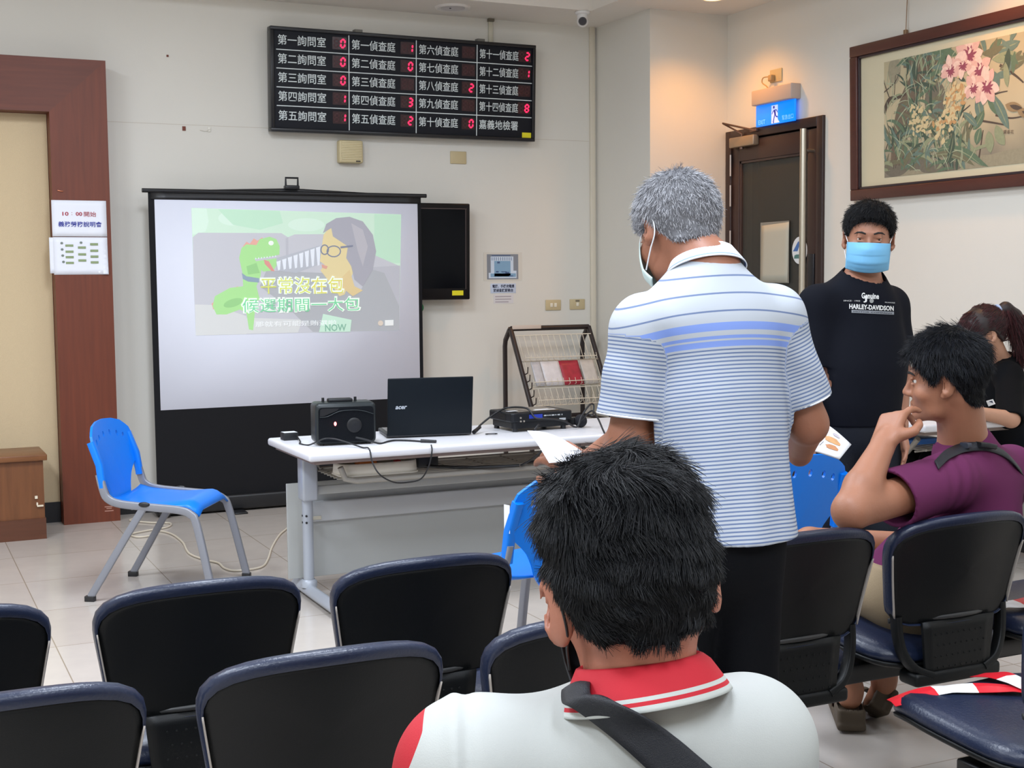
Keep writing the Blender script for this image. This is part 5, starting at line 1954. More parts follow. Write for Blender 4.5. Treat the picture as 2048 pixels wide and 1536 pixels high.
def mesh_obj(name, v, q, mats, parent=None, mi=None, attrs=None, extra=None):
    """extra: list of (verts, faces, material index) islands added to the same mesh"""
    me = bpy.data.meshes.new(name)
    vs, fs = v, [q]
    ml = np.zeros(len(q), np.int32) if mi is None else mi.astype(np.int32)
    nv = len(v)
    if extra is None:
        me.vertices.add(len(v))
        me.vertices.foreach_set('co', np.asarray(v, F32).ravel())
        me.loops.add(q.size)
        me.loops.foreach_set('vertex_index', q.astype(np.int32).ravel())
        me.polygons.add(len(q))
        me.polygons.foreach_set('loop_start', np.arange(0, q.size, 4, dtype=np.int32))
        me.update(calc_edges=True)
    else:
        V, Fc, M_ = [tuple(p) for p in v], q.tolist(), ml.tolist()
        for ev, ef, em in extra:
            o = len(V)
            V += [tuple(p) for p in ev]
            Fc += [[i + o for i in fc] for fc in ef]
            M_ += [em] * len(ef)
        me.from_pydata(V, [], Fc)
        ml = np.array(M_, np.int32)
    for m_ in (mats if isinstance(mats, (list, tuple)) else [mats]):
        me.materials.append(m_)
    me.polygons.foreach_set('material_index', ml)
    me.polygons.foreach_set('use_smooth', np.ones(len(me.polygons), bool))
    if attrs:
        for k, a in attrs.items():
            at_ = me.attributes.new(k, 'FLOAT', 'POINT')
            full = np.zeros(len(me.vertices), F32)
            full[:len(a)] = a
            at_.data.foreach_set('value', full)
    me.validate()
    me.update()
    o = bpy.data.objects.new(name, me)
    COL.objects.link(o)
    if parent is not None:
        o.parent = parent
    return o


def sdf_obj(name, f, lo, hi, h, mats, parent=None, it=1, mi_fn=None, attr_fn=None, extra=None, near=None):
    v, q = net(f, lo, hi, h)
    v = relax(v, q, it, 0.5)
    mi = None
    if mi_fn is not None:
        mi = mi_fn(v[q].mean(1).astype(F32))
    at_ = attr_fn(v.astype(F32)) if attr_fn else None
    return mesh_obj(name, v, q, mats, parent, mi, at_, extra)


def rotm(yaw=0, pitch=0, roll=0):
    """rows are the local axes right, forward, up; yaw left-positive, pitch up-positive, roll tips the head to its right"""
    m = Matrix.Rotation(yaw, 3, 'Z') @ Matrix.Rotation(pitch, 3, 'X') @ Matrix.Rotation(roll, 3, 'Y')
    return np.array(m.transposed(), F32)


class Head:
    """head frame: origin between the ears, x right, y forward, z up"""

    def __init__(self, c, R, s=1.0):
        self.c, self.R, self.s = np.array(c, F32), R, s

    def w(self, p):
        return self.c + (np.array(p, F32) * self.s) @ self.R

    def loc(self, P):
        return ((P - self.c) @ self.R.T) / self.s

    def wrap(self, f):
        return lambda P: f(self.loc(P).astype(F32)) * self.s


def head_local(fem=False, wide=1.0, ear=1.0):
    w = wide
    f = uni(0.03, ell((0, -0.008, 0.04), (0.076 * w, 0.093, 0.086)), ell((0, 0.03, -0.025), (0.064 * w, 0.062, 0.078)),
            ell((0, -0.03, 0.02), (0.07 * w, 0.068, 0.07)))
    f = uni(0.022, f, cap((-0.034 * w, 0.03, -0.07), (0, 0.074, -0.082), 0.022, 0.019), cap((0.034 * w, 0.03, -0.07), (0, 0.074, -0.082), 0.022, 0.019),
            cap((-0.03, 0.081, 0.034), (0.03, 0.081, 0.034), 0.012), ell((0.045 * w, 0.055, -0.02), (0.022, 0.024, 0.022)), ell((-0.045 * w, 0.055, -0.02), (0.022, 0.024, 0.022)))
    f = sub(0.014, f, ball((0.032, 0.104, 0.014), 0.0155), ball((-0.032, 0.104, 0.014), 0.0155))
    f = uni(0.012, f, cap((0, 0.088, 0.018), (0, 0.108, -0.02), 0.0075, 0.0105), ball((0.011, 0.098, -0.025), 0.0078), ball((-0.011, 0.098, -0.025), 0.0078))
    f = uni(0.007, f, cap((-0.02, 0.083, -0.052), (0, 0.092, -0.05), 0.004, 0.006), cap((0.02, 0.083, -0.052), (0, 0.092, -0.05), 0.004, 0.006),
            cap((-0.018, 0.083, -0.058), (0, 0.091, -0.061), 0.004, 0.007), cap((0.018, 0.083, -0.058), (0, 0.091, -0.061), 0.004, 0.007))
    f = sub(0.004, f, cap((-0.02, 0.091, -0.0555), (0.02, 0.091, -0.0555), 0.0014))
    f = uni(0.004, f, ell((0.032, 0.086, 0.0205), (0.014, 0.0065, 0.0042)), ell((-0.032, 0.086, 0.0205), (0.014, 0.0065, 0.0042)),
            ell((0.032, 0.0845, 0.0065), (0.013, 0.0065, 0.0038)), ell((-0.032, 0.0845, 0.0065), (0.013, 0.0065, 0.0038)))
    for sx in (1, -1):
        Re = np.array(Matrix.Rotation(sx * math.radians(-28), 3, 'Z').transposed(), F32)
        e = ell((sx * (0.0815 * w + 0.012 * (ear - 1)), -0.012, 0.004), (0.0085 * ear, 0.02 * ear, 0.034 * ear), Re)
        e = sub(0.006, e, ell((sx * 0.09 * w, -0.004, 0.006), (0.0075, 0.011, 0.02), Re))
        e = uni(0.005, e, ell((sx * 0.078 * w, 0.0, -0.024), (0.007, 0.009, 0.011)))
        f = uni(0.008, f, e)
    return f


def eye_islands(H, rx=0.0118):
    out = []
    for sx in (1, -1):
        for r, yo, mi_, flat in ((rx, 0.0712, 1, 1.0), (0.0058, 0.0815, 2, 0.55)):
            b = bmesh.new()
            bmesh.ops.create_uvsphere(b, u_segments=14, v_segments=10, radius=r)
            vs = [H.w((sx * 0.0312 + v.co.x * (0.92 if mi_ == 1 else 1), yo + v.co.y * flat, 0.0135 + v.co.z)) for v in b.verts]
            b.verts.index_update()
            fs = [[v.index for v in f.verts] for f in b.faces]
            b.free()
            out.append((vs, fs, mi_))
    for sx in (1, -1):
        b = MB()
        b.tube([Vector(H.w((sx * x, y, z))) for x, y, z in ((0.014, 0.0945, 0.0335), (0.028, 0.0935, 0.0385), (0.042, 0.086, 0.0375), (0.052, 0.075, 0.031))], [0.0026, 0.0036, 0.003, 0.0014], 8)
        out.append((b.v, b.f, 3))
    return out


def hand(W, d, n, curl, thumb=0.6, side=1, s=1.0, spread=0.06, tcurl=0.3):
    """W wrist, d along the hand, n out of the back of the hand, side=+1 thumb on n x d side; curl = 4 totals in radians (index..little)"""
    W, d, n = Vector(W), Vector(d).normalized(), Vector(n)
    n = (n - d * n.dot(d)).normalized()
    t = n.cross(d) * side
    R = np.array([t, d, n], F32)
    c = W + d * 0.05 * s
    fs = [rbox(c, (0.04 * s, 0.052 * s, 0.0135 * s), R, 0.0125 * s), cap(W - d * 0.01, W + d * 0.03 * s, 0.026 * s, 0.022 * s)]
    fng = []
    for k in range(4):
        o = (1.5 - k) * 0.0205 * s
        base = W + d * (0.094 - 0.004 * abs(k - 1.2)) * s + t * o + n * 0.002
        L = (0.07, 0.078, 0.072, 0.056)[k] * s
        r = (0.0092, 0.0094, 0.009, 0.008)[k] * s
        pts, rs = [base - d * 0.02 * s, base], [r * 1.05, r * 1.08]
        a = 0.0
        p = base
        sp = (1.5 - k) * spread
        for j, (fl, fc) in enumerate(((0.46, 0.42), (0.3, 0.36), (0.24, 0.22))):
            a += curl[k] * fc
            dd = (d * math.cos(sp) + t * math.sin(sp)) * math.cos(a) - n * math.sin(a)
            p = p + dd * L * fl
            pts.append(p)
            rs.append(r * (1.0, 0.92, 0.8)[j])
        fng.append(chain(pts, rs))
    tb = W + d * 0.028 * s + t * 0.03 * s - n * 0.006
    p1 = tb + (d * 0.6 + t * math.cos(thumb * 0.6) * 0.8 - n * thumb * 0.6).normalized() * 0.042 * s
    p2 = p1 + (d * (0.9) + t * (0.45 - tcurl) - n * (thumb * 0.5)).normalized() * 0.034 * s
    p3 = p2 + (d * 0.9 + t * (0.25 - tcurl * 1.6) - n * (thumb * 0.6)).normalized() * 0.026 * s
    th = chain([tb, p1, p2, p3], [0.017 * s, 0.0125 * s, 0.0108 * s, 0.0085 * s])
    f = uni(0.02, *fs)
    f = uni(0.012, f, th)
    for g in fng:
        f = uni(0.006, f, g)
    return f


def hair_strands(name, roots, normals, dirs, length, parent, m_, n=7, rad=0.00035, seed=1, lift=0.35, jit=0.25, grav=0.3, clump=0):
    """strand curves leaving the scalp along normals, bending to dirs"""
    r = np.random.default_rng(seed)
    N = len(roots)
    L = length * r.uniform(0.75, 1.15, N)[:, None] if np.isscalar(length) else (length * r.uniform(0.8, 1.15, N))[:, None]
    D = dirs + r.normal(size=(N, 3)) * jit
    P = np.zeros((N, n, 3))
    p = roots - normals * 0.002
    v = normals * lift + D * (1 - lift)
    v /= np.linalg.norm(v, axis=1)[:, None] + 1e-9
    for k in range(n):
        P[:, k] = p
        p = p + v * L / (n - 1)
        v = v + D * 0.16 - np.array([0, 0, 1.0]) * grav * 0.12
        v /= np.linalg.norm(v, axis=1)[:, None] + 1e-9
    hc = bpy.data.hair_curves.new(name)
    hc.add_curves([n] * N)
    hc.position_data.foreach_set('vector', P.astype(F32).ravel())
    ra = hc.attributes.new('radius', 'FLOAT', 'POINT')
    rr = np.tile(np.linspace(1, 0.35, n), (N, 1)) * rad
    ra.data.foreach_set('value', rr.astype(F32).ravel())
    hc.materials.append(m_)
    o = bpy.data.objects.new(name, hc)
    COL.objects.link(o)
    if parent is not None:
        o.parent = parent
    return o


def sample_mesh(v, q, N, w=None, seed=3):
    r = np.random.default_rng(seed)
    a, b, c, d = (v[q[:, i]] for i in range(4))
    nr = np.cross(c - a, d - b)
    ar = np.linalg.norm(nr, axis=1)
    nr = nr / (ar[:, None] + 1e-12)
    pr = ar * (w if w is not None else 1)
    pr = pr / pr.sum()
    i = r.choice(len(q), N, p=pr)
    s, t = r.uniform(size=(2, N))
    P = a[i] * ((1 - s) * (1 - t))[:, None] + b[i] * (s * (1 - t))[:, None] + c[i] * (s * t)[:, None] + d[i] * ((1 - s) * t)[:, None]
    return P, nr[i]


def zone_mat(name, a, b, attr='zone'):
    """two cloth colours split where the stored distance to the seam changes sign"""
    N = NT(name)
    at_ = N.n('ShaderNodeAttribute', attribute_name=attr)
    g = N.n('ShaderNodeMath', operation='GREATER_THAN')
    g.inputs[1].default_value = 0.0
    N.l(at_.outputs['Fac'], g.inputs[0])
    mx = N.n('ShaderNodeMix', data_type='RGBA')
    mx.inputs['A'].default_value = lin(a)
    mx.inputs['B'].default_value = lin(b)
    N.l(g.outputs[0], mx.inputs['Factor'])
    N.l(mx.outputs['Result'], N.b.inputs['Base Color'])
    N.b.inputs['Roughness'].default_value = 0.75
    tc = N.n('ShaderNodeTexCoord')
    nb = N.n('ShaderNodeTexNoise')
    nb.inputs['Scale'].default_value = 700
    N.l(tc.outputs['Object'], nb.inputs['Vector'])
    bp = N.n('ShaderNodeBump')
    bp.inputs['Strength'].default_value = 0.08
    bp.inputs['Distance'].default_value = 0.01
    N.l(nb.outputs['Fac'], bp.inputs['Height'])
    N.l(bp.outputs['Normal'], N.b.inputs['Normal'])
    return N.m


def M_skin(name, rgb):
    return mat(name, rgb, 0.5, sss=0.06, var=0.07, vscale=28, bump=0.06, bscale=220)


def M_hair(name, rgb, rough=0.4):
    return mat(name, rgb, rough, spec=0.45)


def mask_sheet(name, H, m_, parent, loop=True, mloop=None, wide=1.0):
    """pleated face mask with ear loops"""
    w = wide
    b = MB()

    def f(u, v):
        s = 2 * u - 1
        z = -0.104 + 0.108 * v + 0.012 * s * s * (0.5 - v)
        prof = 0.114 - 0.012 * ((v - 0.62) / 0.5) ** 2 - 0.014 * max(0, 0.35 - v) / 0.35
        y = prof - 0.058 * abs(s) ** 2.4 - 0.006 * abs(s)
        y += 0.006 * (1 - abs(s)) * math.exp(-((v - 0.8) / 0.14) ** 2)
        pl = (v * 3.3) % 1.0
        y += 0.0024 * (1 - abs(s) ** 3) * (1 - pl) * (1 if 0.15 < v < 0.85 else 0)
        return Vector(H.w((s * 0.071 * w, y + 0.003, z)))
    b.sheet(f, 23, 34, 0.0022)
    o = b.build(name, m_, parent)
    if loop:
        for sx in (-1, 1):
            b = MB()
            pts = [(sx * 0.07 * w, 0.048, 0.0), (sx * 0.079 * w, 0.012, 0.022), (sx * 0.085 * w, -0.02, 0.032), (sx * 0.082 * w, -0.036, 0.014), (sx * 0.079 * w, -0.03, -0.016), (sx * 0.077 * w, 0.0, -0.04), (sx * 0.07 * w, 0.042, -0.07)]
            b.tube(smooth_path([Vector(H.w(p)) for p in pts], 5), 0.0016, 6)
            b.build('ear_loop', mloop or m_, o)
    return o
# ------------------------------------------------------------------ people
M_eye = mat('eye_white', (226, 220, 214), 0.2)
M_iris = mat('dark_iris', (28, 20, 17), 0.12)
M_brow = mat('black_brow', (22, 18, 17), 0.7)
crv = lambda y, xs, zs: np.interp(y, xs, zs).astype(F32)


def skull_local(w=1.0):
    return uni(0.03, ell((0, -0.008, 0.04), (0.076 * w, 0.093, 0.086)), ell((0, 0.03, -0.02), (0.066 * w, 0.06, 0.075)), ell((0, -0.03, 0.02), (0.07 * w, 0.068, 0.07)), cap((0, -0.035, -0.03), (0, -0.045, -0.12), 0.052 * w))


class Frame:
    """person frame: origin on the floor, +Y the way the hips face"""

    def __init__(self, x, y, az):
        self.loc, self.rz = Vector((x, y, 0)), -math.radians(az)
        self.M = Matrix.Translation(self.loc) @ Matrix.Rotation(self.rz, 4, 'Z')
        self.I = self.M.inverted()
        R3 = self.I.to_3x3()
        self.cr, self.cu, self.cf = (R3 @ v for v in (CR, CU, CF))
        self.cam = self.I @ Vector((0, 0, CAMH))

    def p(self, px, py, dep):
        return np.array(self.I @ at(px, py, dep=dep), F32)

    def march(self, f, px, py, lift=0.0, t0=0.8):
        """first point of the surface f met by the ray of a photo pixel"""
        d = np.array(self.I.to_3x3() @ (CR * ((px - 1024) / FPX) - CU * ((py - 768) / FPX) + CF), F32)
        o = np.array(self.cam, F32)
        k = float(np.linalg.norm(d))
        t, best = t0, (9.0, t0)
        for _ in range(160):
            q = float(f((o + d * t)[None].astype(F32))[0])
            if q < best[0]:
                best = (q, t)
            if q < 0.0008 or t > 9.0:
                break
            t += min(max(q, 0.0008) * 0.7 / k, 0.3)
        t = best[1]
        return Vector(o + d * t) - Vector(d).normalized() * lift


def hair_ramp(name, cols, rough=0.38):
    N = NT(name)
    hi = N.n('ShaderNodeHairInfo')
    cr = N.n('ShaderNodeValToRGB')
    e = cr.color_ramp.elements
    e[0].position, e[0].color = 0.0, lin(cols[0])
    e[1].position, e[1].color = 1.0, lin(cols[-1])
    for i, c in enumerate(cols[1:-1]):
        q = cr.color_ramp.elements.new((i + 1) / (len(cols) - 1))
        q.color = lin(c)
    N.l(hi.outputs['Random'], cr.inputs['Fac'])
    N.l(cr.outputs['Color'], N.b.inputs['Base Color'])
    N.b.inputs['Roughness'].default_value = rough
    N.b.inputs['Specular IOR Level'].default_value = 0.3
    return N.m


def make_hair(H, parent, m_cap, m_str, line, thick, length, N, crown, n=7, rad=0.00045, wide=1.0, h=0.005, seed=5, lift=0.35, jit=0.22, grav=0.25, comb=None, extra=None, asym=None, bump=0.002):
    """line = (ys, zs) hairline in head space; thick(p) hair depth; strands run away from the crown"""
    sk = skull_local(wide)

    def loc(P):
        d = sk(P) - thick(P)
        if extra is not None:
            d = smin(d, extra(P), 0.01)
        zl = crv(P[:, 1], *line)
        if asym is not None:
            zl = zl + asym(P)
        g = (zl - P[:, 2]) * 0.8
        d = -smin(-d, -g, 0.006)
        w = np.sin(P[:, 0] * 210 + P[:, 2] * 90) + np.sin(P[:, 1] * 190 - P[:, 2] * 120) + np.sin(P[:, 2] * 230 + P[:, 0] * 80)
        return d + bump * w / 3
    f = H.wrap(loc)
    v, q = net(f, H.c - 0.19 * H.s, H.c + 0.2 * H.s, h)
    v = relax(v, q, 2)
    o = mesh_obj('hair', v, q, m_cap, parent)
    c = v[q].mean(1)
    # weight away the inner side
    P, nr = sample_mesh(v, q, N, None, seed)
    lc = H.loc(P.astype(F32))
    outw = sk(lc.astype(F32)) * 1.0
    keep = outw > 0.002
    P, nr, lc = P[keep], nr[keep], lc[keep]
    if comb is None:
        d = lc - np.array(crown, F32)
    else:
        d = comb(lc)
    nl = (nr @ H.R.T)
    d = d - nl * (d * nl).sum(1)[:, None]
    d = d / (np.linalg.norm(d, axis=1)[:, None] + 1e-6)
    dw = d @ H.R
    L = length(lc) if callable(length) else np.full(len(P), length)
    hair_strands('hair_strands', P, nr, dw, L * H.s, o, m_str, n, rad, seed, lift, jit, grav)
    return o


def classify(fs):
    """index of the nearest of several fields"""
    return lambda P: np.argmin(np.stack([g(P) for g in fs], 0), 0)


def leg_sdf(hip, knee, ank, toe, r=(0.085, 0.06, 0.042)):
    hip, knee, ank, toe = (np.array(q, F32) for q in (hip, knee, ank, toe))
    calf = knee + (ank - knee) * 0.33
    return uni(0.03, cap(hip, knee, r[0], r[1]), cap(knee, calf, r[1] * 0.92, r[1] * 0.98), cap(calf, ank, r[1] * 0.98, r[2]), cap(ank - (0, 0, 0.03), toe, 0.036, 0.028))


# ---- A: seated man in front, seen from behind
FA = Frame(0.70, 1.10, 22)
px = FA.p
M_skA = M_skin('skin_tanned', (164, 106, 84))
hA = px(1262, 1192, 1.415)
HA = Head(hA, rotm(yaw=math.radians(7), pitch=math.radians(-6), roll=math.radians(-9)), 1.03)
nbA = px(1272, 1478, 1.40)
sLA, sRA = px(945, 1552, 1.39), px(1488, 1492, 1.43)
pelA = np.array((0, -0.02, 0.53), F32)
eLA, eRA = sLA + np.array((-0.05, 0.06, -0.28), F32), sRA + np.array((0.045, 0.07, -0.28), F32)
wLA, wRA = np.array((-0.14, 0.30, 0.60), F32), np.array((0.14, 0.30, 0.60), F32)
cheA = (sLA + sRA) / 2 * 0.75 + pelA * 0.25 + np.array((0, 0.05, 0), F32)
axA = sRA - sLA
fwA = np.cross(np.array((0, 0, 1.0)), axA)
fwA = fwA / np.linalg.norm(fwA)
torsoA = uni(0.06, ecap(cheA - (0, 0, 0.03), cheA - (0, 0, 0.1), 0.135, 0.145, fwA, 0.74), ecap(cheA - (0, 0, 0.06), pelA, 0.142, 0.15, fwA, 0.78), cap(sLA, sRA, 0.058), cap(nbA, sLA * 0.65 + sRA * 0.35, 0.055, 0.05), cap(nbA, sRA * 0.7 + sLA * 0.3, 0.055, 0.05))
armA = [cap(sLA, eLA, 0.056, 0.044), cap(sRA, eRA, 0.056, 0.044)]
neckA = uni(0.04, cap(HA.w((0, -0.03, -0.03)), nbA + np.array((0, 0.012, 0.0), F32), 0.055, 0.062), cap(nbA + np.array((0, 0.0, -0.02), F32), cheA, 0.062, 0.07))
legsA = [leg_sdf((s * 0.1, 0.02, 0.52), (s * 0.13, 0.45, 0.50), (s * 0.14, 0.42, 0.09), (s * 0.16, 0.6, 0.035)) for s in (-1, 1)]
handA = [hand(wLA, (0.25, 0.9, -0.2), (-0.1, 0.2, 1), (0.7, 0.7, 0.75, 0.8), side=1), hand(wRA, (-0.25, 0.9, -0.2), (0.1, 0.2, 1), (0.7, 0.7, 0.75, 0.8), side=-1)]
bodyA = uni(0.03, HA.wrap(head_local(ear=1.18)), neckA, torsoA, *armA, uni(0.02, cap(eLA, wLA, 0.043, 0.03), handA[0]), uni(0.02, cap(eRA, wRA, 0.043, 0.03), handA[1]), *legsA)
oA = sdf_obj('person', bodyA, (-0.42, -0.32, 0.0), (0.42, 0.72, 1.36), 0.0045, [M_skA, M_eye, M_iris, M_brow], None, 2, extra=eye_islands(HA))
oA.matrix_world = FA.M
tag(oA, 'person seated in the foreground seen from behind, short black hair, white polo with red collar', 'person')
# polo shirt
M_wA = mat('white_pique', (178, 181, 176), 0.75, bump=0.08, bscale=700, var=0.03, vscale=12)
M_rA = mat('red_pique', (178, 14, 34), 0.75, bump=0.08, bscale=700)
slvA = [cap(sLA, sLA + (eLA - sLA) * 0.92, 0.08, 0.088), cap(sRA, sRA + (eRA - sRA) * 0.92, 0.068, 0.074)]
shA = uni(0.05, off(torsoA, 0.014), *slvA)
shA = wob(shA, 0.0022, 26, 4)


def foldA(P):
    d = shA(P)
    a = P - sLA
    # sleeve seam ridge over the left shoulder and a gathered fold on its top
    u = -a[:, 0] - 0.02
    d = d - 0.004 * np.exp(-(u / 0.007) ** 2) * np.exp(-((a[:, 2] - 0.04) / 0.06) ** 2)
    d = d + 0.004 * np.exp(-((u + 0.014) / 0.006) ** 2) * np.exp(-((a[:, 2] - 0.05) / 0.05) ** 2)
    d = d + 0.0025 * np.exp(-((P[:, 2] - (sRA[2] - 0.075)) / 0.0035) ** 2) * (P[:, 0] > 0.0)
    return d


cutA = [plane(pelA - (0, 0, 0.06), (0, 0, -1)), plane(sLA + (eLA - sLA) * 0.8, eLA - sLA), plane(sRA + (eRA - sRA) * 0.8, eRA - sRA)]


def shirtA(P):
    d = shell(foldA, 0.011)(P)
    d = np.maximum(d, cutA[0](P))
    nl = P[:, 0] < (sLA[0] + sRA[0]) / 2
    d = np.maximum(d, np.where(nl, cutA[1](P), cutA[2](P)))
    nk = 0.06 - np.sqrt((P[:, 0] - nbA[0]) ** 2 + (P[:, 1] - nbA[1] - 0.015) ** 2)
    return np.maximum(d, np.where(P[:, 2] > nbA[2] - 0.02, nk, -1))


def red_zone(P):
    a = P - sLA
    b = P - sRA
    dl = (a @ np.array(FA.cr, F32))
    z1 = -0.05 - 0.4 * np.clip(0.06 - a[:, 2], 0, 0.06) - dl
    z2 = np.minimum((b @ np.array(FA.cr, F32)) - 0.07, b[:, 1] - 0.03)
    return {'zone': np.maximum(np.minimum(z1, 0.09 - a[:, 2]), z2)}


sA = sdf_obj('polo_shirt', shirtA, (-0.42, -0.32, 0.42), (0.42, 0.42, 1.12), 0.0042, [zone_mat('white_and_red_pique', (170, 172, 168), (168, 12, 30))], oA, 2, attr_fn=red_zone)
# collar
cu_up = Vector((FA.p(1300, 1300, 1.38) - FA.p(1283, 1400, 1.38))).normalized()
cr_ = Vector(FA.cr)
cax = (cr_ * 0.99 + Vector((0, 0, 1)) * 0.12).normalized()
cup = (Vector((0, 0, 1)) + cr_ * -0.09 + Vector(FA.cf) * 0.2).normalized()
cax = (cax - cup * cax.dot(cup)).normalized()
cfw = cup.cross(cax)
cen = Vector(FA.p(1284, 1368, 1.39))
prof = [(0.062, 0.008), (0.0625, 0.021), (0.065, 0.0255), (0.069, 0.0235), (0.076, 0.014), (0.083, 0.003), (0.087, -0.0035), (0.0895, -0.0075), (0.092, -0.0115), (0.0935, -0.0145), (0.095, -0.0175)]
cm = [1, 1, 1, 1, 1, 1, 0, 1, 0, 0]
m = MB()
NN = 64
th0, th1 = math.radians(-235), math.radians(55)
for k in range(len(prof) - 1):
    for i in range(NN):
        pts = []
        for (ii, kk) in ((i, k), (i + 1, k), (i + 1, k + 1), (i, k + 1)):
            a = th0 + (th1 - th0) * ii / NN
            r, z = prof[kk]
            pts.append(cen + cax * (r * 0.985 * math.cos(a)) + cfw * (r * 0.93 * math.sin(a) * (-1 if False else 1)) + cup * (z + 0.006 * math.cos(a) * (1 if kk > 3 else 0.4)))
        m.add(pts, [[0, 1, 2, 3]], cm[k], True)
cen_A, cax_A, cfw_A, cup_A = cen, cax, cfw, cup
cl = m.build('collar', [M_wA, M_rA], sA, weld=True)
md = cl.modifiers.new('t', 'SOLIDIFY')
md.thickness = 0.0022
# hair, mask, trousers, strap
M_hkA = mat('black_hair_base', (5, 5, 7), 0.7, spec=0.15)
M_hsA = hair_ramp('black_hair_strands', [(4, 4, 6), (8, 9, 12), (17, 18, 23)], 0.42)


def thA(P):
    z = P[:, 2]
    top = np.clip((z - 0.0) / 0.12, 0, 1)
    return 0.006 + 0.022 * np.clip((z - 0.07) / 0.06, 0, 1) + 0.006 * np.clip((P[:, 1] + 0.02) / -0.06, 0, 1) * np.clip((z + 0.03) / 0.06, 0, 1)


lineA = ([-0.13, -0.07, -0.05, -0.032, -0.015, 0.0, 0.02, 0.05, 0.08, 0.12], [-0.036, -0.034, -0.018, 0.02, 0.04, 0.042, 0.016, 0.03, 0.075, 0.09])


def combA(p):
    cl = np.stack([np.sin(p[:, 2] * 95 + p[:, 1] * 60), np.sin(p[:, 0] * 80 + 2), np.sin(p[:, 0] * 70 + p[:, 1] * 90)], 1)
    top = np.clip((p[:, 2] - 0.085) / 0.05, 0, 1)
    d = np.stack([p[:, 0] * (3 + 3 * top), -0.55 + 0.25 * np.sin(p[:, 0] * 55 + 1), -1.0 + 0.3 * top], 1)
    return d + 0.42 * cl


make_hair(HA, oA, M_hkA, M_hsA, lineA, thA, lambda p: 0.01 + 0.024 * np.clip((p[:, 2] - 0.02) / 0.08, 0, 1) + 0.006 * np.clip((p[:, 1] + 0.02) / -0.06, 0, 1), 34000, None, n=8, rad=0.0004, wide=1.0, h=0.0045, lift=0.2, jit=0.16, grav=0.5, comb=combA, bump=0.004)
mask_sheet('face_mask', HA, mat('black_mask', (22, 23, 27), 0.6), oA, True, mat('black_loop', (14, 14, 16), 0.5))
M_jean = mat('navy_trousers', (32, 36, 62), 0.8, bump=0.1, bscale=300, spec=0.12)
trA = uni(0.04, ecap(pelA + (0, 0, 0.05), pelA - (0, 0, 0.02), 0.155, 0.15, (0, 1, 0), 0.8), *[cap((s * 0.1, 0.02, 0.525), (s * 0.13, 0.45, 0.505), 0.1, 0.078) for s in (-1, 1)], *[cap((s * 0.13, 0.45, 0.5), (s * 0.14, 0.42, 0.12), 0.076, 0.066) for s in (-1, 1)])
sdf_obj('trousers', inter(0, trA, plane((0, 0, 0.57), (0, 0, 1)), plane((0, 0, 0.1), (0, 0, -1))), (-0.33, -0.25, 0.05), (0.33, 0.62, 0.62), 0.007, M_jean, oA, 2)
M_shoe = mat('black_shoe', (24, 24, 26), 0.5)
for s in (-1, 1):
    sdf_obj('shoe', inter(0, uni(0.03, cap((s * 0.14, 0.4, 0.06), (s * 0.155, 0.55, 0.045), 0.05, 0.045), cap((s * 0.14, 0.38, 0.05), (s * 0.14, 0.42, 0.05), 0.048)), plane((0, 0, 0.0), (0, 0, -1))), (s * 0.15 - 0.1, 0.3, -0.02), (s * 0.15 + 0.1, 0.65, 0.13), 0.006, M_shoe, oA, 1)
M_strap = mat('black_webbing', (30, 32, 38), 0.55, bump=0.3, bscale=900)


def collarA(P):
    q = P - np.array(cen_A, F32)
    r = np.sqrt((q @ np.array(cax_A, F32)) ** 2 + (q @ np.array(cfw_A, F32) / 0.93) ** 2)
    z = q @ np.array(cup_A, F32)
    a, b = np.array((0.067, 0.0255)), np.array((0.0945, -0.0175))
    ab = b - a
    w = np.stack([r, z], 1)
    t = np.clip((w - a) @ ab / (ab @ ab), 0, 1)
    return (np.linalg.norm(w - a - t[:, None] * ab, axis=1) - 0.003).astype(F32)


onA = lambda P: np.minimum(foldA(P), collarA(P))
L_ = [FA.march(onA, a, b, 0.004) for a, b in ((1128, 1406), (1150, 1414), (1195, 1446), (1245, 1490), (1290, 1534), (1330, 1575))]
R_ = [FA.march(onA, a, b, 0.004) for a, b in ((1182, 1390), (1205, 1392), (1265, 1416), (1330, 1455), (1395, 1512), (1450, 1560))]
for q_ in range(4):
    L_[q_] = L_[q_] - Vector(FA.cf) * 0.005
    R_[q_] = R_[q_] - Vector(FA.cf) * 0.008
over = [Vector(L_[0]) + Vector(FA.cf) * 0.1 + Vector((0, 0, -0.05)), Vector(L_[0]) + Vector(FA.cf) * 0.035 + Vector((0, 0, 0.004))]
overR = [Vector(R_[0]) + Vector(FA.cf) * 0.1 + Vector((0, 0, -0.05)), Vector(R_[0]) + Vector(FA.cf) * 0.035 + Vector((0, 0, 0.004))]
Lp, Rp = smooth_path(over + L_, 5), smooth_path(overR + R_, 5)
m = MB()
npt = len(Lp)
out_ = -Vector(FA.cf) * 0.5 + Vector((0, 0, 0.85))
m.sheet(lambda u, v: Lp[min(int(round(v * (npt - 1))), npt - 1)].lerp(Rp[min(int(round(v * (npt - 1))), npt - 1)], u) + out_ * 0.006 * math.sin(u * PI), 7, npt, 0.0025)
m.build('bag_strap', M_strap, oA)

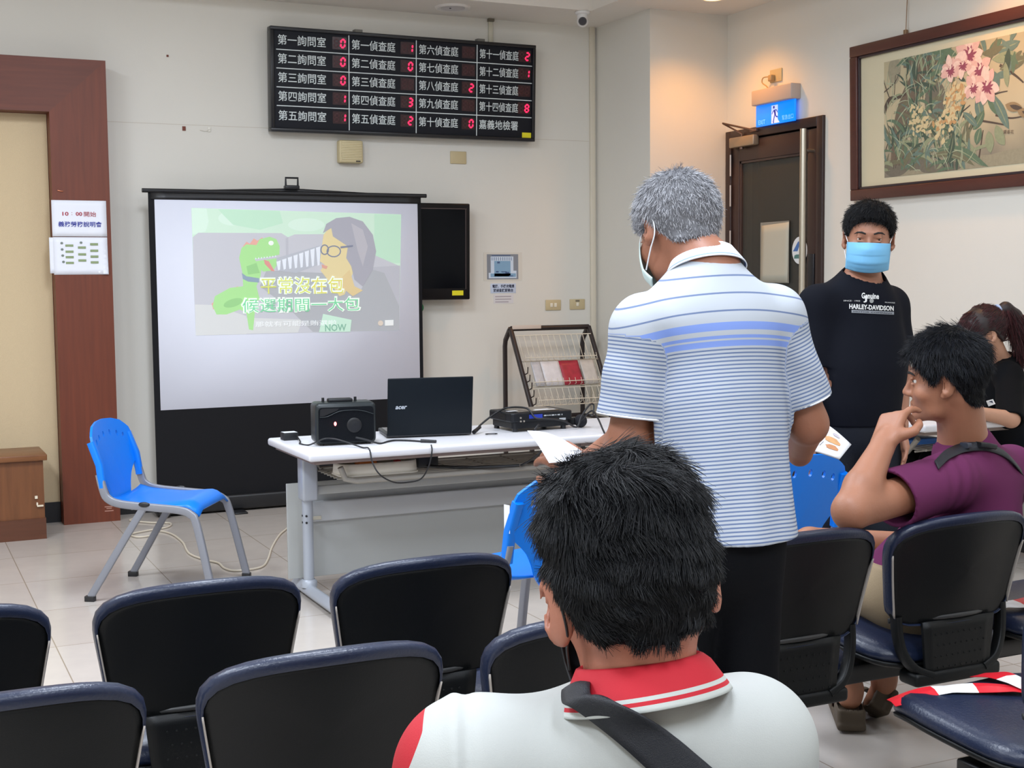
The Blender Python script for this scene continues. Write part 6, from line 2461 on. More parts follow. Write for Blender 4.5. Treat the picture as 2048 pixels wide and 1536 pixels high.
# ---- B: grey-haired man standing in a striped polo
FB = Frame(*(at(1462, 1085, dep=2.86).xy), 10)
px = FB.p
M_skB = M_skin('skin_brown', (146, 94, 70))
hB = px(1356, 470, 2.93)
HB = Head(hB, rotm(yaw=math.radians(10), pitch=math.radians(-24), roll=math.radians(4)), 1.0)
nbB = px(1415, 540, 2.87)
sLB, sRB = px(1284, 655, 2.81), px(1548, 632, 2.93)
eLB, eRB = px(1258, 880, 2.82), px(1616, 848, 2.97)
wLB, wRB = px(1165, 935, 2.98), px(1600, 905, 3.16)
pelB = np.array((0, 0.0, 0.90), F32)
midB = (sLB + sRB) / 2
fwB = np.array((0, 1, 0), F32)
cheB = midB + np.array((0, 0.01, -0.10), F32)
torsoB = uni(0.07, ecap(cheB + (0, 0, 0.06), cheB - (0, 0, 0.08), 0.15, 0.15, fwB, 0.7), ecap(cheB - (0, 0, 0.1), pelB - (0.015, 0, 0), 0.142, 0.135, fwB, 0.76), cap(sLB, sRB, 0.055), cap(nbB, sLB * 0.7 + sRB * 0.3, 0.055, 0.045), cap(nbB, sRB * 0.7 + sLB * 0.3, 0.055, 0.045))
handLB = hand(wLB, (-0.35, 0.8, 0.25), (-0.5, -0.2, 0.8), (0.9, 1.0, 1.1, 1.2), side=1)
dRB = Vector(px(1612, 848, 3.24) - wRB)
handRB = hand(wRB, dRB, Vector(-FB.cf) * 0.6 + Vector(FB.cr) * 0.6, (0.8, 0.9, 1.0, 1.0), side=-1, thumb=0.5)
legsB = [leg_sdf((s * 0.075 - 0.04, 0.0, 0.88), (s * 0.085 - 0.045, 0.02, 0.48), (s * 0.1 - 0.05, -0.02, 0.09), (s * 0.13 - 0.05, 0.14, 0.032), (0.075, 0.055, 0.04)) for s in (-1, 1)]
bodyB = uni(0.03, HB.wrap(head_local()), cap(HB.w((0, -0.03, -0.03)), nbB, 0.055, 0.06), torsoB, cap(sLB, eLB, 0.052, 0.043), cap(sRB, eRB, 0.052, 0.043), uni(0.02, cap(eLB, wLB, 0.043, 0.029), handLB), uni(0.02, cap(eRB, wRB, 0.043, 0.029), handRB), *legsB)
oB = sdf_obj('person', bodyB, (-0.45, -0.3, 0), (0.45, 0.55, 1.78), 0.005, [M_skB, M_eye, M_iris, M_brow], None, 2, extra=eye_islands(HB))
oB.matrix_world = FB.M
tag(oB, 'person standing with bowed head, grey hair, white polo with blue stripes, holding papers', 'person')


def stripes():
    N = NT('blue_striped_pique')
    at_ = N.n('ShaderNodeAttribute', attribute_name='band')
    ar_ = N.n('ShaderNodeAttribute', attribute_name='fine')

    def math_(op, a, b=None):
        q = N.n('ShaderNodeMath', operation=op)
        for i, s in enumerate((a, b)):
            if s is None:
                continue
            if isinstance(s, (int, float)):
                q.inputs[i].default_value = s
            else:
                N.l(s, q.inputs[i])
        return q.outputs[0]
    u = at_.outputs['Fac']
    # fine stripes of the lower body and the sleeves
    fr = math_('FRACT', math_('DIVIDE', u, 0.0081))
    fine = math_('LESS_THAN', fr, 0.42)
    # thin lines of the yoke
    fy = math_('FRACT', math_('DIVIDE', u, 0.0365))
    thin = math_('LESS_THAN', fy, 0.1)
    isf = math_('GREATER_THAN', ar_.outputs['Fac'], 0.5)

    def between(a, b):
        return math_('MULTIPLY', math_('GREATER_THAN', u, a), math_('LESS_THAN', u, b))
    torso = math_('LESS_THAN', ar_.outputs['Fac'], 1.5)
    b1 = math_('ADD', between(0.0, 0.0125), math_('ADD', between(0.0165, 0.0235), between(0.034, 0.051)))
    band = math_('MULTIPLY', b1, torso)
    low = math_('LESS_THAN', u, 0.0)
    sel_fine = math_('MULTIPLY', fine, math_('MAXIMUM', math_('GREATER_THAN', ar_.outputs['Fac'], 1.5), low))
    sel_thin = math_('MULTIPLY', math_('MULTIPLY', thin, math_('GREATER_THAN', u, 0.055)), torso)
    c1 = N.n('ShaderNodeMix', data_type='RGBA')
    c1.inputs['A'].default_value = lin((176, 182, 190))
    c1.inputs['B'].default_value = lin((98, 114, 148))
    N.l(math_('MAXIMUM', sel_fine, sel_thin), c1.inputs['Factor'])
    c2 = N.n('ShaderNodeMix', data_type='RGBA')
    N.l(c1.outputs['Result'], c2.inputs['A'])
    c2.inputs['B'].default_value = lin((122, 148, 214))
    N.l(band, c2.inputs['Factor'])
    N.l(c2.outputs['Result'], N.b.inputs['Base Color'])
    N.b.inputs['Roughness'].default_value = 0.75
    return N.m


hemB = 0.845
clB = uni(0.06, ecap(cheB + (0, -0.005, 0.07), cheB - (0, 0, 0.1), 0.158, 0.165, fwB, 0.72), ecap(cheB - (0, 0, 0.1), (pelB[0] - 0.008, pelB[1] - 0.005, hemB - 0.1), 0.16, 0.165, fwB, 0.86, 0.9), cap(sLB, sRB, 0.066), cap(nbB - (0, 0, 0.012), sLB * 0.72 + sRB * 0.28, 0.06, 0.058), cap(nbB - (0, 0, 0.012), sRB * 0.72 + sLB * 0.28, 0.06, 0.058))
dLB, dRB2 = (eLB - sLB), (eRB - sRB)
slB = [cap(sLB, sLB + dLB * 1.0, 0.066, 0.078), cap(sRB, sRB + dRB2 * 1.0, 0.064, 0.07)]
clB0 = clB


def foldB(P):
    d = clB0(P)
    # soft hanging folds down the back
    z = P[:, 2]
    k = np.clip((1.25 - z) / 0.3, 0, 1) * 0.004
    d = d + k * (np.sin(P[:, 0] * 34 + 5 * z + 0.8) * 0.6 + np.sin(P[:, 0] * 61 - 9 * z) * 0.4)
    d = smin(d, np.minimum(slB[0](P), slB[1](P)) + 0.0015 * np.sin(P[:, 2] * 60 + P[:, 0] * 40), 0.035)
    return d


foldB2 = wob(foldB, 0.0016, 30, 9)
ctB = [plane((0, 0, hemB), (0, 0.0, -1)), plane(sLB + dLB * 0.80, dLB), plane(sRB + dRB2 * 0.80, dRB2)]


def shirtB(P):
    d = shell(foldB2, 0.012)(P)
    la = slB[0](P) < 0.03
    lb = slB[1](P) < 0.03
    tor = clB0(P) < 0.016
    d = np.maximum(d, ctB[0](P))
    d = np.maximum(d, np.where(la & ~tor, ctB[1](P), -1))
    d = np.maximum(d, np.where(lb & ~tor, ctB[2](P), -1))
    nk = 0.056 - np.sqrt((P[:, 0] - nbB[0]) ** 2 + (P[:, 1] - nbB[1] - 0.02) ** 2)
    return np.maximum(d, np.where(P[:, 2] > nbB[2] - 0.09, nk, -1))


zB0 = FB.march(foldB2, 1450, 692, t0=2)[2] - 0.02


def bandB(P):
    tor = clB0(P)
    a, b = slB[0](P), slB[1](P)
    out = np.where((np.minimum(a, b) < tor - 0.004), 2.0, 1.0)
    u = P[:, 2] - zB0 - 0.02 - 0.10 * np.abs(P[:, 0]) ** 1.0 * 0.0 + 0.12 * (P[:, 1] + 0.1) * 0.0
    u = u + 0.55 * P[:, 0] ** 2
    la = (P - sLB) @ (dLB / np.linalg.norm(dLB)).astype(F32)
    lb = (P - sRB) @ (dRB2 / np.linalg.norm(dRB2)).astype(F32)
    us = np.where(a < b, la, lb)
    out = np.where(us < -0.005, 1.0, out)
    return {'band': np.where(out > 1.5, us, u), 'fine': out}


sB = sdf_obj('polo_shirt', shirtB, (-0.42, -0.3, 0.75), (0.42, 0.35, 1.56), 0.0042, [stripes()], oB, 2, attr_fn=bandB)
M_wB = mat('white_collar', (230, 232, 238), 0.75)
M_bB = mat('blue_piping', (130, 150, 205), 0.75)
m = MB()
cen = Vector(nbB) + Vector((0.0, 0.014, 0.012))
cup = Vector((0.0, 0.42, 0.9)).normalized()
cax = Vector((1, 0, 0.03)).normalized()
cax = (cax - cup * cax.dot(cup)).normalized()
cfw = cup.cross(cax)
prof = [(0.059, 0.012), (0.0595, 0.026), (0.0625, 0.029), (0.068, 0.025), (0.076, 0.01), (0.083, -0.003), (0.0865, -0.01), (0.089, -0.0145), (0.09, -0.018)]
cm = [0, 0, 0, 0, 0, 0, 1, 0]
for k in range(len(prof) - 1):
    for i in range(48):
        pts = []
        for (ii, kk) in ((i, k), (i + 1, k), (i + 1, k + 1), (i, k + 1)):
            a = math.radians(-225) + math.radians(270) * ii / 48
            r, z = prof[kk]
            pts.append(cen + cax * (r * math.cos(a)) + cfw * (r * 0.95 * math.sin(a)) + cup * z)
        m.add(pts, [[0, 1, 2, 3]], cm[k], True)
cl = m.build('collar', [M_wB, M_bB], sB, weld=True)
md = cl.modifiers.new('t', 'SOLIDIFY')
md.thickness = 0.002
for k, (pt, dv, rr) in enumerate(((sLB, dLB, 0.078), (sRB, dRB2, 0.071))):
    dn = Vector(dv).normalized()
    c = Vector(pt) + Vector(dv) * 0.785
    s_ = dn.orthogonal().normalized()
    t_ = dn.cross(s_)
    b = MB()
    b.tube([c + (s_ * math.cos(2 * PI * i / 28) + t_ * math.sin(2 * PI * i / 28)) * (rr - 0.0035) for i in range(29)], 0.0022, 6)
    b.build('cuff_seam', M_wB, sB)
M_hkB = mat('grey_hair_base', (92, 92, 96), 0.6)
M_hsB = hair_ramp('grey_hair_strands', [(78, 78, 82), (128, 128, 132), (160, 160, 164), (198, 198, 202)], 0.4)
lineB = ([-0.13, -0.06, -0.04, -0.022, 0.0, 0.02, 0.05, 0.08, 0.12], [-0.052, -0.05, -0.03, 0.004, 0.024, 0.008, 0.03, 0.075, 0.09])
make_hair(HB, oB, M_hkB, M_hsB, lineB, lambda P: 0.006 + 0.011 * np.clip((P[:, 2] + 0.02) / 0.12, 0, 1), lambda p: 0.012 + 0.01 * np.clip((p[:, 2] + 0.02) / 0.1, 0, 1), 15000, (0.0, -0.03, 0.13), n=6, rad=0.0006, h=0.005, lift=0.16, jit=0.3, grav=0.3)
mask_sheet('face_mask', HB, mat('pale_green_mask', (206, 226, 222), 0.7), oB, True, mat('white_loop', (232, 234, 236), 0.6))
M_blkt = mat('black_trousers', (10, 11, 15), 0.8, bump=0.08, bscale=300, spec=0.12)
trB = uni(0.05, ecap(pelB - (0.035, 0, 0), pelB - (0.035, 0, 0.08), 0.135, 0.138, fwB, 0.8), *[cap((s * 0.075 - 0.04, 0.0, 0.86), (s * 0.085 - 0.045, 0.02, 0.46), 0.084, 0.074) for s in (-1, 1)], *[cap((s * 0.085 - 0.045, 0.02, 0.46), (s * 0.1 - 0.05, -0.01, 0.06), 0.074, 0.064) for s in (-1, 1)])
sdf_obj('trousers', inter(0, trB, plane((0, 0, 0.93), (0, 0, 1)), plane((0, 0, 0.05), (0, 0, -1))), (-0.3, -0.25, 0), (0.3, 0.25, 0.98), 0.0075, M_blkt, oB, 2)
for s in (-1, 1):
    sdf_obj('shoe', inter(0, uni(0.03, cap((s * 0.11 - 0.05, -0.04, 0.055), (s * 0.13 - 0.05, 0.12, 0.04), 0.05, 0.042), cap((s * 0.11 - 0.05, -0.03, 0.06), (s * 0.11 - 0.05, 0.0, 0.08), 0.05)), plane((0, 0, 0.0), (0, 0, -1))), (s * 0.12 - 0.15, -0.14, -0.02), (s * 0.12 + 0.1, 0.24, 0.15), 0.006, M_shoe, oB, 1)


def held_sheet(name, corners, mats_, label, cat, bend=0.01, thick=0.0006, build=None):
    """a paper through four room points (bl, br, tr, tl)"""
    c = [Vector(q) for q in corners]
    n = (c[1] - c[0]).cross(c[3] - c[0]).normalized()
    b = MB()
    b.sheet(lambda u, v: (c[0].lerp(c[1], u)).lerp(c[3].lerp(c[2], u), v) + n * bend * (math.sin(u * PI) + 0.6 * math.sin(v * 2.6)), 12, 12, thick)
    o = b.build(name, mats_)
    return tag(o, label, cat)


held_sheet('paper_sheet', [at(1098, 926, dep=2.93), at(1210, 945, dep=2.86), at(1150, 895, dep=3.06), at(1055, 864, dep=3.08)], M_paper, "plain white sheet held in the grey-haired man's left hand", 'paper', 0.012)
brs = [at(1576, 890, dep=3.16), at(1680, 917, dep=3.16), at(1703, 889, dep=3.22), at(1638, 838, dep=3.25)]
tb = thing('pet_brochure', "white folded brochure with dog pictures in the grey-haired man's right hand", 'brochure', brs[0])
c = [Vector(q) - Vector(brs[0]) for q in brs]
nb_ = (c[1] - c[0]).cross(c[3] - c[0]).normalized()


def brp(u, v, z=0.0):
    return (c[0].lerp(c[1], u)).lerp(c[3].lerp(c[2], u), v) + nb_ * (0.004 * math.sin(u * PI) + z)


b = MB()
b.sheet(lambda u, v: brp(u, v), 10, 10, 0.004)
b.build('cover', mat('glossy_brochure', (232, 232, 236), 0.35), tb)


def decal(name, cx, cy, pts, m_, z):
    b = MB()
    q = [brp(cx + x, cy + y, z) for x, y in pts]
    if (q[1] - q[0]).cross(q[2] - q[0]).dot(nb_) < 0:
        q = q[::-1]
    b.add(q, [list(range(len(q)))])
    b.build(name, m_, tb)


el = lambda rx, ry, n=14, ph=0: [(rx * math.cos(2 * PI * k / n) * (1 + 0.15 * math.sin(3 * k)), ry * math.sin(2 * PI * k / n) * (1 + 0.12 * math.cos(2 * k))) for k in range(n)]
for i, (cx, cy, rx, ry, col) in enumerate(((0.62, 0.62, 0.2, 0.11, (204, 150, 96)), (0.72, 0.36, 0.14, 0.1, (190, 126, 78)), (0.3, 0.8, 0.09, 0.09, (140, 124, 110)), (0.24, 0.66, 0.07, 0.06, (120, 60, 52)), (0.6, 0.86, 0.1, 0.05, (186, 178, 186)), (0.06, 0.3, 0.07, 0.1, (110, 96, 88)), (0.08, 0.6, 0.07, 0.1, (214, 160, 156)))):
    decal('dog_picture', cx, cy, el(rx, ry), mat('dog_print_%s' % 'abcdefg'[i], col, 0.4, var=0.3, vscale=70), 0.0008 + i * 0.0001)
for i in range(4):
    decal('text_line', 0.34 + i * 0.05, 0.42 - 0.02 * i, [(-0.008, -0.12), (0.008, -0.12), (0.008, 0.08), (-0.008, 0.08)], mat('grey_print_ink', (120, 120, 126), 0.5), 0.0012)

# ---- C: man in a black T-shirt facing the room
FC = Frame(*(at(1705, 900, dep=5.0).xy), 200)
px = FC.p
M_skC = M_skin('skin_olive', (162, 112, 88))
hC = px(1737, 482, 4.94)
HC = Head(hC, rotm(yaw=math.radians(-19), pitch=math.radians(-7), roll=math.radians(-3)), 1.04)
nbC = px(1722, 568, 5.0)
sLC, sRC = px(1778, 612, 5.06), px(1637, 610, 4.92)
eLC, eRC = px(1798, 745, 5.06), px(1618, 760, 4.92)
wLC, wRC = px(1800, 850, 4.95), px(1618, 890, 4.82)
pelC = np.array((0, 0, 0.94), F32)
fwC = np.array((0, 1, 0), F32)
midC = (sLC + sRC) / 2
cheC = midC + np.array((0, 0.015, -0.11), F32)
torsoC = uni(0.08, ecap(cheC + (0, 0, 0.06), cheC - (0, 0, 0.1), 0.15, 0.155, fwC, 0.74), ecap(cheC - (0, -0.03, 0.14), pelC + (0, 0.01, 0), 0.15, 0.15, fwC, 0.84), cap(sLC, sRC, 0.055), cap(nbC, sLC * 0.7 + sRC * 0.3, 0.058, 0.045), cap(nbC, sRC * 0.7 + sLC * 0.3, 0.058, 0.045))
handsC = [hand(wLC, (-0.1, 0.3, -1), (-0.9, 0.1, 0.1), (0.5, 0.55, 0.6, 0.65), side=1), hand(wRC, (0.1, 0.3, -1), (0.9, 0.1, 0.1), (0.5, 0.55, 0.6, 0.65), side=-1)]
legsC = [leg_sdf((s * 0.09, 0.0, 0.9), (s * 0.11, 0.02, 0.49), (s * 0.12, -0.02, 0.09), (s * 0.15, 0.14, 0.032)) for s in (-1, 1)]
bodyC = uni(0.03, HC.wrap(head_local(wide=1.05)), cap(HC.w((0, -0.02, -0.03)), nbC, 0.058, 0.064), torsoC, cap(sLC, eLC, 0.054, 0.044), cap(sRC, eRC, 0.054, 0.044), uni(0.02, cap(eLC, wLC, 0.043, 0.03), handsC[0]), uni(0.02, cap(eRC, wRC, 0.043, 0.03), handsC[1]), *legsC)
oC = sdf_obj('person', bodyC, (-0.45, -0.32, 0), (0.45, 0.45, 1.8), 0.0048, [M_skC, M_eye, M_iris, M_brow], None, 2, extra=eye_islands(HC))
oC.matrix_world = FC.M
tag(oC, 'person in a blue face mask and black lettered T-shirt standing near the painting', 'person')
M_tee = mat('black_cotton', (17, 19, 27), 0.85, bump=0.06, bscale=400, spec=0.12)
dLC, dRC = eLC - sLC, eRC - sRC
slC = [cap(sLC, sLC + dLC, 0.066, 0.076), cap(sRC, sRC + dRC, 0.066, 0.078)]
clC = uni(0.06, off(torsoC, 0.014), ecap(cheC - (0, -0.01, 0.05), (0, 0.0, 0.78), 0.165, 0.168, fwC, 0.82), slC[0], slC[1])
foldC = wob(clC, 0.003, 22, 12)


def shirtC(P):
    d = shell(foldC, 0.012)(P)
    d = np.maximum(d, plane((0, 0, 0.845), (0, 0, -1))(P))
    tor = uni(0.06, off(torsoC, 0.014), ecap(cheC - (0, -0.01, 0.05), (0, 0.0, 0.78), 0.165, 0.168, fwC, 0.82))(P) < 0.004
    for s_, d_, f_ in ((sLC, dLC, slC[0]), (sRC, dRC, slC[1])):
        d = np.maximum(d, np.where((f_(P) < 0.03) & ~tor, plane(s_ + d_ * 0.82, d_)(P), -1))
    nk = 0.078 - np.sqrt((P[:, 0] - nbC[0]) ** 2 + (P[:, 1] - nbC[1] - 0.03) ** 2 + ((P[:, 2] - nbC[2] - 0.03) * 0.8) ** 2)
    return np.maximum(d, nk)


sC = sdf_obj('t_shirt', shirtC, (-0.42, -0.3, 0.78), (0.42, 0.36, 1.56), 0.005, [M_tee], oC, 2)
TXT = {'z': 0.0}


def chest_print(name, items, m_, parent, F, f, lift):
    """lettering wrapped on the chest: photo pixel boxes (text, x0, y0, x1, y1, shear) marched onto the shirt"""
    b = MB()
    for it in items:
        V, Fc, (x0, y0), (x1, y1), sh = it
        vs = []
        lo, hi = np.min(V, 0), np.max(V, 0)
        for a, c in V:
            u, v = (a - lo[0]) / (hi[0] - lo[0]), (c - lo[1]) / (hi[1] - lo[1])
            X = x0 + (x1 - x0) * u
            Y = y1 + (y0 - y1) * v + sh * u
            vs.append(F.march(f, X, Y, lift, 4.0 if F is FC else 0.8))
        b.add(vs, Fc)
    return b.build(name, m_, parent)


def poly_item(pts):
    return np.array(pts, float), [list(range(len(pts)))]


M_pr = mat('white_shirt_print', (214, 214, 212), 0.7)
V, Fc = text_geo('HARLEY-DAVIDSON', 0.035)
chest_print('chest_lettering', [(V, Fc, (1698.5, 607.5), (1787.5, 617.5), 4.5)], M_pr, sC, FC, foldC, 0.003)
V, Fc = text_geo('Genuine', 0.03)
V2, F2 = text_geo('SINCE · 1903', 0.0)
V3, F3 = text_geo('MILWAUKEE', 0.0)
chest_print('script_lettering', [(V, Fc, (1723, 585), (1758, 597), 1.5), (*text_geo('J', 0.04), (1727, 592), (1734, 605), 0), (V2, F2, (1687, 600), (1720, 602.6), 0.6), (V3, F3, (1770, 603.5), (1790, 605.8), 1.2)], M_pr, sC, FC, foldC, 0.003)
cc = [(math.cos(2 * PI * k / 14), math.sin(2 * PI * k / 14)) for k in range(14)]
chest_print('round_emblem', [(*poly_item(cc), (1739, 597), (1747.5, 606), 0)], mat('grey_shirt_print', (140, 142, 140), 0.7), sC, FC, foldC, 0.003)
bar_pts = rrect(0, 0, 12, 1, 0.5, 4)
barv = [(u / 11, v) for u in range(12) for v in (0, 1)]
barf = [[2 * i, 2 * i + 2, 2 * i + 3, 2 * i + 1] for i in range(11)]
chest_print('print_bar', [(np.array(barv, float), barf, (1703, 619.5), (1788, 625.5), 4)], mat('steel_shirt_print', (128, 132, 138), 0.7), sC, FC, foldC, 0.003)
V, Fc = text_geo('MOTOR COMPANY', 0.0)
chest_print('bar_lettering', [(V, Fc, (1707, 621.5), (1785, 624), 4)], M_tee, sC, FC, foldC, 0.0045)
M_hkC = mat('black_hair_base_short', (6, 6, 8), 0.7, spec=0.15)
lineC = ([-0.13, -0.06, -0.04, -0.022, 0.0, 0.03, 0.055, 0.08, 0.13], [-0.06, -0.055, -0.03, 0.01, 0.026, 0.014, 0.055, 0.078, 0.082])
make_hair(HC, oC, M_hkC, M_hsA, lineC, lambda P: 0.005 + 0.014 * np.clip((P[:, 2] - 0.01) / 0.11, 0, 1), lambda p: 0.012 + 0.018 * np.clip(p[:, 2] / 0.1, 0, 1), 7000, (0.0, -0.05, 0.13), n=6, rad=0.0008, wide=1.05, h=0.006, lift=0.08, jit=0.2, grav=0.3, comb=lambda p: np.stack([p[:, 0] * 3 + 0.12, 0.25 + p[:, 1], p[:, 2] * 0 - 0.12], 1))
mask_sheet('face_mask', HC, mat('blue_surgical_mask', (122, 190, 232), 0.7), oC, True, mat('white_loop', (232, 234, 236), 0.6), 1.04)
M_grt = mat('charcoal_trousers', (34, 37, 44), 0.85, bump=0.12, bscale=200, spec=0.12)
trC = uni(0.05, ecap(pelC, pelC - (0, 0, 0.08), 0.155, 0.16, fwC, 0.84), *[cap((s * 0.085, 0.0, 0.88), (s * 0.11, 0.02, 0.48), 0.1, 0.085) for s in (-1, 1)], *[cap((s * 0.11, 0.02, 0.48), (s * 0.12, -0.01, 0.06), 0.085, 0.075) for s in (-1, 1)])
sdf_obj('trousers', inter(0, wob(trC, 0.004, 24, 3), plane((0, 0, 0.96), (0, 0, 1)), plane((0, 0, 0.05), (0, 0, -1))), (-0.32, -0.28, 0), (0.32, 0.28, 1.0), 0.0075, M_grt, oC, 2)
for s in (-1, 1):
    sdf_obj('shoe', inter(0, uni(0.03, cap((s * 0.12, -0.04, 0.055), (s * 0.15, 0.12, 0.04), 0.05, 0.042), cap((s * 0.12, -0.03, 0.06), (s * 0.12, 0.0, 0.08), 0.05)), plane((0, 0, 0.0), (0, 0, -1))), (s * 0.13 - 0.1, -0.14, -0.02), (s * 0.13 + 0.1, 0.24, 0.15), 0.007, M_shoe, oC, 1)

# ---- D: man in purple on the front bench, hand at his cheek
FD = Frame(2.575, 2.88, -22)
px = FD.p
M_skD = M_skin('skin_warm', (160, 108, 82))
HD = Head(px(1892, 766, 3.64), rotm(yaw=math.radians(19), pitch=math.radians(-4), roll=math.radians(-4)), 1.0)
nbD = px(1928, 900, 3.73)
sLD, sRD = px(1896, 962, 3.61), px(2018, 942, 3.90)
eLD, wLD = px(1702, 1022, 3.36), px(1766, 890, 3.50)
eRD = sRD + np.array((0.06, 0.12, -0.26), F32)
wRD = np.array((0.02, 0.3, 0.62), F32)
pelD = np.array((0.02, -0.06, 0.52), F32)
axD = sRD - sLD
fwD = np.cross(np.array((0, 0, 1.0)), axD)
fwD = fwD / np.linalg.norm(fwD)
cheD = (sLD + sRD) / 2 + fwD * 0.02 - np.array((0, 0, 0.1), F32)
torsoD = uni(0.08, ecap(cheD + (0, 0, 0.03), cheD - (0, 0, 0.06), 0.142, 0.142, fwD, 0.68), ecap(cheD - (0, 0, 0.05), pelD + np.array((0, 0.03, 0), F32), 0.135, 0.14, fwD, 0.76), cap(sLD, sRD, 0.055), cap(nbD, sLD * 0.7 + sRD * 0.3, 0.055, 0.045), cap(nbD, sRD * 0.7 + sLD * 0.3, 0.055, 0.045))
hdD = Vector(px(1795, 812, 3.56) - wLD)
hnD = -Vector(FD.cr) * 0.8 - Vector(FD.cf) * 0.55 + Vector((0, 0, 0.2))
handLD = hand(wLD, hdD, hnD, (1.15, 1.9, 2.3, 2.5), side=-1, thumb=0.75, s=1.05, spread=0.03, tcurl=0.55)
handRD = hand(wRD, (-0.3, 0.9, -0.25), (0.1, 0.2, 1), (0.7, 0.7, 0.75, 0.8), side=-1)
Wd = lambda x, y, z: np.array(FD.I @ Vector((x, y, z)), F32)
k1, k2 = Wd(2.60, 3.27, 0.48), Wd(2.84, 3.25, 0.48)
a1, a2 = px(1700, 1376, 4.10), px(1768, 1352, 4.16)
t1, t2 = Wd(2.83, 3.45, 0.03), px(1742, 1412, 4.28)
legsD = [leg_sdf(pelD + np.array((-0.09, 0.03, 0), F32), k1, a1, t1), leg_sdf(pelD + np.array((0.09, 0.03, 0), F32), k2, a2, t2)]
bodyD = uni(0.03, HD.wrap(head_local()), cap(HD.w((0, -0.03, -0.03)), nbD, 0.06, 0.07), torsoD, cap(sLD, eLD, 0.055, 0.047), cap(sRD, eRD, 0.054, 0.044), uni(0.02, cap(eLD, eLD + (wLD - eLD) * 0.35, 0.045, 0.048), cap(eLD + (wLD - eLD) * 0.35, wLD, 0.048, 0.031), handLD), uni(0.02, cap(eRD, wRD, 0.043, 0.03), handRD), *legsD)
oD = sdf_obj('person', bodyD, (-0.72, -0.4, 0), (0.55, 0.8, 1.36), 0.0042, [M_skD, M_eye, M_iris, M_brow], None, 2, extra=eye_islands(HD))
oD.matrix_world = FD.M
tag(oD, 'person in purple T-shirt seated on the bench, cheek resting on left hand', 'person')
M_pur = mat('purple_cotton', (100, 44, 80), 0.85, bump=0.05, bscale=500, spec=0.12)
dLD, dRD = eLD - sLD, eRD - sRD
slD = [cap(sLD, sLD + dLD, 0.072, 0.088), cap(sRD, sRD + dRD, 0.066, 0.078)]
clD = uni(0.06, off(torsoD, 0.014), slD[0], slD[1])


def foldD0(P):
    d = clD(P)
    t_ = (P - sLD) @ (dLD / np.linalg.norm(dLD)).astype(F32)
    d = d + 0.0022 * np.sin(t_ * 130 + P[:, 2] * 40) * np.exp(-((t_ - 0.04) / 0.07) ** 2)
    return d


foldD = wob(foldD0, 0.0024, 26, 31)


def shirtD(P):
    d = shell(foldD, 0.011)(P)
    d = np.maximum(d, plane(pelD - (0, 0, 0.02), (0, 0, -1))(P))
    tor = off(torsoD, 0.014)(P) < 0.006
    for s_, d_, f_, k in ((sLD, dLD, slD[0], 0.6), (sRD, dRD, slD[1], 0.75)):
        d = np.maximum(d, np.where((f_(P) < 0.03) & ~tor, plane(s_ + d_ * k, np.array(d_) + np.array((0, 0, -0.06)))(P), -1))
    nk = 0.066 - np.sqrt((P[:, 0] - nbD[0]) ** 2 + (P[:, 1] - nbD[1] - 0.02) ** 2 + ((P[:, 2] - nbD[2] - 0.03) * 0.7) ** 2)
    return np.maximum(d, nk)


sD = sdf_obj('t_shirt', shirtD, (-0.62, -0.4, 0.45), (0.5, 0.4, 1.15), 0.0045, [M_pur], oD, 2)
M_khk = mat('khaki_cotton', (150, 132, 106), 0.85, bump=0.1, bscale=250, spec=0.12)
trD = uni(0.04, ecap(pelD + (0, 0, 0.05), pelD - (0, 0, 0.01), 0.16, 0.155, (0, 1, 0), 0.85), *[cap(pelD + np.array((s * 0.09, 0.02, 0.0), F32), k_, 0.1, 0.085) for s, k_ in ((-1, k1), (1, k2))])
sdf_obj('shorts', inter(0, wob(trD, 0.003, 28, 8), plane((0, 0, 0.6), (0, 0, 1)), plane(k1 * 0.55 + k2 * 0.45 + np.array((0, -0.05, 0), F32), (k1 + k2) / 2 - pelD)), (-0.4, -0.35, 0.35), (0.5, 0.6, 0.66), 0.006, M_khk, oD, 2)
lineD = ([-0.13, -0.065, -0.048, -0.03, -0.012, 0.0, 0.025, 0.05, 0.08, 0.13], [-0.066, -0.062, -0.04, 0.0, 0.03, 0.034, 0.004, 0.04, 0.075, 0.085])
M_hsD = hair_ramp('blue_black_hair_strands', [(5, 6, 9), (11, 13, 19), (24, 28, 38)], 0.42)


def combD(p):
    c = np.array((0.01, -0.055, 0.12))
    d = p - c
    d = d / (np.linalg.norm(d, axis=1)[:, None] + 1e-6)
    sw = np.stack([-d[:, 1], d[:, 0], 0 * d[:, 0]], 1)
    return d + 0.6 * sw - np.array((0, 0, 0.3))


make_hair(HD, oD, M_hkA, M_hsD, lineD, lambda P: 0.008 + 0.02 * np.clip((P[:, 2]) / 0.11, 0, 1), lambda p: 0.012 + 0.026 * np.clip((p[:, 2] + 0.02) / 0.1, 0, 1), 13000, None, n=7, rad=0.0006, h=0.005, lift=0.18, jit=0.2, grav=0.3, comb=combD, bump=0.003)
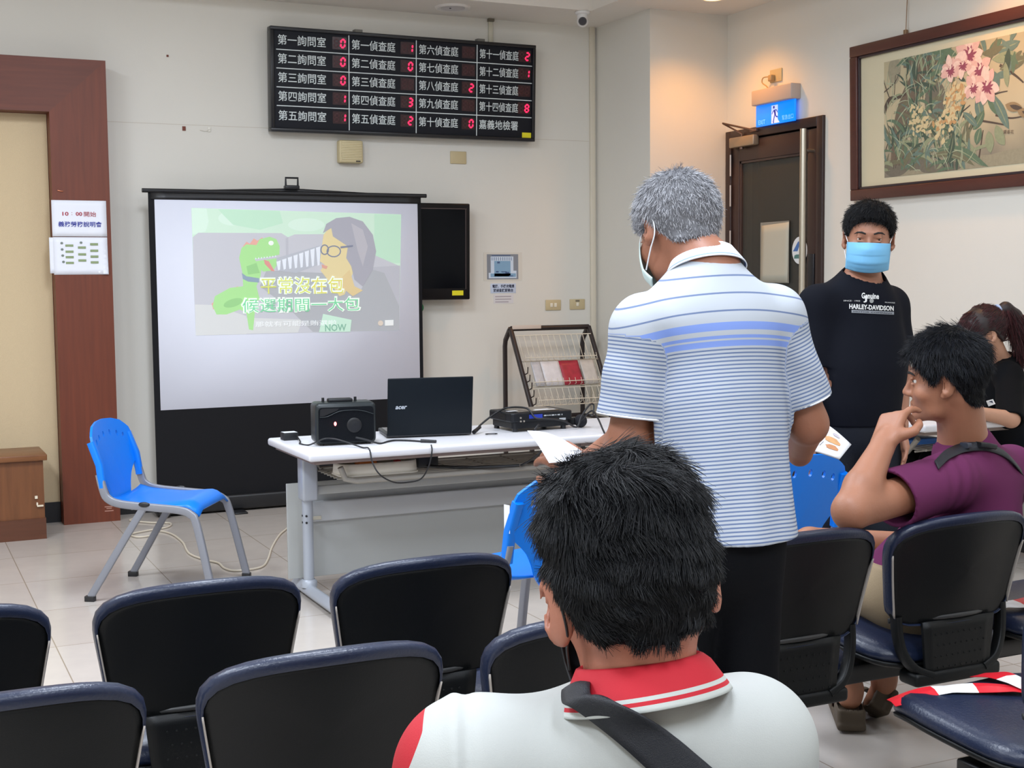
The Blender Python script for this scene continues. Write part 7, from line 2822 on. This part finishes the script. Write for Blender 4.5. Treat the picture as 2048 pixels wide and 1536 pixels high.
# sling strap with its buckle
path = [(1868, 925), (1886, 906), (1904, 896), (1922, 890), (1945, 888), (1972, 890), (2004, 903), (2030, 928), (2056, 965)]
ctr = [FD.march(foldD, a, b, 0.003) for a, b in path]
wv = [FD.march(foldD, a + 8, b + 17, 0.003) for a, b in path]
Lp, Rp = smooth_path(ctr, 5), smooth_path(wv, 5)
npt = len(Lp)
m = MB()
m.sheet(lambda u, v: Lp[min(int(round(v * (npt - 1))), npt - 1)].lerp(Rp[min(int(round(v * (npt - 1))), npt - 1)], u) + Vector((-0.002, -0.003, 0.006)), 3, npt, 0.0025)
st_ = m.build('sling_strap', M_strap, oD)
for (i0, i1, nm, col) in ((3, 3.45, 'slider', (52, 56, 66)), (4.25, 5.2, 'buckle', (24, 26, 30))):
    j0, j1 = int(i0 * 5), int(i1 * 5)
    m = MB()
    seg_ = [Lp[j].lerp(Rp[j], 0.5) + Vector((-0.003, -0.004, 0.011)) for j in range(j0, j1 + 1)]
    if len(seg_) > 2:
        seg_ = [seg_[0], seg_[len(seg_) // 2], seg_[-1]]
    m.tube(seg_, 0.012, sq=(0.014, 0.034), up=(0, 0, 1))
    m.build(nm, mat('buckle_%s' % nm, col, 0.35), st_)
M_snd = mat('brown_sandal', (82, 70, 56), 0.7)
for (a_, t_) in ((a1, t1), (a2, t2)):
    A, Tt = Vector(a_), Vector(t_)
    heel = A + (A - Tt).normalized() * 0.03
    heel.z = max(A.z - 0.1, 0.02) if a_ is a1 else A.z - 0.075
    dirn = (Tt - heel).normalized()
    upv = Vector((0, 0, 1)) if a_ is a1 else (Vector((0, 0, 0.6)) - Vector(FD.cr) * 0.9)
    sd = dirn.cross(upv).normalized()
    up_ = sd.cross(dirn).normalized()
    Rm = np.array([sd, dirn, up_], F32)
    c0 = heel + dirn * 0.105 - up_ * 0.008
    sole = rbox(c0, (0.044, 0.132, 0.013), Rm, 0.01)
    cup_ = sub(0.0, rbox(heel + dirn * 0.03 + up_ * 0.018, (0.043, 0.05, 0.03), Rm, 0.012), rbox(heel + dirn * 0.05 + up_ * 0.035, (0.036, 0.062, 0.04), Rm, 0.01))
    band = sub(0.0, rbox(c0 + dirn * 0.05 + up_ * 0.03, (0.047, 0.035, 0.035), Rm, 0.02), rbox(c0 + dirn * 0.05 + up_ * 0.022, (0.04, 0.06, 0.03), Rm, 0.015))
    lo = np.array(c0, F32) - 0.2
    sdf_obj('sandal', uni(0.004, sole, cup_, band), lo, lo + 0.4, 0.004, M_snd, oD, 1)

# ---- E: woman with a ponytail at the right desk
FE = Frame(4.96, 4.86, -82)
px = FE.p
M_skE = M_skin('skin_light', (190, 144, 118))
HE = Head(px(1968, 671, 6.30), rotm(yaw=math.radians(-8), pitch=math.radians(-14), roll=math.radians(0)), 0.96)
nbE = px(2002, 728, 6.40)
sLE, sRE = px(2016, 752, 6.26), px(2000, 742, 6.58)
eLE, wLE = px(2022, 838, 6.05), px(1950, 824, 5.96)
eRE, wRE = px(1985, 822, 6.7), px(1940, 818, 6.4)
pelE = np.array((0, 0, 0.52), F32)
axE = sRE - sLE
fwE = np.cross(np.array((0, 0, 1.0)), axE)
fwE = fwE / np.linalg.norm(fwE)
cheE = (sLE + sRE) / 2 + fwE * 0.02 - np.array((0, 0, 0.1), F32)
torsoE = uni(0.07, ecap(cheE + (0, 0, 0.04), cheE - (0, 0, 0.06), 0.125, 0.125, fwE, 0.78), ecap(cheE - (0, 0, 0.05), pelE, 0.12, 0.15, fwE, 0.8), cap(sLE, sRE, 0.048), cap(nbE, sLE * 0.7 + sRE * 0.3, 0.045, 0.04), cap(nbE, sRE * 0.7 + sLE * 0.3, 0.045, 0.04))
legsE = [leg_sdf((s * 0.09, 0.02, 0.52), (s * 0.1, 0.42, 0.50), (s * 0.1, 0.4, 0.09), (s * 0.11, 0.56, 0.032), (0.08, 0.052, 0.036)) for s in (-1, 1)]
bodyE = uni(0.03, HE.wrap(head_local(wide=0.95)), cap(HE.w((0, -0.03, -0.03)), nbE, 0.046, 0.05), torsoE, cap(sLE, eLE, 0.046, 0.038), cap(sRE, eRE, 0.046, 0.038), uni(0.02, cap(eLE, wLE, 0.038, 0.026), hand(wLE, wLE - eLE, (0, 0, 1), (0.4, 0.45, 0.5, 0.5), side=1, s=0.92)), uni(0.02, cap(eRE, wRE, 0.038, 0.026), hand(wRE, wRE - eRE, (0, 0, 1), (0.4, 0.45, 0.5, 0.5), side=-1, s=0.92)), *legsE)
oE = sdf_obj('person', bodyE, (-0.7, -0.4, 0), (0.6, 0.9, 1.4), 0.0055, [M_skE, M_eye, M_iris, M_brow], None, 2, extra=eye_islands(HE))
oE.matrix_world = FE.M
tag(oE, 'person with maroon ponytail and glasses in a black top, seated at the right desk', 'person')
M_top = mat('black_top_cloth', (13, 14, 17), 0.85, spec=0.12)
dLE, dRE = eLE - sLE, eRE - sRE
clE = uni(0.05, off(torsoE, 0.016), cap(sLE, sLE + dLE * 1.12, 0.062, 0.06), cap(sRE, sRE + dRE * 1.12, 0.06, 0.058))
clE = wob(clE, 0.003, 26, 17)


def shirtE(P):
    d = np.maximum(shell(clE, 0.012)(P), plane(pelE - (0, 0, 0.03), (0, 0, -1))(P))
    tor = off(torsoE, 0.016)(P) < 0.006
    for s_, d_ in ((sLE, dLE), (sRE, dRE)):
        d = np.maximum(d, np.where(~tor, plane(s_ + d_ * 1.04, d_)(P), -1))
    nk = 0.075 - np.sqrt((P[:, 0] - nbE[0]) ** 2 + (P[:, 1] - nbE[1] - 0.03) ** 2 + ((P[:, 2] - nbE[2] - 0.03) * 0.7) ** 2)
    return np.maximum(d, nk)


sE = sdf_obj('top', shirtE, (-0.68, -0.4, 0.45), (0.6, 0.6, 1.2), 0.0055, [M_top], oE, 2)
tagp = [FE.march(clE, a, b, 0.004, 4) for a, b in ((1972, 802), (1986, 798), (1991, 808), (1977, 813))]
m = MB()
m.add(tagp, [[0, 3, 2, 1]])
m.add([p.lerp((tagp[0] + tagp[2]) / 2, 0.45) - Vector(FE.cf) * 0.002 for p in tagp], [[0, 3, 2, 1]], 1)
m.build('sleeve_patch', [mat('white_patch', (232, 232, 230), 0.7), mat('dark_patch_mark', (60, 66, 84), 0.7)], sE)
M_hkE = mat('dark_brown_hair_base', (34, 22, 22), 0.5)
M_hsE = hair_ramp('maroon_hair_strands', [(30, 19, 19), (58, 28, 30), (84, 38, 42)], 0.36)
lineE = ([-0.13, -0.07, -0.04, -0.015, 0.01, 0.03, 0.06, 0.075, 0.13], [-0.055, -0.05, -0.02, 0.02, 0.03, 0.012, 0.03, 0.034, 0.036])


def bangs(P):
    return ell((0, 0.062, 0.068), (0.07, 0.044, 0.045))(P)


make_hair(HE, oE, M_hkE, M_hsE, lineE, lambda P: 0.01 + 0.014 * np.clip(P[:, 2] / 0.1, 0, 1), lambda p: np.full(len(p), 0.035), 7000, None, n=6, rad=0.0011, h=0.006, lift=0.05, jit=0.1, grav=0.0, extra=bangs, comb=lambda p: np.where((p[:, 1] > 0.03)[:, None], np.array((0.0, 0.8, -0.5)), np.array((0, -0.075, 0.09)) - p), bump=0.001)
pt = [HE.w(q) for q in ((0, -0.095, 0.095), (0, -0.14, 0.10), (0, -0.175, 0.05), (0, -0.185, -0.02), (0.0, -0.18, -0.09), (0, -0.165, -0.135))]
pony = chain(pt, [0.022, 0.034, 0.04, 0.038, 0.03, 0.012], 0.01)
v, q = net(pony, np.min(pt, 0) - 0.06, np.max(pt, 0) + 0.06, 0.006)
po_ = mesh_obj('ponytail', relax(v, q, 1), q, M_hkE, oE)
P_, nr_ = sample_mesh(v, q, 3500, None, 8)
hair_strands('hair_strands', P_, nr_, np.tile(np.array(HE.w((0, -0.18, -0.1)) - HE.w((0, -0.16, 0.06))), (len(P_), 1)) / 0.16, 0.1, po_, M_hsE, 6, 0.0011, 3, 0.12, 0.12, 0.2)
m = MB()
tc_, tr_ = Vector(HE.w((0, -0.1, 0.098))), Vector(HE.R[0])
m.tube([tc_ + (tr_ * math.cos(2 * PI * k / 16) + Vector(HE.R[2]) * math.sin(2 * PI * k / 16)) * 0.027 for k in range(17)], 0.008, 8)
m.build('hair_tie', mat('pale_blue_tie', (170, 190, 224), 0.6), oE)
m = MB()
for sx in (-1, 1):
    m.tube([Vector(HE.w((sx * 0.033 + 0.024 * math.cos(2 * PI * k / 18), 0.1, 0.008 + 0.019 * math.sin(2 * PI * k / 18)))) for k in range(19)], 0.0013, 6)
    m.tube([Vector(HE.w(p)) for p in ((sx * 0.057, 0.1, 0.016), (sx * 0.073, 0.06, 0.014), (sx * 0.079, 0.0, 0.012))], 0.0013, 6)
m.tube([Vector(HE.w(p)) for p in ((-0.009, 0.101, 0.014), (0.009, 0.101, 0.014))], 0.0013, 6)
m.build('glasses', mat('dark_spectacle_metal', (40, 36, 40), 0.3, 0.6), oE)
trE = uni(0.04, ecap(pelE + (0, 0, 0.05), pelE - (0, 0, 0.02), 0.155, 0.15, (0, 1, 0), 0.85), *[cap((s * 0.09, 0.02, 0.525), (s * 0.1, 0.42, 0.505), 0.095, 0.072) for s in (-1, 1)], *[cap((s * 0.1, 0.42, 0.5), (s * 0.1, 0.4, 0.1), 0.07, 0.055) for s in (-1, 1)])
sdf_obj('trousers', inter(0, trE, plane((0, 0, 0.57), (0, 0, 1)), plane((0, 0, 0.08), (0, 0, -1))), (-0.33, -0.25, 0.05), (0.33, 0.62, 0.62), 0.008, M_blkt, oE, 2)
for s in (-1, 1):
    sdf_obj('shoe', inter(0, cap((s * 0.1, 0.38, 0.05), (s * 0.11, 0.55, 0.035), 0.045, 0.034), plane((0, 0, 0.0), (0, 0, -1))), (s * 0.1 - 0.1, 0.3, -0.02), (s * 0.1 + 0.1, 0.65, 0.13), 0.007, M_shoe, oE, 1)
